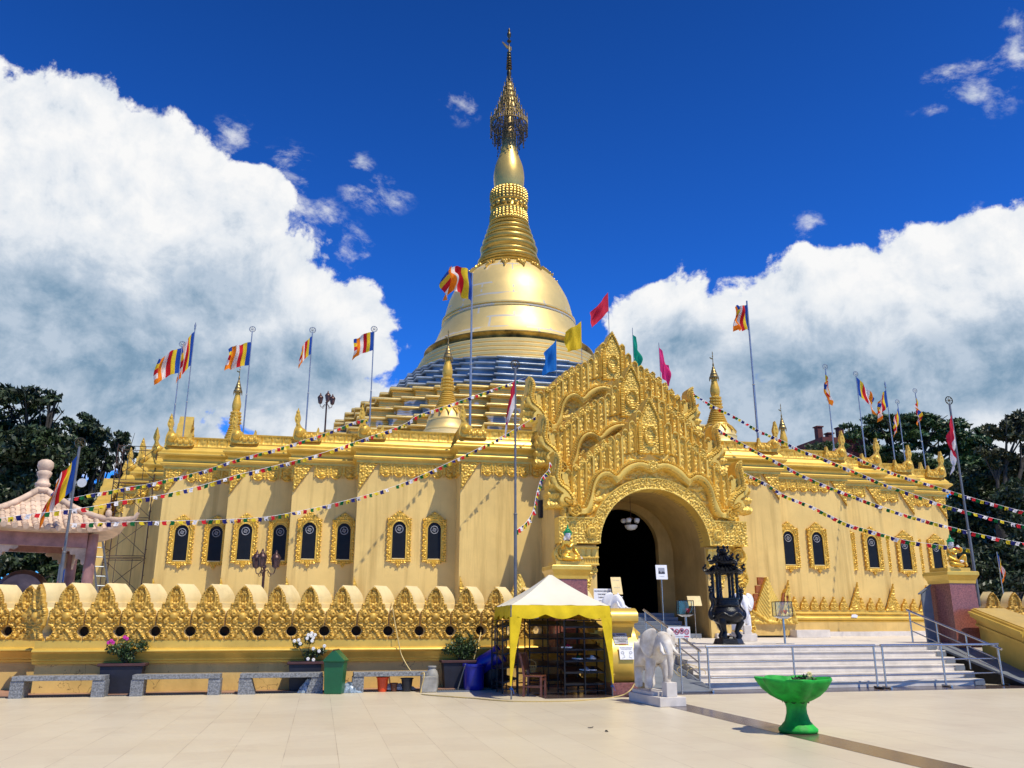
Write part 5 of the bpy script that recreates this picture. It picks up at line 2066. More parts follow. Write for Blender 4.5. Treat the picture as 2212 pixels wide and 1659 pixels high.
o = mb.obj('marble_block', M['marble'], None, bevel=.01)
pl = sight(1745, 1358, Y=32.0)
o.location = (pl.x, 31.6, TZ)
tag(o, 'low white marble block against the hall base, right of the curling gold leaf', 'block')
# ------------------------------------------------------------------ granite benches
def bench(label, pxa, pxb, pya, pyb, taper=0.0, block=False):
    a, b = sight(pxa, pya, Z=0), sight(pxb, pyb, Z=0)
    y = min(21.35, max(21.05, (a.y + b.y) / 2))
    L = b.x - a.x
    t = thing('granite_bench', label, 'bench', ((a.x + b.x) / 2, y, 0), 0, 'granite benches along the wall')
    w, d, h = L / 2, .42, .46
    mb = MB()
    mb.box(-w + .02, w - .02, -.02, d + .02, h - .10, h)
    mb.obj('seat', M['granite'], t, bevel=.008)
    for s in (-1, 1):
        if block and s > 0:
            continue
        mb = MB()
        for k in range(4):
            z0, z1 = (h - .10) * k / 4, (h - .10) * (k + 1) / 4 - .006
            o0, o1 = .27 + taper * (1 - k / 4), .27 + taper * (1 - (k + 1) / 4)
            x0, x1 = s * (w - .0), s * (w - o0)
            x2 = s * (w - o1)
            if k == 3 and not taper:
                pass
            mb.loft([[(x0, 0, z0), (x1, 0, z0), (x1, d, z0), (x0, d, z0)], [(x0, 0, z1), (x2, 0, z1), (x2, d, z1), (x0, d, z1)]])
            mb.box(min(x0, x1) + .006, max(x0, x2) - .006, .004, d - .004, z1, z1 + .006)
        mb.obj('leg', M['granite'], t)
    return t


bench('grey granite bench at the far left, one end in the shade', 20, 221, 1509, 1507)
bench('grey granite bench to the right of the pink-flowered planter', 281, 473, 1504, 1502)
bench('grey granite bench with sloping legs, left of the green bin', 514, 697, 1500, 1498, .12)
b4 = bench('grey granite bench above the orange bucket, its right end on a concrete block', 760, 925, 1497, 1494, 0, True)
e = sight(907, 1494, Z=0)
mb = MB()
mb.box(0, .36, 0, .38, 0.004, .355)
o = mb.obj('concrete_block', M['stonejar'], None, bevel=.012)
o.location = (e.x, 21.0, 0)
tag(o, 'square grey concrete block propping the right end of the bench by the stone jar', 'block')

# ------------------------------------------------------------------ planters and their shrubs


def planter(label, px0, px1, y, zr=.66):
    a, b = sight(px0, 1470, Y=y), sight(px1, 1470, Y=y)
    w = (b.x - a.x) / 2
    t = thing('planter', label, 'planter', ((a.x + b.x) / 2, y + .22, 0.03), 0, 'dark planters along the wall')
    d = .20
    mb = MB()
    mb.loft([[(-w * .80, -d * .9, 0), (w * .80, -d * .9, 0), (w * .80, d * .9, 0), (-w * .80, d * .9, 0)], [(-w * .90, -d, zr - .06), (w * .90, -d, zr - .06), (w * .90, d, zr - .06), (-w * .90, d, zr - .06)]])
    mb.obj('tub', M['potblack'], t, bevel=.01)
    mb = MB()
    for x0, x1, y0, y1 in ((-w, w, -d - .04, -d + .03), (-w, w, d - .03, d + .04), (-w, -w + .07, -d + .03, d - .03), (w - .07, w, -d + .03, d - .03)):
        mb.box(x0, x1, y0, y1, zr - .06, zr)
    mb.obj('rim', M['potrim'], t, bevel=.008)
    mb = MB()
    mb.box(-w + .06, w - .06, -d + .02, d - .02, zr - .10, zr - .03)
    mb.obj('soil', M['soil'], t)
    return t, w, zr + .03


def leaf_cloud(n, blobs, size, seed, flat=.0, shell=.55):
    """n small leaf blades scattered through ellipsoid blobs"""
    r = np.random.default_rng(seed)
    bl = np.array(blobs, float)
    vol = bl[:, 3] * bl[:, 4] * bl[:, 5]
    which = r.choice(len(bl), n, p=vol ** .8 / (vol ** .8).sum())
    d = r.normal(size=(n, 3))
    d /= np.linalg.norm(d, axis=1)[:, None]
    rad = r.random(n) ** shell
    c = bl[which, :3] + d * rad[:, None] * bl[which, 3:]
    u = r.normal(size=(n, 3))
    u /= np.linalg.norm(u, axis=1)[:, None]
    nn = d * .6 + r.normal(size=(n, 3)) * .6 + np.array((0, 0, .5))
    v = np.cross(u, nn)
    v /= np.linalg.norm(v, axis=1)[:, None] + 1e-9
    s = size * (.6 + .8 * r.random(n))[:, None]
    V = np.stack([c - u * s, c + v * s * .42, c + u * s, c - v * s * .42], 1).reshape(-1, 3)
    F = np.arange(4 * n).reshape(-1, 4)
    return V, F


def shrub(label, loc, blobs, n, leafsize, stems, flowers=None, fmat=None, seed=1, cat='shrub'):
    t = thing('shrub', label, cat, loc)
    V, F = leaf_cloud(n, blobs, leafsize, seed)
    quick('foliage', M['leaf'], V, F, t)
    mb = MB()
    r = random.Random(seed)
    for b in blobs[:stems]:
        p = Vector(b[:3])
        mb.tube([(r.uniform(-.03, .03), 0, 0), (p.x * .5 + r.uniform(-.03, .03), p.y * .4, p.z * .5), tuple(p)], [.014, .01, .006], 5)
    mb.obj('stem', M['bark'], t)
    for f in (flowers or []):
        mb = MB()
        for k in range(6):
            a = k * 1.047
            mb.ell((f[0] + .022 * math.cos(a), f[1] - .01, f[2] + .022 * math.sin(a)), (.022, .014, .024), 6, 4)
        mb.ell(f, .016, 6, 4)
        mb.obj('flower', fmat, t)
    return t


t, w_, zt = planter('dark planter holding the bush with magenta flowers', 206, 310, 21.78)
lx = t.location
B = [(-.26, 0, .34, .20, .16, .15), (.02, 0, .40, .22, .18, .17), (.30, 0, .38, .24, .17, .14), (.05, 0, .18, .22, .17, .18), (-.05, 0, .25, .2, .16, .14), (.38, 0, .42, .12, .1, .1)]
shrub('low leafy bush with three magenta flowers, in the left planter', (lx.x, lx.y, zt), B, 1500, .035, 6, [(-.36, -.12, .46), (-.30, -.14, .50), (-.02, -.14, .58), (.03, -.12, .55), (-.26, -.12, .46)], M['pink'], 3)
t, w_, zt = planter('dark planter holding the white roses, beside the green bin', 618, 697, 21.80)
lx = t.location
B = [(-.22, 0, .40, .14, .12, .09), (.06, 0, .52, .15, .13, .14), (.22, 0, .20, .20, .14, .10), (.40, 0, .26, .14, .12, .08), (0, 0, .16, .1, .1, .1)]
shrub('sparse rose bush with a cluster of white blooms, left of the green bin', (lx.x, lx.y, zt), B, 600, .036, 5, [(-.30, -.1, .48), (-.16, -.12, .42), (.02, -.12, .62), (.09, -.14, .60), (.14, -.12, .55), (.10, -.1, .66), (.18, -.12, .62), (.12, -.14, .48), (.0, -.12, .54), (.16, -.14, .30), (.42, -.14, .36), (.30, -.14, .24), (.05, -.14, .06), (.18, -.14, .04), (-.2, -.1, .5)], M['petalw'], 5)
t, w_, zt = planter('dark planter holding the round green bush, left of the blue barrel', 953, 1038, 21.80)
lx = t.location
B = [(-.22, 0, .28, .20, .18, .16), (.05, 0, .36, .24, .2, .2), (.30, 0, .34, .22, .18, .18), (-.05, 0, .52, .14, .12, .16), (.1, 0, .18, .3, .18, .16), (.28, 0, .50, .1, .1, .12), (-.38, 0, .24, .12, .1, .1)]
shrub('thick dark green bush without flowers, left of the blue barrel', (lx.x, lx.y, zt), B, 2300, .034, 6, None, None, 8)

# ------------------------------------------------------------------ bin, buckets, jar, barrels, sheets, hoses
p = sight(722, 1500, Z=0)
t = thing('green_bin', 'tall dark green litter bin with a gabled swing lid', 'bin', (p.x, p.y + .2, 0), R(-14))
mb = MB()
mb.loft([[(-.20, -.17, 0.004), (.20, -.17, 0.004), (.20, .17, 0.004), (-.20, .17, 0.004)], [(-.235, -.20, .72), (.235, -.20, .72), (.235, .20, .72), (-.235, .20, .72)]])
mb.obj('body', M['bingreen'], t, bevel=.012)
mb = MB()
mb.prism([(-.25, .72), (-.25, .755), (-.03, .97), (.03, .97), (.25, .755), (.25, .72)], 'x', -.25, .25)
mb.v = [(y, -x, z) for x, y, z in mb.v]
mb.obj('lid', M['bingreen'], t, bevel=.01)
mb = MB()
mb.tube([(-.0, -.262, .98), (.0, .262, .98)], .02, 6)
mb.obj('hinge', M['brownplastic'], t)


def bucket(name, label, px0, px1, pyb, pyt, mat, handle=True):
    p = sight((px0 + px1) / 2, pyb, Z=0)
    k = (p - EYEP).dot(VF) / F_PX
    r = (px1 - px0) * k / 2
    h = (pyb - pyt) * k * 1.0
    t = thing(name, label, 'bucket' if 'bucket' in name else 'pot', (p.x, p.y + r * .8, 0))
    mb = MB()
    mb.lathe([(r * .70, 0.004), (r * .95, h), (r * 1.04, h + .004), (r * 1.04, h - .025), (r * .93, h - .03)][:3] + [(r * .88, h - .004), (r * .66, .03), (.01, .03)], (0, 0, 0), 22)
    mb.obj('body', mat, t, 40)
    mb = MB()
    mb.tube([(r * 1.01 * math.cos(a), r * 1.01 * math.sin(a), h - .008) for a in [2 * math.pi * k / 22 for k in range(23)]], .012, 6, False)
    mb.obj('rim', mat, t, 60)
    if handle:
        mb = MB()
        mb.tube([(r * math.cos(a), -.25 * r * math.sin(a), h - .01 + .02 * math.sin(a)) for a in [math.pi * k / 10 for k in range(11)]], .005, 4)
        mb.obj('handle', M['steel'], t)
    return t


bucket('orange_bucket', 'orange plastic bucket under the granite bench', 813, 840, 1495, 1465, M['orangeplastic'])
bucket('flower_pot', 'small dull brown pot between the orange bucket and the black bucket', 843, 859, 1494.5, 1477, M['brownplastic'], False)
bucket('black_bucket', 'black plastic bucket under the granite bench', 866, 893, 1494.5, 1467, M['blackplastic'])
p = sight(932, 1494, Z=0)
mb = MB()
mb.lathe([(.12, 0.004), (.155, .05), (.165, .2), (.16, .36), (.13, .46), (.095, .50), (.09, .53), (.105, .54), (.108, .565), (.10, .58), (.07, .585), (.065, .5), (.0, .4)], (0, 0, 0), 24)
o = mb.obj('stone_jar', M['stonejar'], None, 50)
o.location = (p.x + .02, p.y + .16, 0)
tag(o, 'tall grey stoneware jar with a narrow neck, at the end of the bench', 'jar')


def barrel(label, loc, rot, mat):
    t = thing('plastic_barrel', label, 'barrel', loc)
    t.rotation_euler = rot
    mb = MB()
    mb.lathe([(.22, 0), (.245, .03), (.25, .12), (.255, .5), (.262, .55)], (0, 0, 0), 28)
    mb.obj('body', mat, t, 50)
    mb = MB()
    mb.lathe([(.26, .55), (.285, .555), (.285, .61), (.26, .615), (.25, .58)], (0, 0, 0), 28)
    mb.obj('rim', mat, t, 40)
    mb = MB()
    mb.box(.20, .31, -.05, .05, .50, .54)
    mb.obj('handle', mat, t)
    return t


p = sight(1027, 1492, Z=0)
barrel('open blue plastic barrel standing upright, left of the canopy', (p.x, p.y + .25, 0.004), (0, 0, 1.0), M['blueplastic'])
p = sight(1068, 1480, Y=21.9)
barrel('blue plastic barrel lying tilted on a black tub behind the upright one', (p.x - .35, 21.95, .52), (R(25), R(58), 0), M['blueplastic'])
mb = MB()
mb.lathe([(.22, 0.004), (.30, .1), (.33, .3), (.32, .48), (.25, .5)], (0, 0, 0), 24)
o = mb.obj('black_tub', M['blackplastic'], None, 50)
o.location = (p.x - .02, 21.95, 0)
tag(o, 'round black tub under the tilted blue barrel', 'tub')


def sheet_heap(name, label, loc, sx, sy, sz, seed, mat):
    r = np.random.default_rng(seed)
    n = 13
    V, F = [], []
    for j in range(n):
        for i in range(n):
            x, y = i / (n - 1) * 2 - 1, j / (n - 1) * 2 - 1
            k = max(0, 1 - x * x) * max(0, 1 - y * y)
            V.append((x * sx + r.normal() * .02, y * sy + r.normal() * .02, max(.006, k ** .6 * sz * (.55 + .6 * r.random()))))
    for j in range(n - 1):
        for i in range(n - 1):
            a = j * n + i
            F.append((a, a + 1, a + n + 1, a + n))
    o = quick(name, mat, V, F, None)
    o.location = loc
    return tag(o, label, 'plastic sheet')


p = sight(745, 1492, Z=0)
sheet_heap('plastic_bag', 'crumpled clear plastic bag on the ground, right of the green bin', (p.x + .12, 21.4, 0), .24, .16, .24, 4, M['bag'])
p = sight(670, 1488, Z=0)
sheet_heap('plastic_sheet', 'crumpled blue-grey plastic sheet under the sloping-leg bench', (p.x, 21.6, 0), .26, .14, .30, 5, M['bag'])
p = sight(852, 1488, Z=0)
sheet_heap('folded_mat', 'folded grey and white mat behind the two black pots', (p.x, 21.62, 0.03), .45, .12, .16, 6, M['papergrey'])
p = sight(1010, 1495, Z=0)
mb = MB()
mb.box(-.42, .42, -.16, .16, .004, .022)
o = mb.obj('glass_sheet', M['alum'], None)
o.location = (p.x - .3, p.y + .2, 0)
tag(o, 'flat grey metal sheet lying on the tiles in front of the planter', 'sheet')


def hose(name, label, pts, r=.014, mat='hose'):
    mb = MB()
    mb.tube(catmull(pts, 6), r, 6)
    o = mb.obj(name, M[mat], None, 60)
    return tag(o, label, 'hose')


def zo(x, y, sc, ox, oy):
    return (ox + x / sc) / 1.1067, (oy + y / sc) / 1.1067


pts = [sight(*zo(x, y, 5.53, 800, 1380), Y=yy) for x, y, yy in ((750, 330, 22.6), (765, 400, 22.18), (790, 560, 22.15), (850, 880, 22.0), (890, 1040, 21.95), (1000, 1230, 21.75))]
pts += [sight(*zo(1100, 1300, 5.53, 800, 1380), Y=21.5), sight(*zo(1185, 1270, 5.53, 800, 1380), Y=21.0)]
gp = [(1140, 1520, 5.53, 800, 1380), (1200, 1552, 5.53, 800, 1380), (1700, 1590, 5.53, 800, 1380), (0, 1512, 4.74, 1130, 1350), (400, 1545, 4.74, 1130, 1350), (900, 1548, 4.74, 1130, 1350), (1250, 1535, 4.74, 1130, 1350), (1650, 1492, 4.74, 1130, 1350)]
pts += [sight(*zo(*q), Z=.014) for q in gp]
pts += [sight(*zo(1790, 1420, 4.74, 1130, 1350), Y=18.9), sight(*zo(1850, 1310, 4.74, 1130, 1350), Y=19.6), sight(*zo(1895, 1265, 4.74, 1130, 1350), Y=19.9)]
hose('garden_hose', 'long yellow hose hanging over the wall, then running along the tiles past the canopy', pts)
pts = [sight(*zo(x, y, 5.53, 800, 1380), Y=yy) for x, y, yy in ((1935, 700, 22.5), (1925, 770, 22.15), (1880, 930, 22.0), (1840, 1080, 21.98))]
hose('garden_hose', 'short yellow hose coming out of a weep hole above the green bush', pts)
a, b = sight(*zo(1730, 1150, 5.53, 800, 1380), Y=21.15), sight(*zo(1625, 1490, 5.53, 800, 1380), Z=.01)
mb = MB()
mb.tube([a, b], .014, 6)
tag(mb.obj('stick', M['alum']), 'thin grey stick leaning on the blue barrel', 'stick')

# ------------------------------------------------------------------ the canopy
TA, TB, TC_, TD = (4.14, 18.75), (6.55, 19.05), (6.75, 21.6), (4.38, 21.75)
tent = thing('canopy', 'small square canopy with a cream peaked top and yellow scalloped valance', 'canopy', (0, 0, 0))
ev = 1.98
corners = [Vector((x, y, ev)) for x, y in (TA, TB, TC_, TD)]
cen = sum(corners, Vector()) / 4
ap = Vector((cen.x - .05, cen.y - .2, 2.74))
rings = []
NS = 10
for t_ in np.linspace(0, 1, 9):
    ring = []
    for k in range(4):
        for i in range(NS):
            e_ = corners[k].lerp(corners[(k + 1) % 4], i / NS)
            p = e_.lerp(ap, min(t_, .965))
            sag = .07 * math.sin(math.pi * t_) * (math.sin(math.pi * i / NS)) + .05 * math.sin(math.pi * t_)
            ring.append(p - Vector((0, 0, sag + .012 * math.sin(i * 1.9 + k + t_ * 5) * (1 - t_))))
    rings.append(ring)
mb = MB()
mb.loft(rings, True)
# drop the bottom cap so that the underside is open
mb.f = [f for f in mb.f if not (len(f) == 4 * NS and 0 in f)]
mb.mi = mb.mi[:len(mb.f)]
mb.obj('top_cloth', M['tentwhite'], tent, 35)
mb = MB()
for k in range(4):
    a, b = corners[k], corners[(k + 1) % 4]
    d = (b - a).normalized()
    nrm = Vector((d.y, -d.x, 0))
    N = 36
    top, bot = [], []
    for i in range(N + 1):
        s = i / N
        ph = (s * 3.0) % 1.0
        dep = .20 + .10 * math.sin(math.pi * ph) if .02 < s < .98 else .3
        dep = max(dep, .2 + .35 * max(0, .06 - min(s, 1 - s)) / .06)
        wv = .02 * math.sin(i * 1.1 + k) + .03 * math.sin(math.pi * ph)
        p = a.lerp(b, s) + nrm * .012
        top.append(p)
        bot.append(p + nrm * wv - Vector((0, 0, dep)))
    mb.loft([top, [(u + v) / 2 + nrm * .01 for u, v in zip(top, bot)], bot], False, False)
mb.obj('valance', M['tentyellow'], tent, 60)
for k, (c, dx) in enumerate(zip(corners, (1, -1, -1, 1))):
    mb = MB()
    mb.tube([(c.x, c.y, 0.004), (c.x, c.y, ev)], .018, 6)
    lg = mb.obj('leg', M['polegrey'], tent)
    if k < 2:
        d = (corners[1] - corners[0]).normalized() * (1 if k == 0 else -1)
        e2 = (corners[3] - corners[0]).normalized() if k == 0 else (corners[2] - corners[1]).normalized()
        mb = MB()
        rings = []
        for z, w1, w2 in ((1.72, .28, .18), (1.4, .22, .14), (.9, .12, .08), (.45, .05, .04), (.28, .035, .03)):
            o_ = Vector((c.x, c.y, z)) - d * .03 - e2 * .03
            rings.append([o_ + d * w1, o_, o_ + e2 * w2])
        mb.loft(rings, False, False)
        mb.obj('leg_cloth', M['tentyellow'], lg, 60)
        mb = MB()
        mb.tube([(c.x + .03 * math.cos(a), c.y + .03 * math.sin(a), .22 + .02 * math.sin(3 * a)) for a in [2 * math.pi * i / 8 for i in range(9)]], .008, 5)
        mb.tube([(c.x + .02, c.y - .03, .22), (c.x + .05, c.y - .05, .12)], .007, 4)
        mb.obj('rope_tie', M['fsky'], lg)

# shoe racks under the canopy


def rack(label, x0, x1, y0, y1, h, shelves, slope=.10):
    t = thing('shoe_rack', label, 'shoe rack', ((x0 + x1) / 2, (y0 + y1) / 2, 0), 0, 'black shoe racks under the canopy')
    w, d = (x1 - x0) / 2, (y1 - y0) / 2
    mb = MB()
    nx = max(2, int(round((x1 - x0) / .55)) + 1)
    ny = max(2, int(round((y1 - y0) / .55)) + 1)
    if d > w:
        for j in range(ny):
            y = -d + 2 * d * j / (ny - 1)
            for x in (-w, w):
                mb.box(x - .014, x + .014, y - .014, y + .014, 0.004, h)
    else:
        for i in range(nx):
            x = -w + 2 * w * i / (nx - 1)
            for y in (-d, d):
                mb.box(x - .014, x + .014, y - .014, y + .014, 0.004, h)
    for z in (.10, h - .01):
        for y in (-d, d):
            mb.box(-w + .014, w - .014, y - .010, y + .010, z - .010, z + .010)
        for x in (-w, w):
            mb.box(x - .010, x + .010, -d + .014, d - .014, z - .010, z + .010)
    mb.obj('frame', M['blackrack'], t)
    for k in range(shelves):
        z = .22 + (h - .40) * k / max(1, shelves - 1)
        mb = MB()
        mb.loft([[(-w + .016, -d + .016, z), (w - .016, -d + .016, z + (slope if d > w else 0)), (w - .016, d - .016, z + slope), (-w + .016, d - .016, z + (slope if d < w else 0))], [(-w + .016, -d + .016, z + .035), (w - .016, -d + .016, z + .035 + (slope if d > w else 0)), (w - .016, d - .016, z + .035 + slope), (-w + .016, d - .016, z + .035 + (slope if d < w else 0))]])
        mb.obj('shelf', M['blackrack'], t)
    return t


rack('tall black shoe rack at the right of the canopy, with a few shoes', 5.55, 6.52, 19.45, 20.05, 1.66, 6)
rack('tall black shoe rack at the back right of the canopy, mostly empty', 5.1, 6.5, 21.0, 21.5, 1.7, 5)
rack('narrow black shoe rack at the left side of the canopy, next to the blue barrels', 4.25, 4.62, 20.2, 21.5, 1.66, 5)

shoes = [('grey and white sandal on the lowest filled shelf of the shoe rack', 1263, 1440, 'papergrey'), ('white striped dark shoe beside the grey sandal on the shoe rack', 1277, 1447, 'blackplastic'),
         ('red slipper on the middle shelf of the shoe rack', 1204, 1413, 'fcrim'), ('green and white shoe on the middle shelf of the shoe rack', 1247, 1413, 'fgreen'), ('pale pink slipper on the upper filled shelf of the shoe rack', 1276, 1422, 'skinw')]
rk = [o for o in COL.objects if o.name.startswith('shoe_rack')][0]
for lab, px, py, mt in shoes:
    p = sight(px, py, Y=19.6)
    # sit on the nearest shelf
    best = None
    for k in range(6):
        z = .22 + (1.66 - .40) * k / 5 + .045
        if best is None or abs(z - p.z) < abs(best - p.z):
            best = z
    t = thing('shoe', lab, 'shoe', (min(max(p.x, 5.65), 6.42), 19.60, best + .012), R(35), 'shoes on the rack')
    mb = MB()
    mb.loft([[(x * s, y, z) for x, y in ((-.045, -.13), (.045, -.13), (.05, -.05), (.036, .05), (.04, .13), (-.04, .13), (-.036, .05), (-.05, -.05))] for z, s in ((0, 1), (.028, 1.02))])
    mb.obj('sole', M['paper'] if mt != 'skinw' else M[mt], t)
    mb = MB()
    mb.loft([[(-.05, -.11, .028), (0, -.11, .06), (.05, -.11, .028)], [(-.052, -.05, .028), (0, -.05, .085), (.052, -.05, .028)], [(-.04, .0, .028), (0, .0, .09), (.04, .0, .028)]], False, False)
    mb.obj('upper', M[mt], t)


def chair(label, loc, rz):
    t = thing('wooden_chair', label, 'chair', loc, rz)
    mb = MB()
    mb.box(-.22, .22, -.22, .22, .42, .455)
    mb.obj('seat', M['wood'], t, bevel=.01)
    for x in (-.20, .20):
        mb = MB()
        mb.box(x - .022, x + .022, -.215, -.17, 0.004, .42)
        mb.obj('leg', M['wood'], t)
        mb = MB()
        mb.loft([[(x - .022, y0, z), (x + .022, y0, z), (x + .022, y0 + .045, z), (x - .022, y0 + .045, z)] for y0, z in ((.19, 0.004), (.18, .44), (.22, .70), (.28, .93))])
        mb.obj('leg', M['wood'], t)
    mb = MB()
    mb.loft([[(-.178, y, z), (.178, y, z), (.178, y + .02, z), (-.178, y + .02, z)] for y, z in ((.20, .56), (.225, .72), (.285, .92))])
    mb.obj('backrest', M['wood'], t)
    mb = MB()
    for x in (-.20, .20):
        mb.box(x - .012, x + .012, -.17, .19, .20, .225)
    mb.box(-.178, .178, -.20, -.18, .34, .40)
    mb.obj('stretcher', M['wood'], t)
    return t


p = sight(1158, 1506, Z=0)
chair('brown wooden chair seen side-on under the front left of the canopy', (p.x + .03, p.y + .22, 0), R(62))
chair('second brown wooden chair in the shade at the back of the canopy', (4.98, 20.55, 0), R(120))
t = thing('wicker_basket', 'pale wire basket on the seat of the wooden chair in the shade', 'basket', (4.98, 20.5, .455))
mb = MB()
for z, r in ((.01, .13), (.08, .15), (.15, .17)):
    mb.tube([(r * math.cos(a), r * math.sin(a), z) for a in [2 * math.pi * k / 20 for k in range(21)]], .007, 4, False)
for k in range(16):
    a = 2 * math.pi * k / 16
    mb.tube([(.13 * math.cos(a), .13 * math.sin(a), .01), (.17 * math.cos(a), .17 * math.sin(a), .15)], .005, 4)
mb.obj('wires', M['hose'], t)
mb = MB()
mb.tube([(.16 * math.cos(a), 0, .15 + .14 * math.sin(a)) for a in [math.pi * k / 10 for k in range(11)]], .008, 5)
mb.obj('handle', M['hose'], t)
# table sheet hung at the back and a steel post
t = poster('notice_board', 'white printed sheet hung under the canopy roof', 4.92, 5.32, 1.80, .20, 20.9, 0, M['paper'], lambda t, w, h: text('TITIPAN ALAS KAKI', .036, M['ink'], t, (0, -.009, 0)))

# ------------------------------------------------------------------ elephants


def elephant(label, loc, rz, sc, mat, plinth):
    t = thing('elephant_statue', label, 'statue', loc, rz)
    t.scale = (sc,) * 3
    z0 = plinth
    P_ = [(0, .44, .74), (0, .14, .78), (0, -.14, .84), (0, -.36, 1.02), (0, -.52, 1.14), (0, -.55, 1.25)]
    E_ = [(0, 1), (1, 2), (2, 3), (3, 4), (4, 5)]
    R_ = [(.23, .23), (.27, .27), (.235, .26), (.16, .18), (.185, .19), (.11, .10)]

    def ch(start, pts, rad):
        i = start
        for p, r in zip(pts, rad):
            P_.append(p)
            R_.append((r, r))
            E_.append((i, len(P_) - 1))
            i = len(P_) - 1
    ch(4, [(0, -.70, 1.0), (0, -.79, .78), (0, -.81, .56), (0, -.78, .38), (0, -.72, .27)], [.12, .082, .066, .055, .045])
    ch(2, [(.19, -.20, .50), (.195, -.22, .26), (.195, -.23, .03)], [.105, .088, .105])
    ch(2, [(-.19, -.20, .50), (-.195, -.13, .26), (-.195, -.12, .03)], [.105, .088, .105])
    ch(0, [(.17, .50, .46), (.175, .54, .26), (.175, .52, .03)], [.115, .09, .10])
    ch(0, [(-.17, .48, .46), (-.175, .44, .26), (-.175, .44, .03)], [.115, .09, .10])
    ch(0, [(0, .68, .76), (0, .72, .56), (0, .71, .40)], [.045, .022, .028])
    P_ = [(x, y, z + z0) for x, y, z in P_]
    b = skin_body('body', mat, t, P_, E_, R_, 1, 3)
    for s in (-1, 1):
        mb = MB()
        ol = catmull([(-.29, 1.26), (-.40, 1.30), (-.55, 1.20), (-.60, 1.0), (-.54, .80), (-.44, .70), (-.36, .78), (-.31, .98)], 4, True)
        rings = []
        for y, k in ((-.02, .92), (-.005, 1), (.02, 1), (.035, .9)):
            rings.append([(s * (.13 + .92 * (-.29 - u)), -.42 + (-.29 - u) * .55 + y + .03 * math.sin(v * 9), (v - 1.0) * k + 1.0 + z0) for u, v in ol])
        mb.loft(rings)
        mb.obj('ear', mat, t, 60)
        mb = MB()
        mb.tube([(s * .10, -.62, 1.0 + z0), (s * .15, -.74, .84 + z0), (s * .165, -.88, .77 + z0), (s * .15, -1.0, .79 + z0)], [.045, .04, .03, .008], 8)
        mb.obj('tusk', mat, t, 60)
        mb = MB()
        mb.ell((s * .155, -.62, 1.16 + z0), (.014, .03, .022), 8, 6)
        mb.obj('eye', mat, t, 60)
    if plinth:
        mb = MB()
        mb.box(-.30, .30, -.85, .72, 0.004, z0 - .07)
        mb.box(-.24, .24, -.42, .66, z0 - .07, z0 + .005)
        mb.box(-.12, .12, -.82, -.60, z0 - .07, z0 + .22)
        mb.obj('plinth', M['marble'], t, bevel=.008)
    return t


f_, r_ = sight(1423, 1528.3, Z=0), sight(1476, 1527, Z=0)
elephant('weathered white marble elephant on a plinth, at the foot of the stair', ((f_.x + r_.x) / 2, f_.y + .82, 0), R(4), .95, M['eleph'], .26)
elephant('smooth white elephant figure behind the canopy top, left of the dark doorway', (9.15, 27.0, TZ), R(28), .95, M['elephw'], .30)
elephant('smooth white elephant figure half hidden behind the black incense burner', (13.75, 26.6, TZ), R(-14), .95, M['elephw'], .30)

# ------------------------------------------------------------------ cast iron incense burner
p = sight(1576, 1389, Y=22.45)
t = thing('incense_burner', 'tall black cast iron incense burner with a two-tier pagoda roof and dragon handles', 'incense burner', (p.x, 22.5, TZ), R(12))
MI = M['ironblack']
mb = MB()
mb.loft([[(r * math.cos(a), r * math.sin(a), z) for a in [2 * math.pi * (k + .5) / 6 for k in range(6)]] for r, z in ((.46, .0), (.42, .03), (.37, .15), (.30, .16))])
mb.ell((0, 0, .16), (.2, .2, .08), 12, 6)
mb.obj('base', MI, t)
for k in range(3):
    a = math.radians(-90 + 60 + 120 * k)
    c, s = math.cos(a), math.sin(a)
    mb = MB()
    mb.tube([(.26 * c, .26 * s, .14), (.31 * c, .31 * s, .22), (.24 * c, .24 * s, .34), (.30 * c, .30 * s, .46), (.36 * c, .36 * s, .58), (.30 * c, .30 * s, .70)], [.08, .09, .065, .08, .11, .13], 10)
    mb.ell((.37 * c, .37 * s, .57), (.09, .09, .08), 8, 6)
    mb.obj('leg', MI, t, 60)
mb = MB()
mb.lathe([(.05, .52), (.24, .54), (.38, .62), (.46, .74), (.47, .84), (.42, .94), (.37, .98), (.36, 1.0), (.38, 1.02), (.38, 1.06), (.35, 1.07), (.35, 1.20), (.39, 1.21), (.39, 1.25), (.3, 1.25)], (0, 0, 0), 36)
mb.obj('bowl', MI, t, 45)
mb = MB()
mb.tube([(.462 * math.cos(a), .462 * math.sin(a), .80 + .05 * math.sin(a * 7)) for a in [2 * math.pi * k / 80 for k in range(81)]], .035, 6, False)
mb.obj('dragon_relief', MI, t, 60)
for s in (-1, 1):
    mb = MB()
    pts = [(s * .42, 0, .78), (s * .55, -.03, .70), (s * .60, -.03, .84), (s * .50, 0, .98), (s * .46, 0, 1.12), (s * .54, -.02, 1.28), (s * .50, -.03, 1.42), (s * .58, -.05, 1.46)]
    mb.tube(catmull(pts, 4), [.06] * 8 + [.055] * 12 + [.05] * 9, 8)
    for q in range(8):
        mb.ell((s * (.52 + .03 * math.cos(q * 2.1)), -.03 + .05 * math.sin(q * 1.7), 1.36 + .02 * q), (.05, .04, .035), 6, 4)
    for q in range(5):
        mb.bar((s * .52, 0, 1.42), (s * (.62 - .05 * q), .03 * q - .06, 1.56 + .02 * (q % 2)), .025)
    mb.obj('dragon_handle', MI, t, 60)
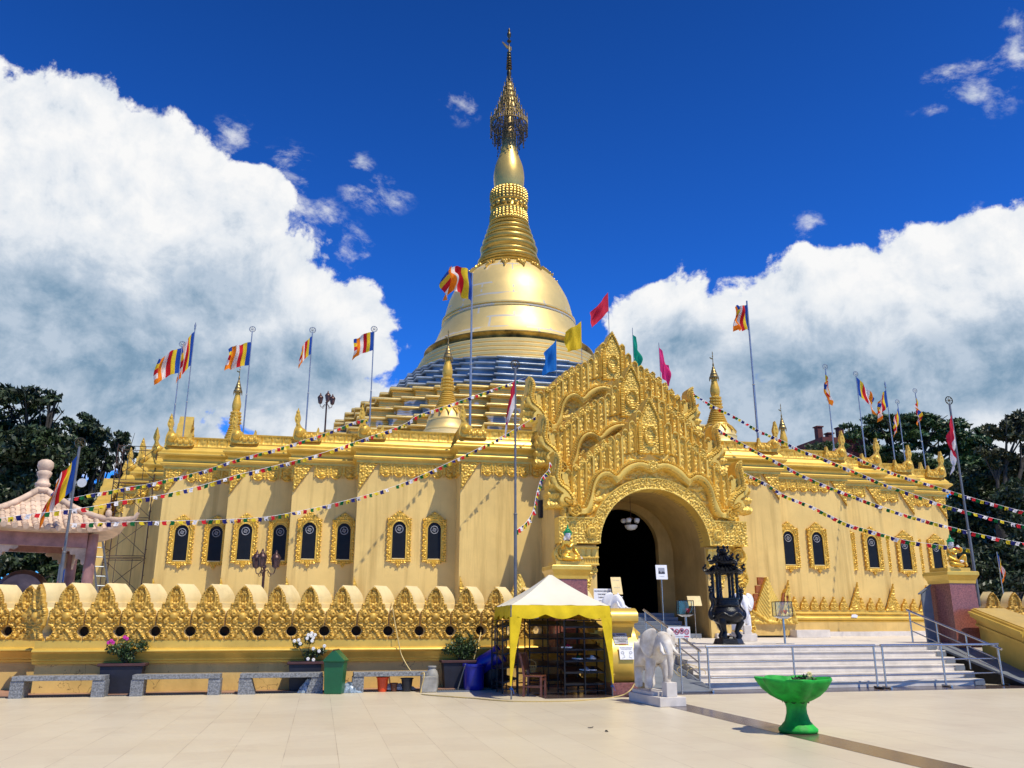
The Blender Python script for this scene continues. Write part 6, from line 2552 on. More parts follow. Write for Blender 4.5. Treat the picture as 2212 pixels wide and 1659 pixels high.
for k in range(6):
    a = 2 * math.pi * (k + .5) / 6
    c, s = math.cos(a), math.sin(a)
    mb = MB()
    mb.tube([(.34 * c, .34 * s, 1.24), (.34 * c, .34 * s, 1.32), (.34 * c, .34 * s, 1.85), (.35 * c, .35 * s, 1.95)], [.065, .042, .042, .07], 8)
    for q in range(5):
        mb.ell((.375 * c, .375 * s, 1.38 + .1 * q), (.03, .03, .03), 6, 4)
    mb.obj('column', MI, t, 60)


def hexroof(mb, r0, z0, r1, z1, up):
    rings = []
    for t_ in np.linspace(0, 1, 6):
        ring = []
        for k in range(24):
            a = 2 * math.pi * k / 24
            ph = (k % 4) / 4
            cc_ = abs(ph - .0) if ph < .5 else 1 - ph
            corner = 1 - 2 * min(cc_, .5)
            rad = (r0 + (r1 - r0) * t_) * (1 - .10 * (1 - corner))
            z = z0 + (z1 - z0) * t_ ** 1.5 + up * corner ** 3 * (1 - t_) ** 2
            aa = a + math.pi / 6
            ring.append((rad * math.cos(aa), rad * math.sin(aa), z))
        rings.append(ring)
    low = [(x * .97, y * .97, z - .05) for x, y, z in rings[0]]
    mb.loft([low] + rings)
    for k in range(6):
        a = 2 * math.pi * k / 6 + math.pi / 6
        c, s = math.cos(a), math.sin(a)
        mb.tube([(r1 * c, r1 * s, z1), ((r0 + r1) / 2 * c, (r0 + r1) / 2 * s, z0 + (z1 - z0) * .36), (r0 * c, r0 * s, z0 + up), (r0 * 1.08 * c, r0 * 1.08 * s, z0 + up + .07)], [.028, .03, .032, .02], 6)
        for q in range(4):
            mb.ell((r0 * (.93 + .045 * (q % 2)) * c + .03 * math.cos(q * 2), r0 * .95 * s + .03 * math.sin(q * 2), z0 + up + .05 + .035 * q), (.035, .035, .04), 6, 4)
        for q in range(3):
            mb.tube([(r1 * math.cos(a + .26 * (q + 1)) * .95, r1 * math.sin(a + .26 * (q + 1)) * .95, z1), (r0 * .9 * math.cos(a + .26 * (q + 1)), r0 * .9 * math.sin(a + .26 * (q + 1)), z0 + .02)], .016, 5)


mb = MB()
hexroof(mb, .56, 1.96, .26, 2.16, .05)
mb.obj('lower_roof', MI, t, 50)
mb = MB()
mb.lathe([(.24, 2.10), (.24, 2.22), (.26, 2.24)], (0, 0, 0), 6)
hexroof(mb, .42, 2.24, .10, 2.44, .05)
mb.obj('upper_roof', MI, t, 50)
mb = MB()
mb.lathe([(.08, 2.40), (.14, 2.46), (.16, 2.50), (.10, 2.53), (.12, 2.58), (.09, 2.62), (.02, 2.63)], (0, 0, 0), 12)
for k in range(5):
    a = 2 * math.pi * k / 5 + .5
    mb.tube([(.1 * math.cos(a), .1 * math.sin(a), 2.48), (.18 * math.cos(a), .18 * math.sin(a), 2.55), (.13 * math.cos(a), .13 * math.sin(a), 2.66)], [.035, .03, .02], 6)
    mb.ell((.15 * math.cos(a), .15 * math.sin(a), 2.68), (.04, .04, .04), 6, 4)
mb.obj('crown', MI, t, 60)

# ------------------------------------------------------------------ glass offering boxes, sign boards


def glass_box(label, px, pyb, y, zb, h, w, flower):
    p = sight(px, pyb, Y=y)
    t = thing('glass_box', label, 'donation box', (p.x, y, zb), R(-14), 'glass boxes on steel stands')
    bh = .40
    mb = MB()
    mb.box(-.22, .22, -.16, .16, 0, .012)
    mb.obj('foot', M['steel'], t)
    mb = MB()
    mb.tube([(0, 0, .012), (0, 0, h - bh)], .032, 10)
    mb.obj('stand', M['steel'], t, 60)
    mb = MB()
    mb.loft([[(-w * .4, -.1, h - bh - .07), (w * .4, -.1, h - bh - .07), (w * .4, .1, h - bh - .07), (-w * .4, .1, h - bh - .07)], [(-w, -.18, h - bh), (w, -.18, h - bh), (w, .18, h - bh), (-w, .18, h - bh)]])
    mb.obj('tray', M['lampglass'], t)
    z0, z1 = h - bh, h
    mb = MB()
    for x in (-w, w):
        for yy in (-.18, .18):
            mb.box(x - .009, x + .009, yy - .009, yy + .009, z0, z1)
    for z in (z0, z1):
        for yy in (-.18, .18):
            mb.box(-w + .009, w - .009, yy - .008, yy + .008, z - .008, z + .008)
        for x in (-w, w):
            mb.box(x - .008, x + .008, -.172, .172, z - .008, z + .008)
    mb.obj('box_frame', M['ironblack'], t)
    for nm, q in (('glass_pane', (-w, w, -.184, -.180)), ('glass_pane', (-w, w, .180, .184)), ('glass_pane', (-w - .004, -w, -.18, .18)), ('glass_pane', (w, w + .004, -.18, .18))):
        mb = MB()
        mb.box(q[0], q[1], q[2], q[3], z0 + .01, z1 - .01)
        mb.obj(nm, M['clear'], t)
    mb = MB()
    for k in range(6):
        a = k * 1.05
        st_ = len(mb.v)
        mb.loft([[(.02, 0, 0), (0, .01, 0), (-.02, 0, 0)], [(.035, 0, .06), (0, .01, .06), (-.035, 0, .06)], [(.003, 0, .15), (0, .003, .15), (-.003, 0, .15)]])
        mb.xform(Matrix.Translation((.08, 0, z0 + .05)) @ Matrix.Rotation(a, 4, 'Z') @ Matrix.Rotation(.5, 4, 'X'), st_)
    mb.obj('paper_lotus', M['inkred'] if not flower else M['forange'], t)
    return t


glass_box('glass offering box with an orange figure inside, on a steel stand right of the burner', 1696, 1388.6, 22.65, TZ, 1.16, .235, True)
glass_box('glass offering box with a red paper lotus, on a steel stand left of the burner', 1484, 1384, 24.4, TZ, 1.22, .225, False)


def stand_sign(name, label, px, y, zb, h, w, bh, tilt, draw, sheetmat='paper', two=False):
    p = sight(px, 1300, Y=y)
    t = thing(name, label, 'sign', (p.x, y, zb), R(-8))
    mb = MB()
    mb.tube([(0, .02, 0.0), (0, .02, h)], .012, 6)
    mb.tube([(-.16, .06, 0), (0, .02, .15), (.16, .06, 0)], .010, 5)
    mb.obj('stand', M['steel'], t)
    mb = MB()
    st_ = len(mb.v)
    mb.box(-w / 2, w / 2, -.008, .008, -bh / 2, bh / 2)
    b = mb.obj('board', M[sheetmat], t)
    b.location = (0, -.01, h)
    b.rotation_euler = (-tilt, 0, 0)
    if draw:
        draw(b, w, bh)
    return t


def draw_pic(b, w, h):
    mb = MB()
    mb.box(-w * .28, w * .28, -.013, -.009, -h * .12, h * .30)
    mb.obj('picture', M['inkgrey'], b)
    mb = MB()
    mb.prism([(-w * .28, -h * .12), (w * .28, -h * .12), (w * .28, -h * .02), (w * .1, .03), (-.02, -.03), (-w * .2, .05), (-w * .28, .0)], 'y', -.016, -.0135)
    mb.obj('picture_ground', M['ink'], b)
    text('SUMBANGAN', .03, M['inkgrey'], b, (0, -.012, -h * .3))


stand_sign('sign_board', 'white sign board with a small printed picture, on a thin stand before the inner steps', 1432, 29.2, TZ, 2.35, .42, .52, .15, draw_pic)
t = stand_sign('sign_board', 'cream two-leaf notice board leaning by the dark doorway', 1333, 30.3, TZ, 1.9, .38, .72, .5, lambda b, w, h: [text('TATA TERTIB', .04, M['inkgrey'], b, (0, -.012, h * .3)), text('PENGUNJUNG', .035, M['inkgrey'], b, (0, -.012, -h * .12))], 'creamtop')
t = stand_sign('sign_board', 'grey tilted board behind the left glass box', 1500, 29.6, TZ, 1.35, .5, .40, .5, None, 'creamtop')
p = sight(1306, 1278, Y=30.6)
t = thing('sign_board', 'white board with black capital letters at the left edge of the doorway', 'sign', (p.x - .1, 30.55, TZ))
mb = MB()
mb.box(-.34, .34, -.01, .01, 1.25, 1.80)
s_ = mb.obj('board', M['paper'], t)
for k, s in enumerate(('DILARANG MERUSAK', 'DAN MASUK', 'TANPA IZIN', '( NO ENTRY )')):
    text(s, .066 if k < 3 else .05, M['ink'], s_, (0, -.014, 1.71 - .115 * k), bold=True)
mb = MB()
mb.bar((-.2, 0, 0), (-.2, 0, 1.25), .03)
mb.bar((.2, 0, 0), (.2, 0, 1.25), .03)
mb.obj('stand', M['steel'], t)

# prohibition sign beside the ramp
p = sight(*zo(680, 1385, 4.483, 1480, 1350), Z=.02)
t = thing('prohibition_sign', 'white sign with four red prohibition circles, on a steel post by the left ramp', 'sign', (p.x, p.y, 0.02), R(-12))
hs_ = sight(*zo(650, 735, 4.483, 1480, 1350), Y=p.y).z
mb = MB()
mb.tube([(0, .02, 0), (0, .02, hs_ - .13)], .02, 8)
mb.obj('post', M['steel'], t, 60)
mb = MB()
mb.box(-.255, .255, -.01, .01, hs_ - .13, hs_ + .13)
bd = mb.obj('board', M['paper'], t)
for k in range(4):
    cx, cz = -.175 + .117 * k, hs_ + .035 - (.02 if k % 2 else 0)
    mb = MB()
    mb.tube([(cx + .050 * math.cos(a), -.014, cz + .056 * math.sin(a)) for a in [2 * math.pi * i / 18 for i in range(19)]], .0075, 5, False)
    mb.bar((cx - .034, -.014, cz + .040), (cx + .034, -.014, cz - .040), .012, .006)
    mb.obj('prohibition_ring', M['inkred'], bd)
    mb = MB()
    if k == 0:
        mb.box(cx - .016, cx + .016, -.0125, -.0105, cz - .03, cz + .035)
        mb.box(cx + .018, cx + .026, -.0125, -.0105, cz - .01, cz + .035)
    elif k == 1:
        mb.prism([(cx - .035, cz - .02), (cx + .035, cz - .02), (cx + .035, cz - .005), (cx + .005, cz + .005), (cx - .02, cz + .03), (cx - .03, cz + .03)], 'y', -.0125, -.0105)
    elif k == 2:
        mb.lathe([(.0, -.001), (.030, 0), (.030, .002), (0, .003)], (0, 0, 0), 16)
        mb.v = [(cx + x, -.0125 + z, cz + y) for x, y, z in mb.v]
    else:
        mb.bar((cx - .036, -.0115, cz - .008), (cx + .03, -.0115, cz + .008), .010, .002)
        mb.tube([(cx + .03, -.0115, cz + .012), (cx + .034, -.0115, cz + .022), (cx + .026, -.0115, cz + .03)], .003, 4)
    mb.obj('pictogram', M['ink'], bd)
mb = MB()
for x0, x1 in ((-.22, -.10), (.11, .225)):
    mb.box(x0, x1, -.0125, -.0105, hs_ - .108, hs_ - .082)
mb.obj('red_strip', M['inkred'], bd)
text('MOHON TIDAK', .024, M['inkgrey'], bd, (.005, -.0125, hs_ - .095))

# ------------------------------------------------------------------ steel hand rails and barriers


def handrail(label, xs, y0, z0, y1, z1, n, x2=None):
    x2 = xs if x2 is None else x2
    t = thing('handrail', label, 'handrail', (0, 0, 0))
    H_ = .92
    mb = MB()
    mb.tube([(xs, y0 - .12, z0 + H_ - .03), (x2, y1 + .1, z1 + H_ + .02)], .032, 10)
    mb.obj('top_rail', M['steel'], t, 60)
    for hh in (.62, .34):
        mb = MB()
        mb.tube([(xs, y0, z0 + hh), (x2, y1, z1 + hh)], .018, 8)
        mb.obj('bar', M['steel'], t, 60)
    for k in range(n):
        u = k / (n - 1)
        mb = MB()
        y, z = y0 + (y1 - y0) * u, z0 + (z1 - z0) * u
        x = xs + (x2 - xs) * u
        mb.tube([(x, y, z), (x, y, z + H_)], .025, 8)
        mb.obj('post', M['steel'], t, 60)
    return t


handrail('sloping steel handrail between the left ramp and the marble stair', 9.24, 20.25, .03, 23.75, TZ, 4)
handrail('sloping steel handrail between the marble stair and the right ramp', 17.70, 19.95, .03, 23.0, TZ + .01, 4, x2=17.45)


def barrier(label, a, b, posts):
    t = thing('steel_barrier', label, 'barrier', (0, 0, 0), 0, 'steel barriers in front of the stair')
    a, b = Vector(a), Vector(b)
    mb = MB()
    mb.tube([a + Vector((0, 0, 1.04)), b + Vector((0, 0, 1.04))], .034, 10)
    mb.obj('top_rail', M['steel'], t, 60)
    for h in (.68, .32):
        mb = MB()
        mb.tube([a.lerp(b, .02) + Vector((0, 0, h)), a.lerp(b, .98) + Vector((0, 0, h))], .018, 8)
        mb.obj('bar', M['steel'], t, 60)
    for u in posts:
        p = a.lerp(b, u)
        mb = MB()
        mb.tube([p + Vector((0, 0, .03)), p + Vector((0, 0, 1.04))], .026, 8)
        po = mb.obj('post', M['steel'], t, 60)
        mb = MB()
        mb.tube([p + Vector((-.02, -.24, .032)), p + Vector((.02, .16, .032))], .028, 8)
        mb.obj('foot', M['ironblack'] if u > .9 else M['steel'], po, 60)
    return t


q0, q1, q2, q3 = sight(1526, 1493, Z=0), sight(1886, 1487, Z=0), sight(1902, 1487, Z=0), sight(2168, 1477, Z=0)
yb = 19.75
barrier('left steel crowd barrier in front of the marble stair', (9.18, yb - .05, 0), (13.86, yb, 0), (.01, .5, .99))
barrier('right steel crowd barrier in front of the marble stair, its end by the ramp', (14.02, yb, 0), (17.85, yb + .35, 0), (.01, .5, .99))

# a loose rope lying on the steps
pts = [sight(*zo(x, y, 4.483, 1480, 1350), Y=20.6 + .02 * k) for k, (x, y) in enumerate(((580, 1130), (640, 1190), (720, 1195), (740, 1130), (830, 1105), (920, 1140), (915, 1190), (820, 1215), (700, 1200), (620, 1130), (700, 1070), (800, 1080), (880, 1110), (1100, 1112), (1340, 1118), (1480, 1175)))]
hose('loose_rope', 'thin yellow rope coiled behind the left end of the steel barrier', pts, .009)

# ------------------------------------------------------------------ bright green lotus planter
p = sight(1729, 1588, Z=0)
t = thing('lotus_planter', 'bright green lotus-shaped pedestal planter standing on the cream plaza', 'planter', (p.x + .13, p.y + .27, 0))
t.scale = (.95, .95, .98)
mb = MB()
N = 72
prof = [(.27, .004), (.295, .02), (.295, .06), (.25, .10), (.19, .17), (.155, .28), (.15, .36), (.165, .42), (.20, .47)]
mb.lathe(prof, (0, 0, 0), 40, lobes=16, amp=.04)
mb.obj('stem', M['green'], t, 60)
mb = MB()
rings = []
for r, z, am in ((.20, .455, .0), (.27, .485, .07), (.38, .545, .14), (.49, .64, .18), (.565, .73, .19), (.59, .775, .19), (.58, .79, .19), (.55, .775, .19), (.48, .70, .2), (.40, .66, .1)):
    ring = []
    for k in range(N):
        a = 2 * math.pi * k / N
        pet = abs(math.cos(3.5 * a + .35)) ** .75
        rr = r * (1 - am + am * pet) * 1.06
        ring.append((rr * math.cos(a), rr * math.sin(a), z + (.02 * pet if z > .7 else 0)))
    rings.append(ring)
mb.loft(rings)
mb.obj('bowl', M['green'], t, 65)
mb = MB()
mb.lathe([(.47, .70), (.35, .735), (.1, .75), (.0, .75)], (0, 0, 0), 24)
mb.obj('soil', M['soil'], t, 60)
mb = MB()
rr_ = random.Random(5)
ring = [(.205 * math.cos(a), .205 * math.sin(a), .455 + .018 * math.sin(a * 9)) for a in [2 * math.pi * k / 60 for k in range(61)]]
mb.tube(ring, .006, 4, False)
mb.obj('crack', M['soil'], t)
sh = thing('small_plant', 'low dark leaves with one pale yellow flower, in the green lotus planter', 'plant', (p.x + .23, p.y + .22, .73))
V, F = leaf_cloud(130, [(0, 0, .03, .22, .14, .05)], .04, 3)
quick('leaves', M['leaf'], V, F, sh)
mb = MB()
for k in range(7):
    a = k * .9
    mb.ell((.13 + .025 * math.cos(a), -.02, .10 + .025 * math.sin(a)), (.026, .016, .026), 6, 4)
mb.obj('flower', material('pale_yellow_petals', (.75, .62, .25), .6, 0, .1, 20), sh)
# litter
for i, (px, py, lab) in enumerate(((zo(1650, 432, 2.6976, 800, 1580) + ('dry curled leaf on the cream tiles, left of two',)), (zo(1755, 455, 2.6976, 800, 1580) + ('dark dry leaf on the cream tiles, right of two',)))):
    q = sight(px, py, Z=.004)
    mb = MB()
    mb.loft([[(-.045, -.01, .012), (-.02, -.028, .003), (.03, -.02, .006), (.05, .0, .02)], [(-.045, .0, .004), (-.01, .0, .001), (.03, .004, .003), (.05, .006, .012)], [(-.04, .012, .012), (-.01, .03, .006), (.03, .024, .010), (.048, .012, .02)]], False, False)
    o = mb.obj('fallen_leaf', M['bark'], None)
    o.location = q
    o.rotation_euler = (0, 0, i * 1.3)
    tag(o, lab, 'leaf', 'fallen leaves on the plaza')

# wall speaker beside the gate
p = sight(1173, 1100, Y=33.5)
t = thing('wall_speaker', 'small black loudspeaker fixed to the cream wall left of the gate', 'speaker', (p.x, 33.62, p.z))
mb = MB()
mb.box(-.18, .18, -.28, .0, -.36, .36)
mb.obj('box', M['blackplastic'], t, bevel=.02)
mb = MB()
mb.box(-.04, .04, 0, .08, -.05, .05)
mb.obj('bracket', M['steel'], t)
# ------------------------------------------------------------------ cloth flags and their poles
BUD = ['fblue', 'fyellow', 'fred', 'fwhite', 'forange']


def flag_mesh(name, label, cat, top, h, w, ang, ph0, ph1, seed, pattern, group=None, amp=.06, taper=0.0, fold=1.0):
    w *= .92
    """cloth hoisted below the point top; flies off along the compass angle ang, drooping from ph0 to ph1"""
    r = np.random.default_rng(seed)
    nu, nv = 30, 20
    p1, p2, f1, f2 = r.uniform(0, 6, 4)
    us = np.linspace(0, 1, nu + 1)
    ph = np.radians(ph0 + (ph1 - ph0) * us ** .8)
    du = w / nu
    x = np.concatenate([[0], np.cumsum(np.cos(ph[1:]) * du)])
    z = np.concatenate([[0], -np.cumsum(np.sin(ph[1:]) * du)])
    V = []
    c, s = math.cos(ang), math.sin(ang)
    for j in range(nv + 1):
        v = j / nv
        for i in range(nu + 1):
            u = us[i]
            k = u ** .7
            n = amp * k * (1.2 * math.sin(u * 9 * fold + v * 2.8 + p1) + .8 * math.sin(u * 17 * fold - v * 5 + p2)) + amp * .8 * k * math.sin(v * 7 + f1)
            # cloth gathers as it droops: the lower edge swings under the upper one
            lag = .35 * v * math.sin(ph[i]) * h
            hv = v * h * (1 - taper * u)
            xx = x[i] - lag * .5 * k + hv * .25 * math.sin(ph[i]) * k + amp * .4 * math.sin(v * 5 + f2) * k
            zz = z[i] - hv + amp * .5 * k * math.sin(u * 7 + p2)
            V.append((xx * c - n * s, xx * s + n * c, zz))
    F, MI = [], []
    for j in range(nv):
        for i in range(nu):
            a = j * (nu + 1) + i
            F.append((a, a + 1, a + nu + 2, a + nu + 1))
            u, v = (i + .5) / nu, (j + .5) / nv
            if pattern == 'bud':
                MI.append(int(u * 6) if u * 6 < 5 else int(v * 5))
            elif pattern == 'idn':
                MI.append(0 if v < .5 else 1)
            else:
                MI.append(0)
    me = bpy.data.meshes.new(name)
    me.from_pydata(V, [], F)
    mats = {'bud': BUD, 'idn': ['fcrim', 'fwht2']}.get(pattern, [pattern])
    for m_ in mats:
        me.materials.append(M[m_])
    me.polygons.foreach_set('material_index', MI)
    me.polygons.foreach_set('use_smooth', [True] * len(F))
    o = link(bpy.data.objects.new(name, me))
    o.location = top
    return tag(o, label, cat, group)


def wheel_part(parent, z, r, mat, spokes=8):
    mb = MB()
    mb.tube([(r * math.cos(a), 0, z + r + r * math.sin(a)) for a in [2 * math.pi * k / 20 for k in range(21)]], r * .13, 6, False)
    for k in range(spokes):
        a = 2 * math.pi * k / spokes
        mb.tube([(0, 0, z + r), (r * math.cos(a), 0, z + r + r * math.sin(a))], r * .07, 4)
    mb.ell((0, 0, z + r), (r * .28, r * .12, r * .28), 10, 6)
    mb.obj('wheel_finial', mat, parent, 60)


def pole(label, x, y, z0, z1, r=.035, wheel=0.0, spike=False, mat='galv', group=None, wmat=None, wrot=0.0):
    t = thing('flagpole', label, 'flagpole', (x, y, z0), wrot, group)
    H_ = z1 - z0
    mb = MB()
    mb.tube([(0, 0, 0), (0, 0, H_ * .45)], r, 8)
    mb.tube([(0, 0, H_ * .45), (0, 0, H_)], r * .75, 8)
    mb.ell((0, 0, H_ * .45), (r * 1.3, r * 1.3, .04), 8, 4)
    mb.obj('pole', M[mat], t, 60)
    if wheel:
        wheel_part(t, H_ - .02, wheel, M[wmat or mat])
    if spike:
        mb = MB()
        mb.lathe([(.03, 0), (.05, .05), (.03, .12), (.055, .2), (.0, .42)], (0, 0, H_), 8)
        mb.obj('spike_finial', M[mat], t, 60)
    return t


GR = 'flagpoles along the hall parapet'
FG = 'striped flags along the hall parapet'


def roof_pole(label, flabel, px, pytop, pybase, Y, hoist, w, ang, p0, p1, seed, wheel=.13, spike=False, amp=.09, taper=0, r=.032, fold=1.0, up=0):
    a = sight(px, pytop, Y=Y)
    pole(label, a.x, Y, 8.9, a.z, r, wheel, spike, 'galv', GR)
    h0, h1 = sight(px, hoist[0], Y=Y).z, sight(px, hoist[1], Y=Y).z
    flag_mesh('striped_flag', flabel, 'flag', (a.x, Y - .02, h0), h0 - h1, w, ang, p0, p1, seed, 'bud', FG, amp, taper, fold)


W_ = math.pi          # flies toward -X (left)
E_D = 0.0
roof_pole('leftmost thin flagpole on the hall, with a wheel on top', 'striped flag on the leftmost parapet pole, flying down to the left', 393, 748, 925, 39.35, (752, 806), 1.35, W_ + .3, 22, 50, 1, .13, False, .12, 0, .032, 1.2)
roof_pole('thin flagpole with a spear tip, second from the left on the hall', 'narrow striped flag hanging on the spear-tipped pole at the left', 421, 712, 920, 42.0, (716, 790), 1.35, W_ + .7, 52, 74, 2, 0, True, .10, 0, .032, 1.4)
roof_pole('wheel-topped flagpole rising beside the left small stupa spire', 'striped flag beside the left small stupa spire, its end curled up', 545, 716, 925, 37.5, (740, 790), 1.15, W_ + .25, 5, 40, 3, .13, False, .12, 0, .032, 1.3)
roof_pole('wheel-topped flagpole left of the roof lamp', 'small narrow striped flag left of the roof lamp, drooping to the left', 675, 718, 920, 36.1, (726, 765), 1.0, W_ + .5, 40, 72, 4, .13, False, .05)
roof_pole('wheel-topped flagpole nearest the left edge of the stupa', 'fully spread striped flag nearest the left edge of the stupa', 808, 716, 920, 34.8, (716, 757), 1.02, W_, 18, 36, 5, .13, False, .08)
roof_pole('wheel-topped flagpole at the left end of the right-hand row', 'narrow striped flag hanging straight down, first of the right-hand row', 1783, 797, 979, 34.8, (803, 850), .85, W_ + .8, 66, 82, 6)
roof_pole('wheel-topped flagpole, second of the right-hand row', 'striped flag blown to the right, second of the right-hand row', 1849, 812, 990, 36.1, (815, 852), 1.5, .1, 40, 58, 7, .13, False, .08)
roof_pole('flagpole with a spear tip, third of the right-hand row', 'striped flag blown to the left on the spear-tipped right-hand pole', 1913, 838, 1000, 37.5, (842, 878), 1.35, W_ + .2, 30, 66, 8, 0, True, .10, 0, .032, 1.3)
roof_pole('shortest wheel-topped flagpole, fourth of the right-hand row', 'small striped flag blown to the left on the shortest right-hand pole', 1939, 872, 1000, 40.5, (880, 910), 1.35, W_ + .3, 50, 66, 9, .13, False, .06)
roof_pole('wheel-topped flagpole at the right end of the parapet', 'narrow striped flag hanging down on the rightmost parapet pole', 1977, 848, 1010, 39.3, (853, 880), 1.35, W_ + .9, 62, 80, 10)
# two tall masts on the front corners
a = sight(1020, 590, Y=34.3)
pole('tallest flagpole, in front of the big stupa', a.x, 34.3, 8.9, a.z, .055, 0, False, 'galv', 'tall masts on the hall front')
h1 = sight(1020, 655, Y=34.3).z
flag_mesh('striped_flag', 'large striped flag bulging and folded in front of the gilded bell', 'flag', (a.x, 34.28, a.z - .02), a.z - h1, 1.75, W_ + .3, -58, 70, 21, 'bud', None, .26, .25, 1.3)
a = sight(1613, 650, Y=34.3)
pole('tall flagpole rising to the right of the gate, behind the small stupa', a.x, 34.3, 8.9, a.z, .055, 0, False, 'galv', 'tall masts on the hall front')
h1 = sight(1613, 716, Y=34.3).z
flag_mesh('striped_flag', 'large crumpled striped flag against the clouds, right of the gate', 'flag', (a.x, 34.28, a.z - .25), a.z - h1 - .3, 1.0, W_ + .25, -2, 30, 22, 'bud', None, .14, 0, 1.3)

# plain pennants behind the rear gable
PG = 'plain coloured pennants behind the gate'
for px, pt, pb, col, lab, w, ang, p0, p1, hp, tp in ((1201, 733, 830, 'fsky', 'blue', 1.25, W_ + .3, 52, 46, (735, 800), .35), (1255, 693, 790, 'fyellow', 'yellow', 1.15, W_ + .15, 46, 34, (694, 752), .25),
                                             (1313, 632, 730, 'fcrim', 'crimson', 1.75, W_ + .2, 52, 50, (632, 672), .1), (1366, 708, 790, 'fteal', 'teal', 1.1, .55, 74, 58, (710, 772), .3), (1423, 740, 830, 'fpink', 'pink', 1.25, .35, 76, 50, (742, 800), .2)):
    y = 36.2
    a = sight(px, pt, Y=y)
    pole('thin pole of the %s pennant behind the rear gable' % lab, a.x, y, 8.9, a.z, .02, 0, False, 'galv', 'pennant poles behind the gate')
    h0, h1 = sight(px, hp[0], Y=y).z, sight(px, hp[1], Y=y).z
    flag_mesh('plain_pennant', 'plain %s pennant flying behind the peak of the gate' % lab, 'flag', (a.x, y - .02, h0), h0 - h1, w, ang, p0, p1, 40 + int(px), col, PG, .09, tp)

# national flags on the two front poles
for px, pt, lab, sd in ((1113, 795, 'left', 61), (2051, 872, 'right', 62)):
    y = 22.84
    a = sight(px, pt, Y=y)
    pole('grey front flagpole with a solid green wheel on top, %s of the gate' % ('just left' if lab == 'left' else 'far right'), a.x, y, 1.02, a.z, .045, .13, False, 'polegrey', 'grey front flagpoles', 'bronze')
    h0 = sight(px, pt + 25, Y=y).z
    h1 = sight(px, pt + 88, Y=y).z
    flag_mesh('red_white_flag', 'limp red and white flag hanging on the front flagpole %s of the gate' % ('left' if lab == 'left' else 'far right'), 'flag', (a.x - .03, y - .05, h0), h0 - h1, 1.15, W_ + .1, 68, 84, sd, 'idn', 'limp red and white flags', .07, 0, 1.1)

# near left pole with the big hanging striped flag, and the two small ones far off
y = 26.0
a = sight(172, 965, Y=y)
pole('grey flagpole beside the pink pavilion, at the left', a.x, y, 1.02, a.z, .05, .14, False, 'polegrey', None, 'bronze')
h0, h1 = sight(170, 985, Y=y).z, sight(165, 1060, Y=y).z
flag_mesh('striped_flag', 'big striped flag hanging in folds beside the pink pavilion', 'flag', (a.x - .02, y - .04, h0), h0 - h1, 1.35, W_ + .15, 48, 74, 71, 'bud', None, .16, 0, 1.3)
for px, pt, pb, y, lab, sd in ((2153, 1192, 1275, 31, 'small striped flag on a short pole beyond the right-hand merlons', 73), (143, 1215, 1260, 33, 'small striped flag seen between the columns of the pink pavilion', 74)):
    a = sight(px, pt, Y=y)
    pole('short thin flagpole beyond the right-hand merlons' if px > 1000 else 'short thin flagpole behind the pink pavilion', a.x, y, 1.02, a.z, .025, 0, False, 'galv')
    flag_mesh('striped_flag', lab, 'flag', (a.x, y - .03, a.z - .08), .55, .8, (.3 if px > 1000 else W_), 62, 80, sd, 'bud', None, .05)

# ------------------------------------------------------------------ strings of little prayer flags
PEN = {}
for nm, mt in (('navy', 'fnavy'), ('white', 'fwht2'), ('red', 'fred2'), ('green', 'fgreen'), ('yellow', 'fyel2')):
    for q in range(3):
        r = random.Random(len(PEN))
        mb = MB()
        w, h = .062, .130
        cur, sk = r.uniform(-.05, .05), r.uniform(-.03, .03)
        rows = []
        for k in range(5):
            v = k / 4
            rows.append([(x + sk * v + .012 * math.sin(v * 5 + q), cur * v * v + .012 * math.sin(x * 40 + q), -h * v) for x in (-w, -w / 3, w / 3, w)])
        mb.loft(rows, False, False)
        if nm in ('white', 'yellow'):
            mb.cur = 1
            for yy in (-.004, .004):
                mb.loft([[(x + sk * .5, yy + cur * .25 + .012 * math.sin(q), z) for x in (-.032, 0, .032)] for z in (-.07, -.125)], False, False)
        me_o = mb.obj('pennant', [M[mt], M['ink'] if nm == 'white' else M['soil']], None)
        PEN[nm, q] = me_o.data
        bpy.data.objects.remove(me_o)
SEQ = ['navy', 'white', 'red', 'green', 'yellow']


def bunting(label, pts, n, seed, thick=.006):
    """pts: (px, py, Y) along the sagging cord"""
    P_ = [sight(px, py, Y=y) for px, py, y in pts]
    C_ = [Vector(p) for p in catmull([tuple(p) for p in P_], 8)]
    t = thing('prayer_flag_string', label, 'bunting', tuple(C_[0]), 0, 'strings of small prayer flags')
    o = C_[0]
    mb = MB()
    mb.tube([p - o for p in C_], thick, 4)
    mb.obj('cord', M['paper'], t)
    L = [0]
    for a, b in zip(C_[:-1], C_[1:]):
        L.append(L[-1] + (b - a).length)
    r = random.Random(seed)
    n = min(n, 98)
    off = r.randrange(5)
    for k in range(n):
        if r.random() < .05:
            continue
        s = L[-1] * (k + .5 + r.uniform(-.1, .1)) / n
        i = max(j for j in range(len(L)) if L[j] <= s)
        i = min(i, len(C_) - 2)
        u = (s - L[i]) / max(1e-6, L[i + 1] - L[i])
        p = C_[i].lerp(C_[i + 1], u)
        d = (C_[i + 1] - C_[i])
        f = link(bpy.data.objects.new('pennant', PEN[SEQ[(k + off) % 5], r.randrange(3)]), t)
        f.location = p - o
        yaw = math.atan2(d.y, d.x) if d.x > 0 else math.atan2(-d.y, -d.x)
        tilt = math.atan2(d.z, math.hypot(d.x, d.y)) * (1 if d.x > 0 else -1)
        f.rotation_euler = (r.uniform(-.5, .35), -tilt * .75 + r.uniform(-.12, .12), yaw * .6 + r.uniform(-.35, .35))
    return t


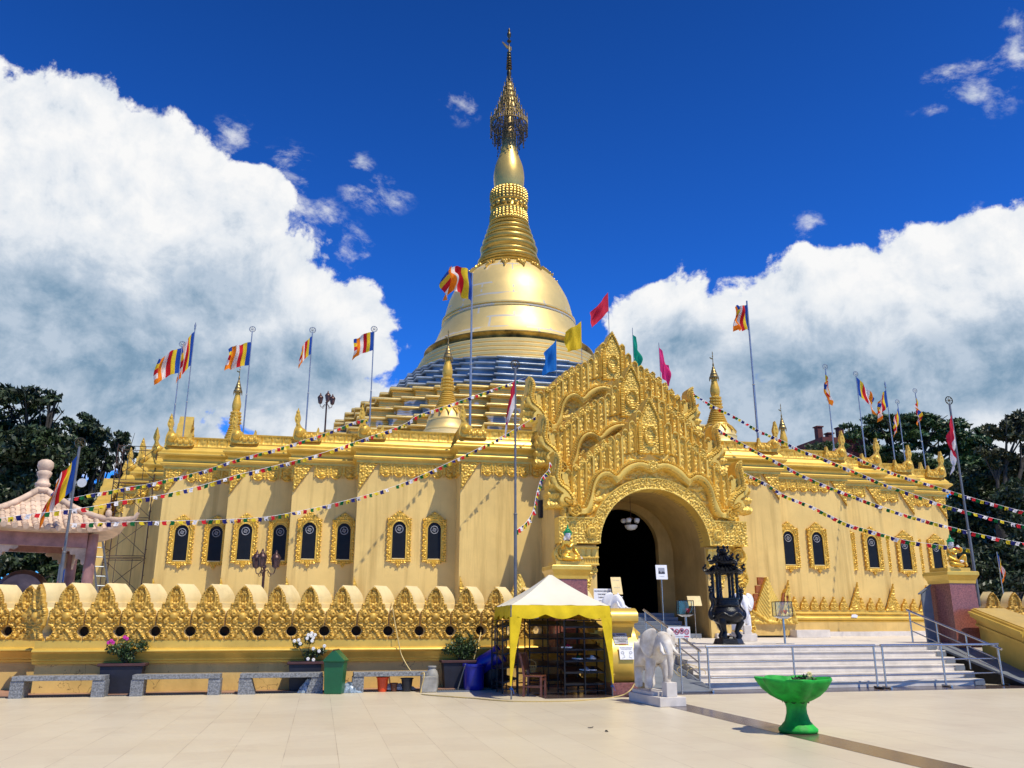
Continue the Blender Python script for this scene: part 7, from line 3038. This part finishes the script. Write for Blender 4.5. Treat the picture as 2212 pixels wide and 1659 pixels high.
def interp(pl, y0, y1):
    d = [0]
    for a, b in zip(pl[:-1], pl[1:]):
        d.append(d[-1] + math.hypot(b[0] - a[0], b[1] - a[1]))
    return [(p[0], p[1], 1 / ((1 / y0) + (1 / y1 - 1 / y0) * q / d[-1])) for p, q in zip(pl, d)]


A_ = [(150, 1131), (291, 1127), (420, 1124), (560, 1118), (650, 1103), (743, 1082), (856, 1049), (961, 1003), (1080, 945), (1157, 900)]
bunting('lowest long string of prayer flags crossing the windows left of the gate', interp(A_, 26.0, 33.0), 80, 1)
B_ = [zo(x, y, 3.016, 0, 900) for x, y in ((-260, 1040), (0, 1022), (150, 1000), (300, 985), (430, 968), (580, 950), (720, 928), (880, 895), (1040, 875))] + [zo(x, y, 3.16, 300, 750) for x, y in ((310, 1360), (560, 1300), (860, 1213), (1190, 1133), (1490, 1050), (1760, 958), (2090, 840))] + [zo(x, y, 2.949, 750, 600) for x, y in ((740, 1155), (930, 1093), (1130, 1020), (1360, 940), (1490, 892))]
bunting('long string of prayer flags rising from the far left to the top gable', interp(B_, 24.0, 35.2), 96, 2)
C2 = [zo(x, y, 3.016, 0, 900) for x, y in ((-200, 940), (0, 935), (300, 915), (540, 872), (640, 850), (770, 828), (910, 800), (1050, 778), (1180, 748), (1327, 715))] + [zo(x, y, 3.16, 300, 750) for x, y in ((360, 1245), (620, 1175), (820, 1105), (1100, 1030), (1350, 955), (1590, 872), (1730, 815), (1830, 795))]
bunting('topmost string of prayer flags on the left, ending at the parapet', interp(C2, 29.5, 34.4), 84, 3)
G_ = [zo(x, y, 2.552, 1200, 750) for x, y in ((290, 905), (285, 950), (240, 1005), (210, 1105), (190, 1200), (150, 1270), (100, 1312), (72, 1335))]
bunting('short steep string of prayer flags between the gate and the front pole', interp(G_, 31.0, 22.85), 44, 4)
zr = lambda x, y: zo(x, y, 2.6085, 1600, 700)
R1_ = [zr(*q) for q in ((465, 1120), (600, 1185), (720, 1260), (880, 1325), (1010, 1390), (1130, 1445), (1290, 1490), (1450, 1538), (1600, 1562), (1750, 1580), (1880, 1597))]
bunting('lowest string of prayer flags on the right, ending at the front pole', interp(R1_, 31.0, 22.85), 56, 5)
R2_ = [zr(*q) for q in ((290, 838), (410, 910), (540, 985), (680, 1055), (820, 1130), (980, 1200), (1140, 1262), (1290, 1318), (1430, 1368), (1570, 1408), (1790, 1468), (2000, 1518), (2212, 1560), (2560, 1605))]
bunting('string of prayer flags from the middle gable to the far right', interp(R2_, 33.0, 23.0), 94, 6)
R3_ = [zr(*q) for q in ((148, 625), (270, 700), (420, 775), (560, 855), (700, 918), (820, 978), (940, 1022), (1050, 1068), (1200, 1130), (1340, 1190), (1510, 1250), (1690, 1315), (1890, 1370), (2050, 1413), (2212, 1450), (2560, 1515))]
bunting('string of prayer flags from the top gable to the far right', interp(R3_, 35.2, 23.5), 96, 7)
R4_ = [zr(*q) for q in ((1020, 965), (1120, 1002), (1210, 1045), (1350, 1103), (1480, 1150), (1620, 1192), (1770, 1240), (1900, 1280), (2040, 1318), (2212, 1362), (2560, 1430))]
bunting('highest string of prayer flags on the right, from the parapet finial', interp(R4_, 35.6, 24.5), 62, 8)
# ------------------------------------------------------------------ pink pavilion at the left
pv = sight(90, 1062, Y=28.6)
gz = thing('pavilion', 'open pavilion with a pink upturned tile roof and mauve columns, holding a big drum', 'pavilion', (pv.x, 28.6, TZ), R(-20))
EZ, AZ = 4.25 - TZ, pv.z - TZ
mb = MB()
RR = 2.95
rings = []
NP = 12
for t_ in np.linspace(0, 1, 10):
    ring = []
    for k in range(4):
        for i in range(NP):
            a0, a1 = math.pi / 2 * k, math.pi / 2 * (k + 1)
            c0, c1 = Vector((math.cos(a0), math.sin(a0))), Vector((math.cos(a1), math.sin(a1)))
            u = i / NP
            e = c0.lerp(c1, u) * RR * (1 - t_) + c0.lerp(c1, u).normalized() * .12 * t_
            cn = abs(2 * u - 1)
            z = EZ + (AZ - EZ) * (t_ ** 1.35) + .32 * cn ** 4 * (1 - t_) ** 3
            ring.append((e.x * (1 + .05 * cn ** 4 * (1 - t_)), e.y * (1 + .05 * cn ** 4 * (1 - t_)), z))
    rings.append(ring)
low = [(x * .97, y * .97, z - .10) for x, y, z in rings[0]]
mb.loft([low] + rings)
mb.obj('roof', M['pinkstone'], gz, 40)
# rows of half-round tiles on each slope
mb = MB()
for k in range(4):
    a0, a1 = math.pi / 2 * k, math.pi / 2 * (k + 1)
    c0, c1 = Vector((math.cos(a0), math.sin(a0))), Vector((math.cos(a1), math.sin(a1)))
    for i in range(15):
        u = (i + .5) / 15
        cn = abs(2 * u - 1)
        # a tile row runs straight up the slope until it meets the hip
        tmax = 1 - cn
        pts = []
        for t_ in np.linspace(0, 1, 7):
            tt = t_ * tmax * .93
            half_ = RR * (1 - tt)
            mid = (c0 + c1) / 2
            along = (c1 - c0).normalized()
            off = (u - .5) * (c1 - c0).length * RR
            p = mid * half_ + along * off
            uu = .5 + off / max(1e-6, (c1 - c0).length * half_)
            cc_ = abs(2 * uu - 1)
            z = EZ + (AZ - EZ) * (tt ** 1.35) + .32 * cc_ ** 4 * (1 - tt) ** 3
            pts.append((p.x, p.y, z + .015))
        if tmax > .04:
            p0, p1 = Vector(pts[0]), Vector(pts[1])
            pts[0] = tuple(p0 + (p0 - p1).normalized() * .05)
            mb.tube(pts, .085, 8)
            # stepped lap joints
            for q in np.linspace(.08, .9, max(2, int(tmax * 9))):
                j = q * 6
                i0 = int(j)
                pa = Vector(pts[i0]).lerp(Vector(pts[min(i0 + 1, 6)]), j - i0)
                pb = Vector(pts[i0]).lerp(Vector(pts[min(i0 + 1, 6)]), min(1, j - i0 + .12))
                mb.tube([pa, pb], .100, 8)
mb.obj('tile_rows', M['pinkstone'], gz, 50)
for k in range(4):
    a = math.pi / 2 * k
    c, s = math.cos(a), math.sin(a)
    mb = MB()
    pts = []
    for t_ in np.linspace(0, 1, 9):
        rr = RR * (1 - t_) * (1 + .05 * (1 - t_)) + .12 * t_
        pts.append((rr * c, rr * s, EZ + (AZ - EZ) * t_ ** 1.35 + .32 * (1 - t_) ** 3 + .06))
    pts = [(RR * 1.13 * c, RR * 1.13 * s, EZ + .58), (RR * 1.10 * c, RR * 1.10 * s, EZ + .42)] + pts
    mb.tube(pts, [.05, .075] + [.10] * 9, 8)
    mb.ell((RR * .80 * c, RR * .80 * s, EZ + .55), (.10, .10, .16), 8, 6)
    mb.ell((RR * .80 * c, RR * .80 * s, EZ + .75), (.06, .06, .09), 8, 6)
    mb.obj('hip_ridge', M['pinkstone'], gz, 60)
mb = MB()
mb.lathe([(.22, -.1), (.30, -.02), (.30, .04), (.22, .06), (.17, .12), (.22, .20), (.22, .26), (.17, .30), (.15, .42), (.20, .50), (.22, .60), (.17, .66), (.20, .70), (.235, .80), (.22, .93), (.14, 1.0), (.02, 1.03)], (0, 0, AZ), 20)
mb.obj('roof_finial', M['pinkstone'], gz, 60)
cr = 1.95
for k in range(4):
    a = math.pi / 2 * k
    c, s = math.cos(a), math.sin(a)
    mb = MB()
    mb.tube([(cr * c, cr * s, 0), (cr * c, cr * s, .15), (cr * c, cr * s, .16), (cr * c, cr * s, EZ - .05)], [.22, .22, .165, .155], 12)
    mb.obj('column', M['mauvestone'], gz, 50)
    a2 = a + math.pi / 2
    p0, p1 = Vector((cr * c, cr * s, 0)), Vector((cr * math.cos(a2), cr * math.sin(a2), 0))
    d = (p1 - p0).normalized()
    q0, q1 = p0 + d * .16, p1 - d * .16
    mb = MB()
    mb.obox(((q0 + q1) / 2) + Vector((0, 0, EZ - .26)), (q1 - q0) / 2, Vector((d.y, -d.x, 0)) * .09, Vector((0, 0, .22)))
    mb.obj('beam', M['mauvestone'], gz)
    for e, sg in ((q0, 1), (q1, -1)):
        mb = MB()
        st_ = len(mb.v)
        mb.prism(catmull([(0, 0), (.62, 0), (.56, -.12), (.44, -.10), (.40, -.20), (.27, -.20), (.24, -.32), (.11, -.34), (.08, -.46), (0, -.46)], 3, True), 'y', -.03, .03)
        mb.xform(Matrix.Translation(e + Vector((0, 0, EZ - .485))) @ Matrix.Rotation(math.atan2(d.y * sg, d.x * sg), 4, 'Z'), st_)
        mb.obj('bracket', M['pinkstone'], gz)
mb = MB()
mb.box(-1.9, 1.9, -1.9, 1.9, 0.0, .06)
mb.obj('floor', M['marble'], gz)
dr = thing('big_drum', 'big round dark drum hanging inside the pink pavilion', 'drum', (pv.x - .05, 28.4, TZ), R(12))
mb = MB()
mb.lathe([(.60, -.45), (.72, -.2), (.74, 0), (.72, .2), (.60, .45)], (0, 0, 0), 36)
mb.v = [(x, z, y + 1.38) for x, y, z in mb.v]
mb.obj('shell', M['lampiron'], dr, 60)
mb = MB()
mb.lathe([(.0, -.47), (.59, -.46), (.60, -.44), (.0, -.43)], (0, 0, 0), 36)
mb.v = [(x, z, y + 1.38) for x, y, z in mb.v]
mb.obj('drum_skin', M['skin'], dr)
mb = MB()
for s in (-1, 1):
    mb.bar((s * .55, 0, .06), (s * .30, 0, .85), .12)
mb.bar((-.7, 0, .66), (.7, 0, .66), .1)
mb.obj('stand', M['wood'], dr)

# ------------------------------------------------------------------ ladder and scaffold by the left end of the hall
a, b = sight(250, 1268, Y=31.5), sight(205, 1115, Y=30.6)
t = thing('ladder', 'grey aluminium ladder leaning to the left behind the pink pavilion roof', 'ladder', (a.x, 31.5, TZ))
d = Vector((b.x - a.x, -1.0, b.z - TZ))
sd = Vector((.36, .12, 0)).normalized() * .20
for s in (-1, 1):
    mb = MB()
    mb.bar(sd * s, d + sd * s * .8, .05, .08)
    mb.obj('rail', M['alum'], t)
n = 13
for k in range(n):
    u = (k + .7) / n
    mb = MB()
    mb.tube([d * u - sd * .95, d * u + sd * .95], .018, 6)
    mb.obj('rung', M['alum'], t)
c = sight(272, 1200, Y=41)
t = thing('scaffold', 'tall rusty tube scaffold against the left end of the hall', 'scaffold', (c.x, 41.2, TZ))
for lv in range(5):
    z0 = 1.7 * lv
    mb = MB()
    for x in (-.85, .85):
        for yy in (-.5, .5):
            mb.tube([(x, yy, z0), (x, yy, z0 + 1.7)], .024, 6)
        for h in (.35, .9, 1.45, 1.66):
            mb.tube([(x, -.5, z0 + h), (x, .5, z0 + h)], .018, 5)
    for h in (.05, 1.62):
        for yy in (-.5, .5):
            mb.tube([(-.85, yy, z0 + h), (.85, yy, z0 + h)], .018, 5)
    mb.tube([(-.85, -.5, z0 + .1), (.85, -.5, z0 + 1.6)], .014, 5)
    mb.tube([(.85, -.52, z0 + .1), (-.85, -.52, z0 + 1.6)], .014, 5)
    mb.tube([(-.35, -.5, z0 + .05), (-.35, -.5, z0 + 1.62)], .014, 5)
    mb.tube([(.35, -.5, z0 + .05), (.35, -.5, z0 + 1.62)], .014, 5)
    mb.obj('scaffold_frame', M['rust'], t)

# ------------------------------------------------------------------ lamp posts and floodlights


def lamp_post(label, x, y, z0, ztop, rz):
    t = thing('lamp_post', label, 'lamp post', (x, y, z0), rz, 'three-armed lamp posts')
    H_ = ztop - z0
    hz = H_ - .62
    mb = MB()
    mb.tube([(0, 0, 0), (0, 0, .3), (0, 0, .32), (0, 0, hz), (0, 0, hz + .08), (0, 0, hz + .16)], [.10, .08, .05, .042, .07, .02], 10)
    mb.obj('post', M['lampiron'], t, 50)
    for k in range(3):
        a = 2 * math.pi * k / 3 + .15
        c, s = math.cos(a), math.sin(a)
        mb = MB()
        mb.tube(catmull([(0, 0, hz - .12), (.10 * c, .10 * s, hz - .02), (.20 * c, .20 * s, hz - .14), (.32 * c, .32 * s, hz - .12), (.36 * c, .36 * s, hz + .02)], 4), .016, 6)
        mb.tube(catmull([(.12 * c, .12 * s, hz - .08), (.16 * c, .16 * s, hz - .22), (.23 * c, .23 * s, hz - .2), (.2 * c, .2 * s, hz - .14)], 4), .010, 5)
        arm = mb.obj('arm', M['lampiron'], t, 60)
        mb = MB()
        o_ = (.36 * c, .36 * s, hz + .02)
        mb.lathe([(.03, 0), (.07, .03), (.10, .05)], o_, 8)
        mb.lathe([(.16, .33), (.15, .37), (.09, .45), (.05, .48), (.04, .53), (.015, .60)], o_, 8)
        for q in range(6):
            aa = q * math.pi / 3
            mb.bar((o_[0] + .095 * math.cos(aa), o_[1] + .095 * math.sin(aa), o_[2] + .05), (o_[0] + .15 * math.cos(aa), o_[1] + .15 * math.sin(aa), o_[2] + .34), .018)
        ln = mb.obj('lantern', M['lampiron'], arm, 50)
        mb = MB()
        mb.lathe([(.085, .05), (.135, .33)], o_, 6)
        mb.obj('lantern_glass', material('smoked_lantern_glass', (.10, .06, .06), .2, 0, .2, 5) if k == 0 and 'smoked_lantern_glass' not in bpy.data.materials else bpy.data.materials['smoked_lantern_glass'], ln)
    return t


p = sight(574, 1187, Y=28.5)
lamp_post('brown lamp post with three lanterns standing in front of the hall windows', p.x, 28.5, TZ, p.z, .2)
p = sight(707, 848, Y=43)
lamp_post('brown lamp post with three lanterns on the roof, left of the stupa terraces', p.x, 43, 9.05, p.z, .5)
p = sight(157, 1045, Y=52)
t = thing('floodlight_mast', 'grey mast with a row of round floodlights in front of the left trees', 'floodlight', (p.x, 52, 0))
mb = MB()
mb.tube([(0, 0, 0), (0, 0, p.z)], .09, 8)
mb.bar((-.6, 0, p.z - .1), (.6, 0, p.z - .1), .08)
mb.obj('mast', M['polegrey'], t)
for k, x in enumerate((-.55, 0, .55)):
    mb = MB()
    mb.lathe([(.05, .0), (.16, .05), (.25, .2), (.26, .24)], (0, 0, 0), 16)
    mb.lathe([(.0, .2), (.25, .22), (.255, .235), (0, .25)], (0, 0, 0), 16)
    st_ = 0
    mb.v = [(x + a, -c - .02, p.z + .12 + b - c * .35) for a, b, c in mb.v]
    mb.obj('floodlight', M['lampglass'], t, 50)

# a red-roofed turret far behind the right trees
p = sight(1790, 930, Y=95)
t = thing('roof_turret', 'dark red turret of a far building peeping over the right trees', 'building', (p.x, 95, 0))
mb = MB()
for dx in (-1.5, 0, 1.6):
    mb.box(dx - .35, dx + .35, -.4, .4, p.z - 1.6, p.z + (.3 if dx else -.5))
    mb.box(dx - .5, dx + .5, -.5, .5, p.z + (.3 if dx else -.5), p.z + (.45 if dx else -.35))
mb.box(-3, 3, -3, 3, 0, p.z - 1.6)
mb.obj('wall', material('dark_red_brick', (.13, .03, .025), .8, 0, .3, 1), t)

# ------------------------------------------------------------------ trees


def tree(label, px, Y, pbase, blobs, n, leaf, mat, seed, trunk=.35, group=None, splits=3):
    """blobs in photo pixels (px, py, rx, ry, depth offset) turned into crown volumes at distance Y"""
    b0 = sight(px, 1345, Y=Y)
    t = thing('tree', label, 'tree', (b0.x, Y, 0), 0, group)
    vols = []
    for bx, by, rx, ry, dy in blobs:
        y = Y + dy
        c = sight(bx, by, Y=y)
        k = (c - EYEP).dot(VF) / F_PX
        vols.append((c.x - b0.x, dy, c.z, rx * k, max(rx, ry) * k * .9, ry * k))
    r = np.random.default_rng(seed)
    # clumps: break every volume into lumpy sub-volumes so that gaps show
    sub = []
    for v in vols:
        m_ = max(6, int(splits * 5))
        for q in range(m_):
            d = r.normal(size=3)
            d /= np.linalg.norm(d)
            rr = r.random() ** .45 * .86
            s = r.uniform(.20, .36)
            sub.append((v[0] + d[0] * v[3] * rr, v[1] + d[1] * v[4] * rr, v[2] + d[2] * v[5] * rr, v[3] * s, v[4] * s, max(v[5] * s * .8, .25)))
    V, F = leaf_cloud(n, sub, leaf, seed, shell=.5)
    quick('crown', mat, V, F, t)
    mb = MB()
    low = min(v[2] - v[5] for v in vols)
    fork = max(1.5, low * .75)
    mb.tube([(0, 0, -.3), (.1, 0, fork * .5), (0, 0, fork)], [trunk * 1.4, trunk, trunk * .85], 9)
    rr_ = random.Random(seed)
    for v in vols:
        c = Vector(v[:3])
        mid = Vector((c.x * .5, c.y * .5, fork + (c.z - fork) * .42))
        mb.tube([(0, 0, fork - .2), mid, c], [trunk * .6, trunk * .35, trunk * .14], 7)
        for q in range(7):
            e = c + Vector((rr_.uniform(-1, 1) * v[3], rr_.uniform(-1, 1) * v[4], rr_.uniform(-.4, .8) * v[5])) * .85
            m2 = mid.lerp(c, rr_.uniform(.2, .9))
            mb.tube([m2, m2.lerp(e, .5) + Vector((0, 0, rr_.uniform(-.1, .2) * v[5])), e], [trunk * .2, trunk * .13, trunk * .05], 5)
    mb.obj('trunk', M['bark'], t, 60)
    return t


DK, GR_, OL = M['leafdk'], M['leafgr'], M['leafol']
tree('big dark tree whose crown fills the left edge, behind the pavilion', 40, 78, 0, [(-40, 900, 110, 70, 0), (60, 865, 75, 32, 0), (95, 925, 60, 30, 2), (20, 960, 130, 70, -2), (-30, 1060, 150, 90, 0), (90, 1040, 90, 60, 3), (110, 860, 28, 18, 0), (30, 1160, 150, 80, 1)], 30000, .30, DK, 1, .6, None, 4)
tree('dark tree with a rounded top, second from the left behind the floodlights', 175, 84, 0, [(165, 930, 50, 40, 0), (205, 945, 42, 34, 0), (140, 985, 60, 50, -2), (195, 1000, 50, 46, 0), (230, 985, 22, 24, 1), (170, 1070, 80, 60, 2), (150, 1150, 90, 60, 0)], 17000, .29, DK, 2, .5, None, 4)
tree('thin tree with bare twigs showing, just left of the hall', 268, 80, 0, [(265, 945, 28, 22, 0), (285, 980, 22, 18, 0), (250, 965, 18, 14, 0), (275, 1020, 34, 22, 1), (240, 1050, 30, 26, 0), (290, 1080, 40, 50, 0)], 4200, .26, DK, 3, .3, None, 2)
tree('wide green flat-topped tree behind the right end of the hall', 1935, 92, 0, [(1850, 940, 60, 26, 0), (1930, 920, 90, 24, 0), (2020, 930, 80, 28, 0), (1790, 965, 50, 20, -2), (1900, 965, 110, 34, 2), (2060, 965, 80, 36, 0), (1760, 975, 30, 12, 0), (2110, 950, 44, 30, 2), (1985, 905, 60, 12, 0), (1960, 1000, 150, 26, 4), (2080, 1000, 70, 40, 3), (1830, 990, 60, 18, 4)], 30000, .30, GR_, 4, .8, None, 4)
tree('tall olive tree at the right edge of the photo', 2195, 74, 0, [(2175, 930, 50, 38, 0), (2230, 920, 60, 50, 0), (2150, 985, 40, 30, 0), (2200, 1010, 70, 50, 2), (2270, 980, 60, 80, 0)], 17000, .28, OL, 5, .6, None, 4)
tree('dark shaded tree below the flat-topped crown, right of the hall corner', 2090, 80, 0, [(2080, 1060, 70, 60, 0), (2150, 1080, 60, 60, 2), (2050, 1130, 60, 60, -1), (2120, 1160, 80, 60, 0), (2180, 1170, 60, 70, 2)], 18000, .30, DK, 6, .5, None, 4)
tree('dense dark tree standing low behind the right-hand merlons', 2150, 66, 0, [(2110, 1230, 80, 60, 0), (2180, 1220, 70, 70, 0), (2060, 1220, 50, 60, 2), (2230, 1120, 60, 120, 0), (2150, 1270, 90, 50, -2), (2230, 1250, 70, 60, 0)], 19000, .28, DK, 7, .4, None, 4)
tree('dense dark bush-like tree behind the pavilion columns', 60, 62, 0, [(40, 1210, 80, 50, 0), (110, 1220, 60, 50, 0), (-20, 1220, 60, 60, 0), (60, 1270, 110, 40, 0), (150, 1260, 60, 50, 0)], 13000, .28, DK, 8, .35, None, 4)
tree('low dark tree behind the scaffold, left of the hall', 230, 76, 0, [(215, 1130, 50, 40, 0), (260, 1180, 50, 50, 0), (210, 1200, 50, 60, 0), (250, 1260, 60, 50, 0)], 8000, .30, DK, 9, .35, None, 4)
tree('dense green tree filling the gap right of the hall corner, under the wide crown', 2075, 84, 0, [(2060, 1030, 60, 50, 0), (2120, 1020, 60, 50, 0), (2180, 1060, 70, 60, 0), (2070, 1110, 50, 70, 1), (2140, 1120, 70, 70, 2), (2040, 1190, 40, 60, 0), (2210, 1150, 60, 80, 0)], 24000, .32, GR_, 10, .45, None, 5)
tree('dense dark green tree at the far right, low behind the front pole', 2215, 88, 0, [(2170, 1110, 80, 70, 0), (2240, 1080, 70, 90, 0), (2130, 1200, 80, 70, 2), (2220, 1220, 90, 80, 0), (2080, 1250, 60, 50, 0)], 24000, .33, DK, 11, .45, None, 5)
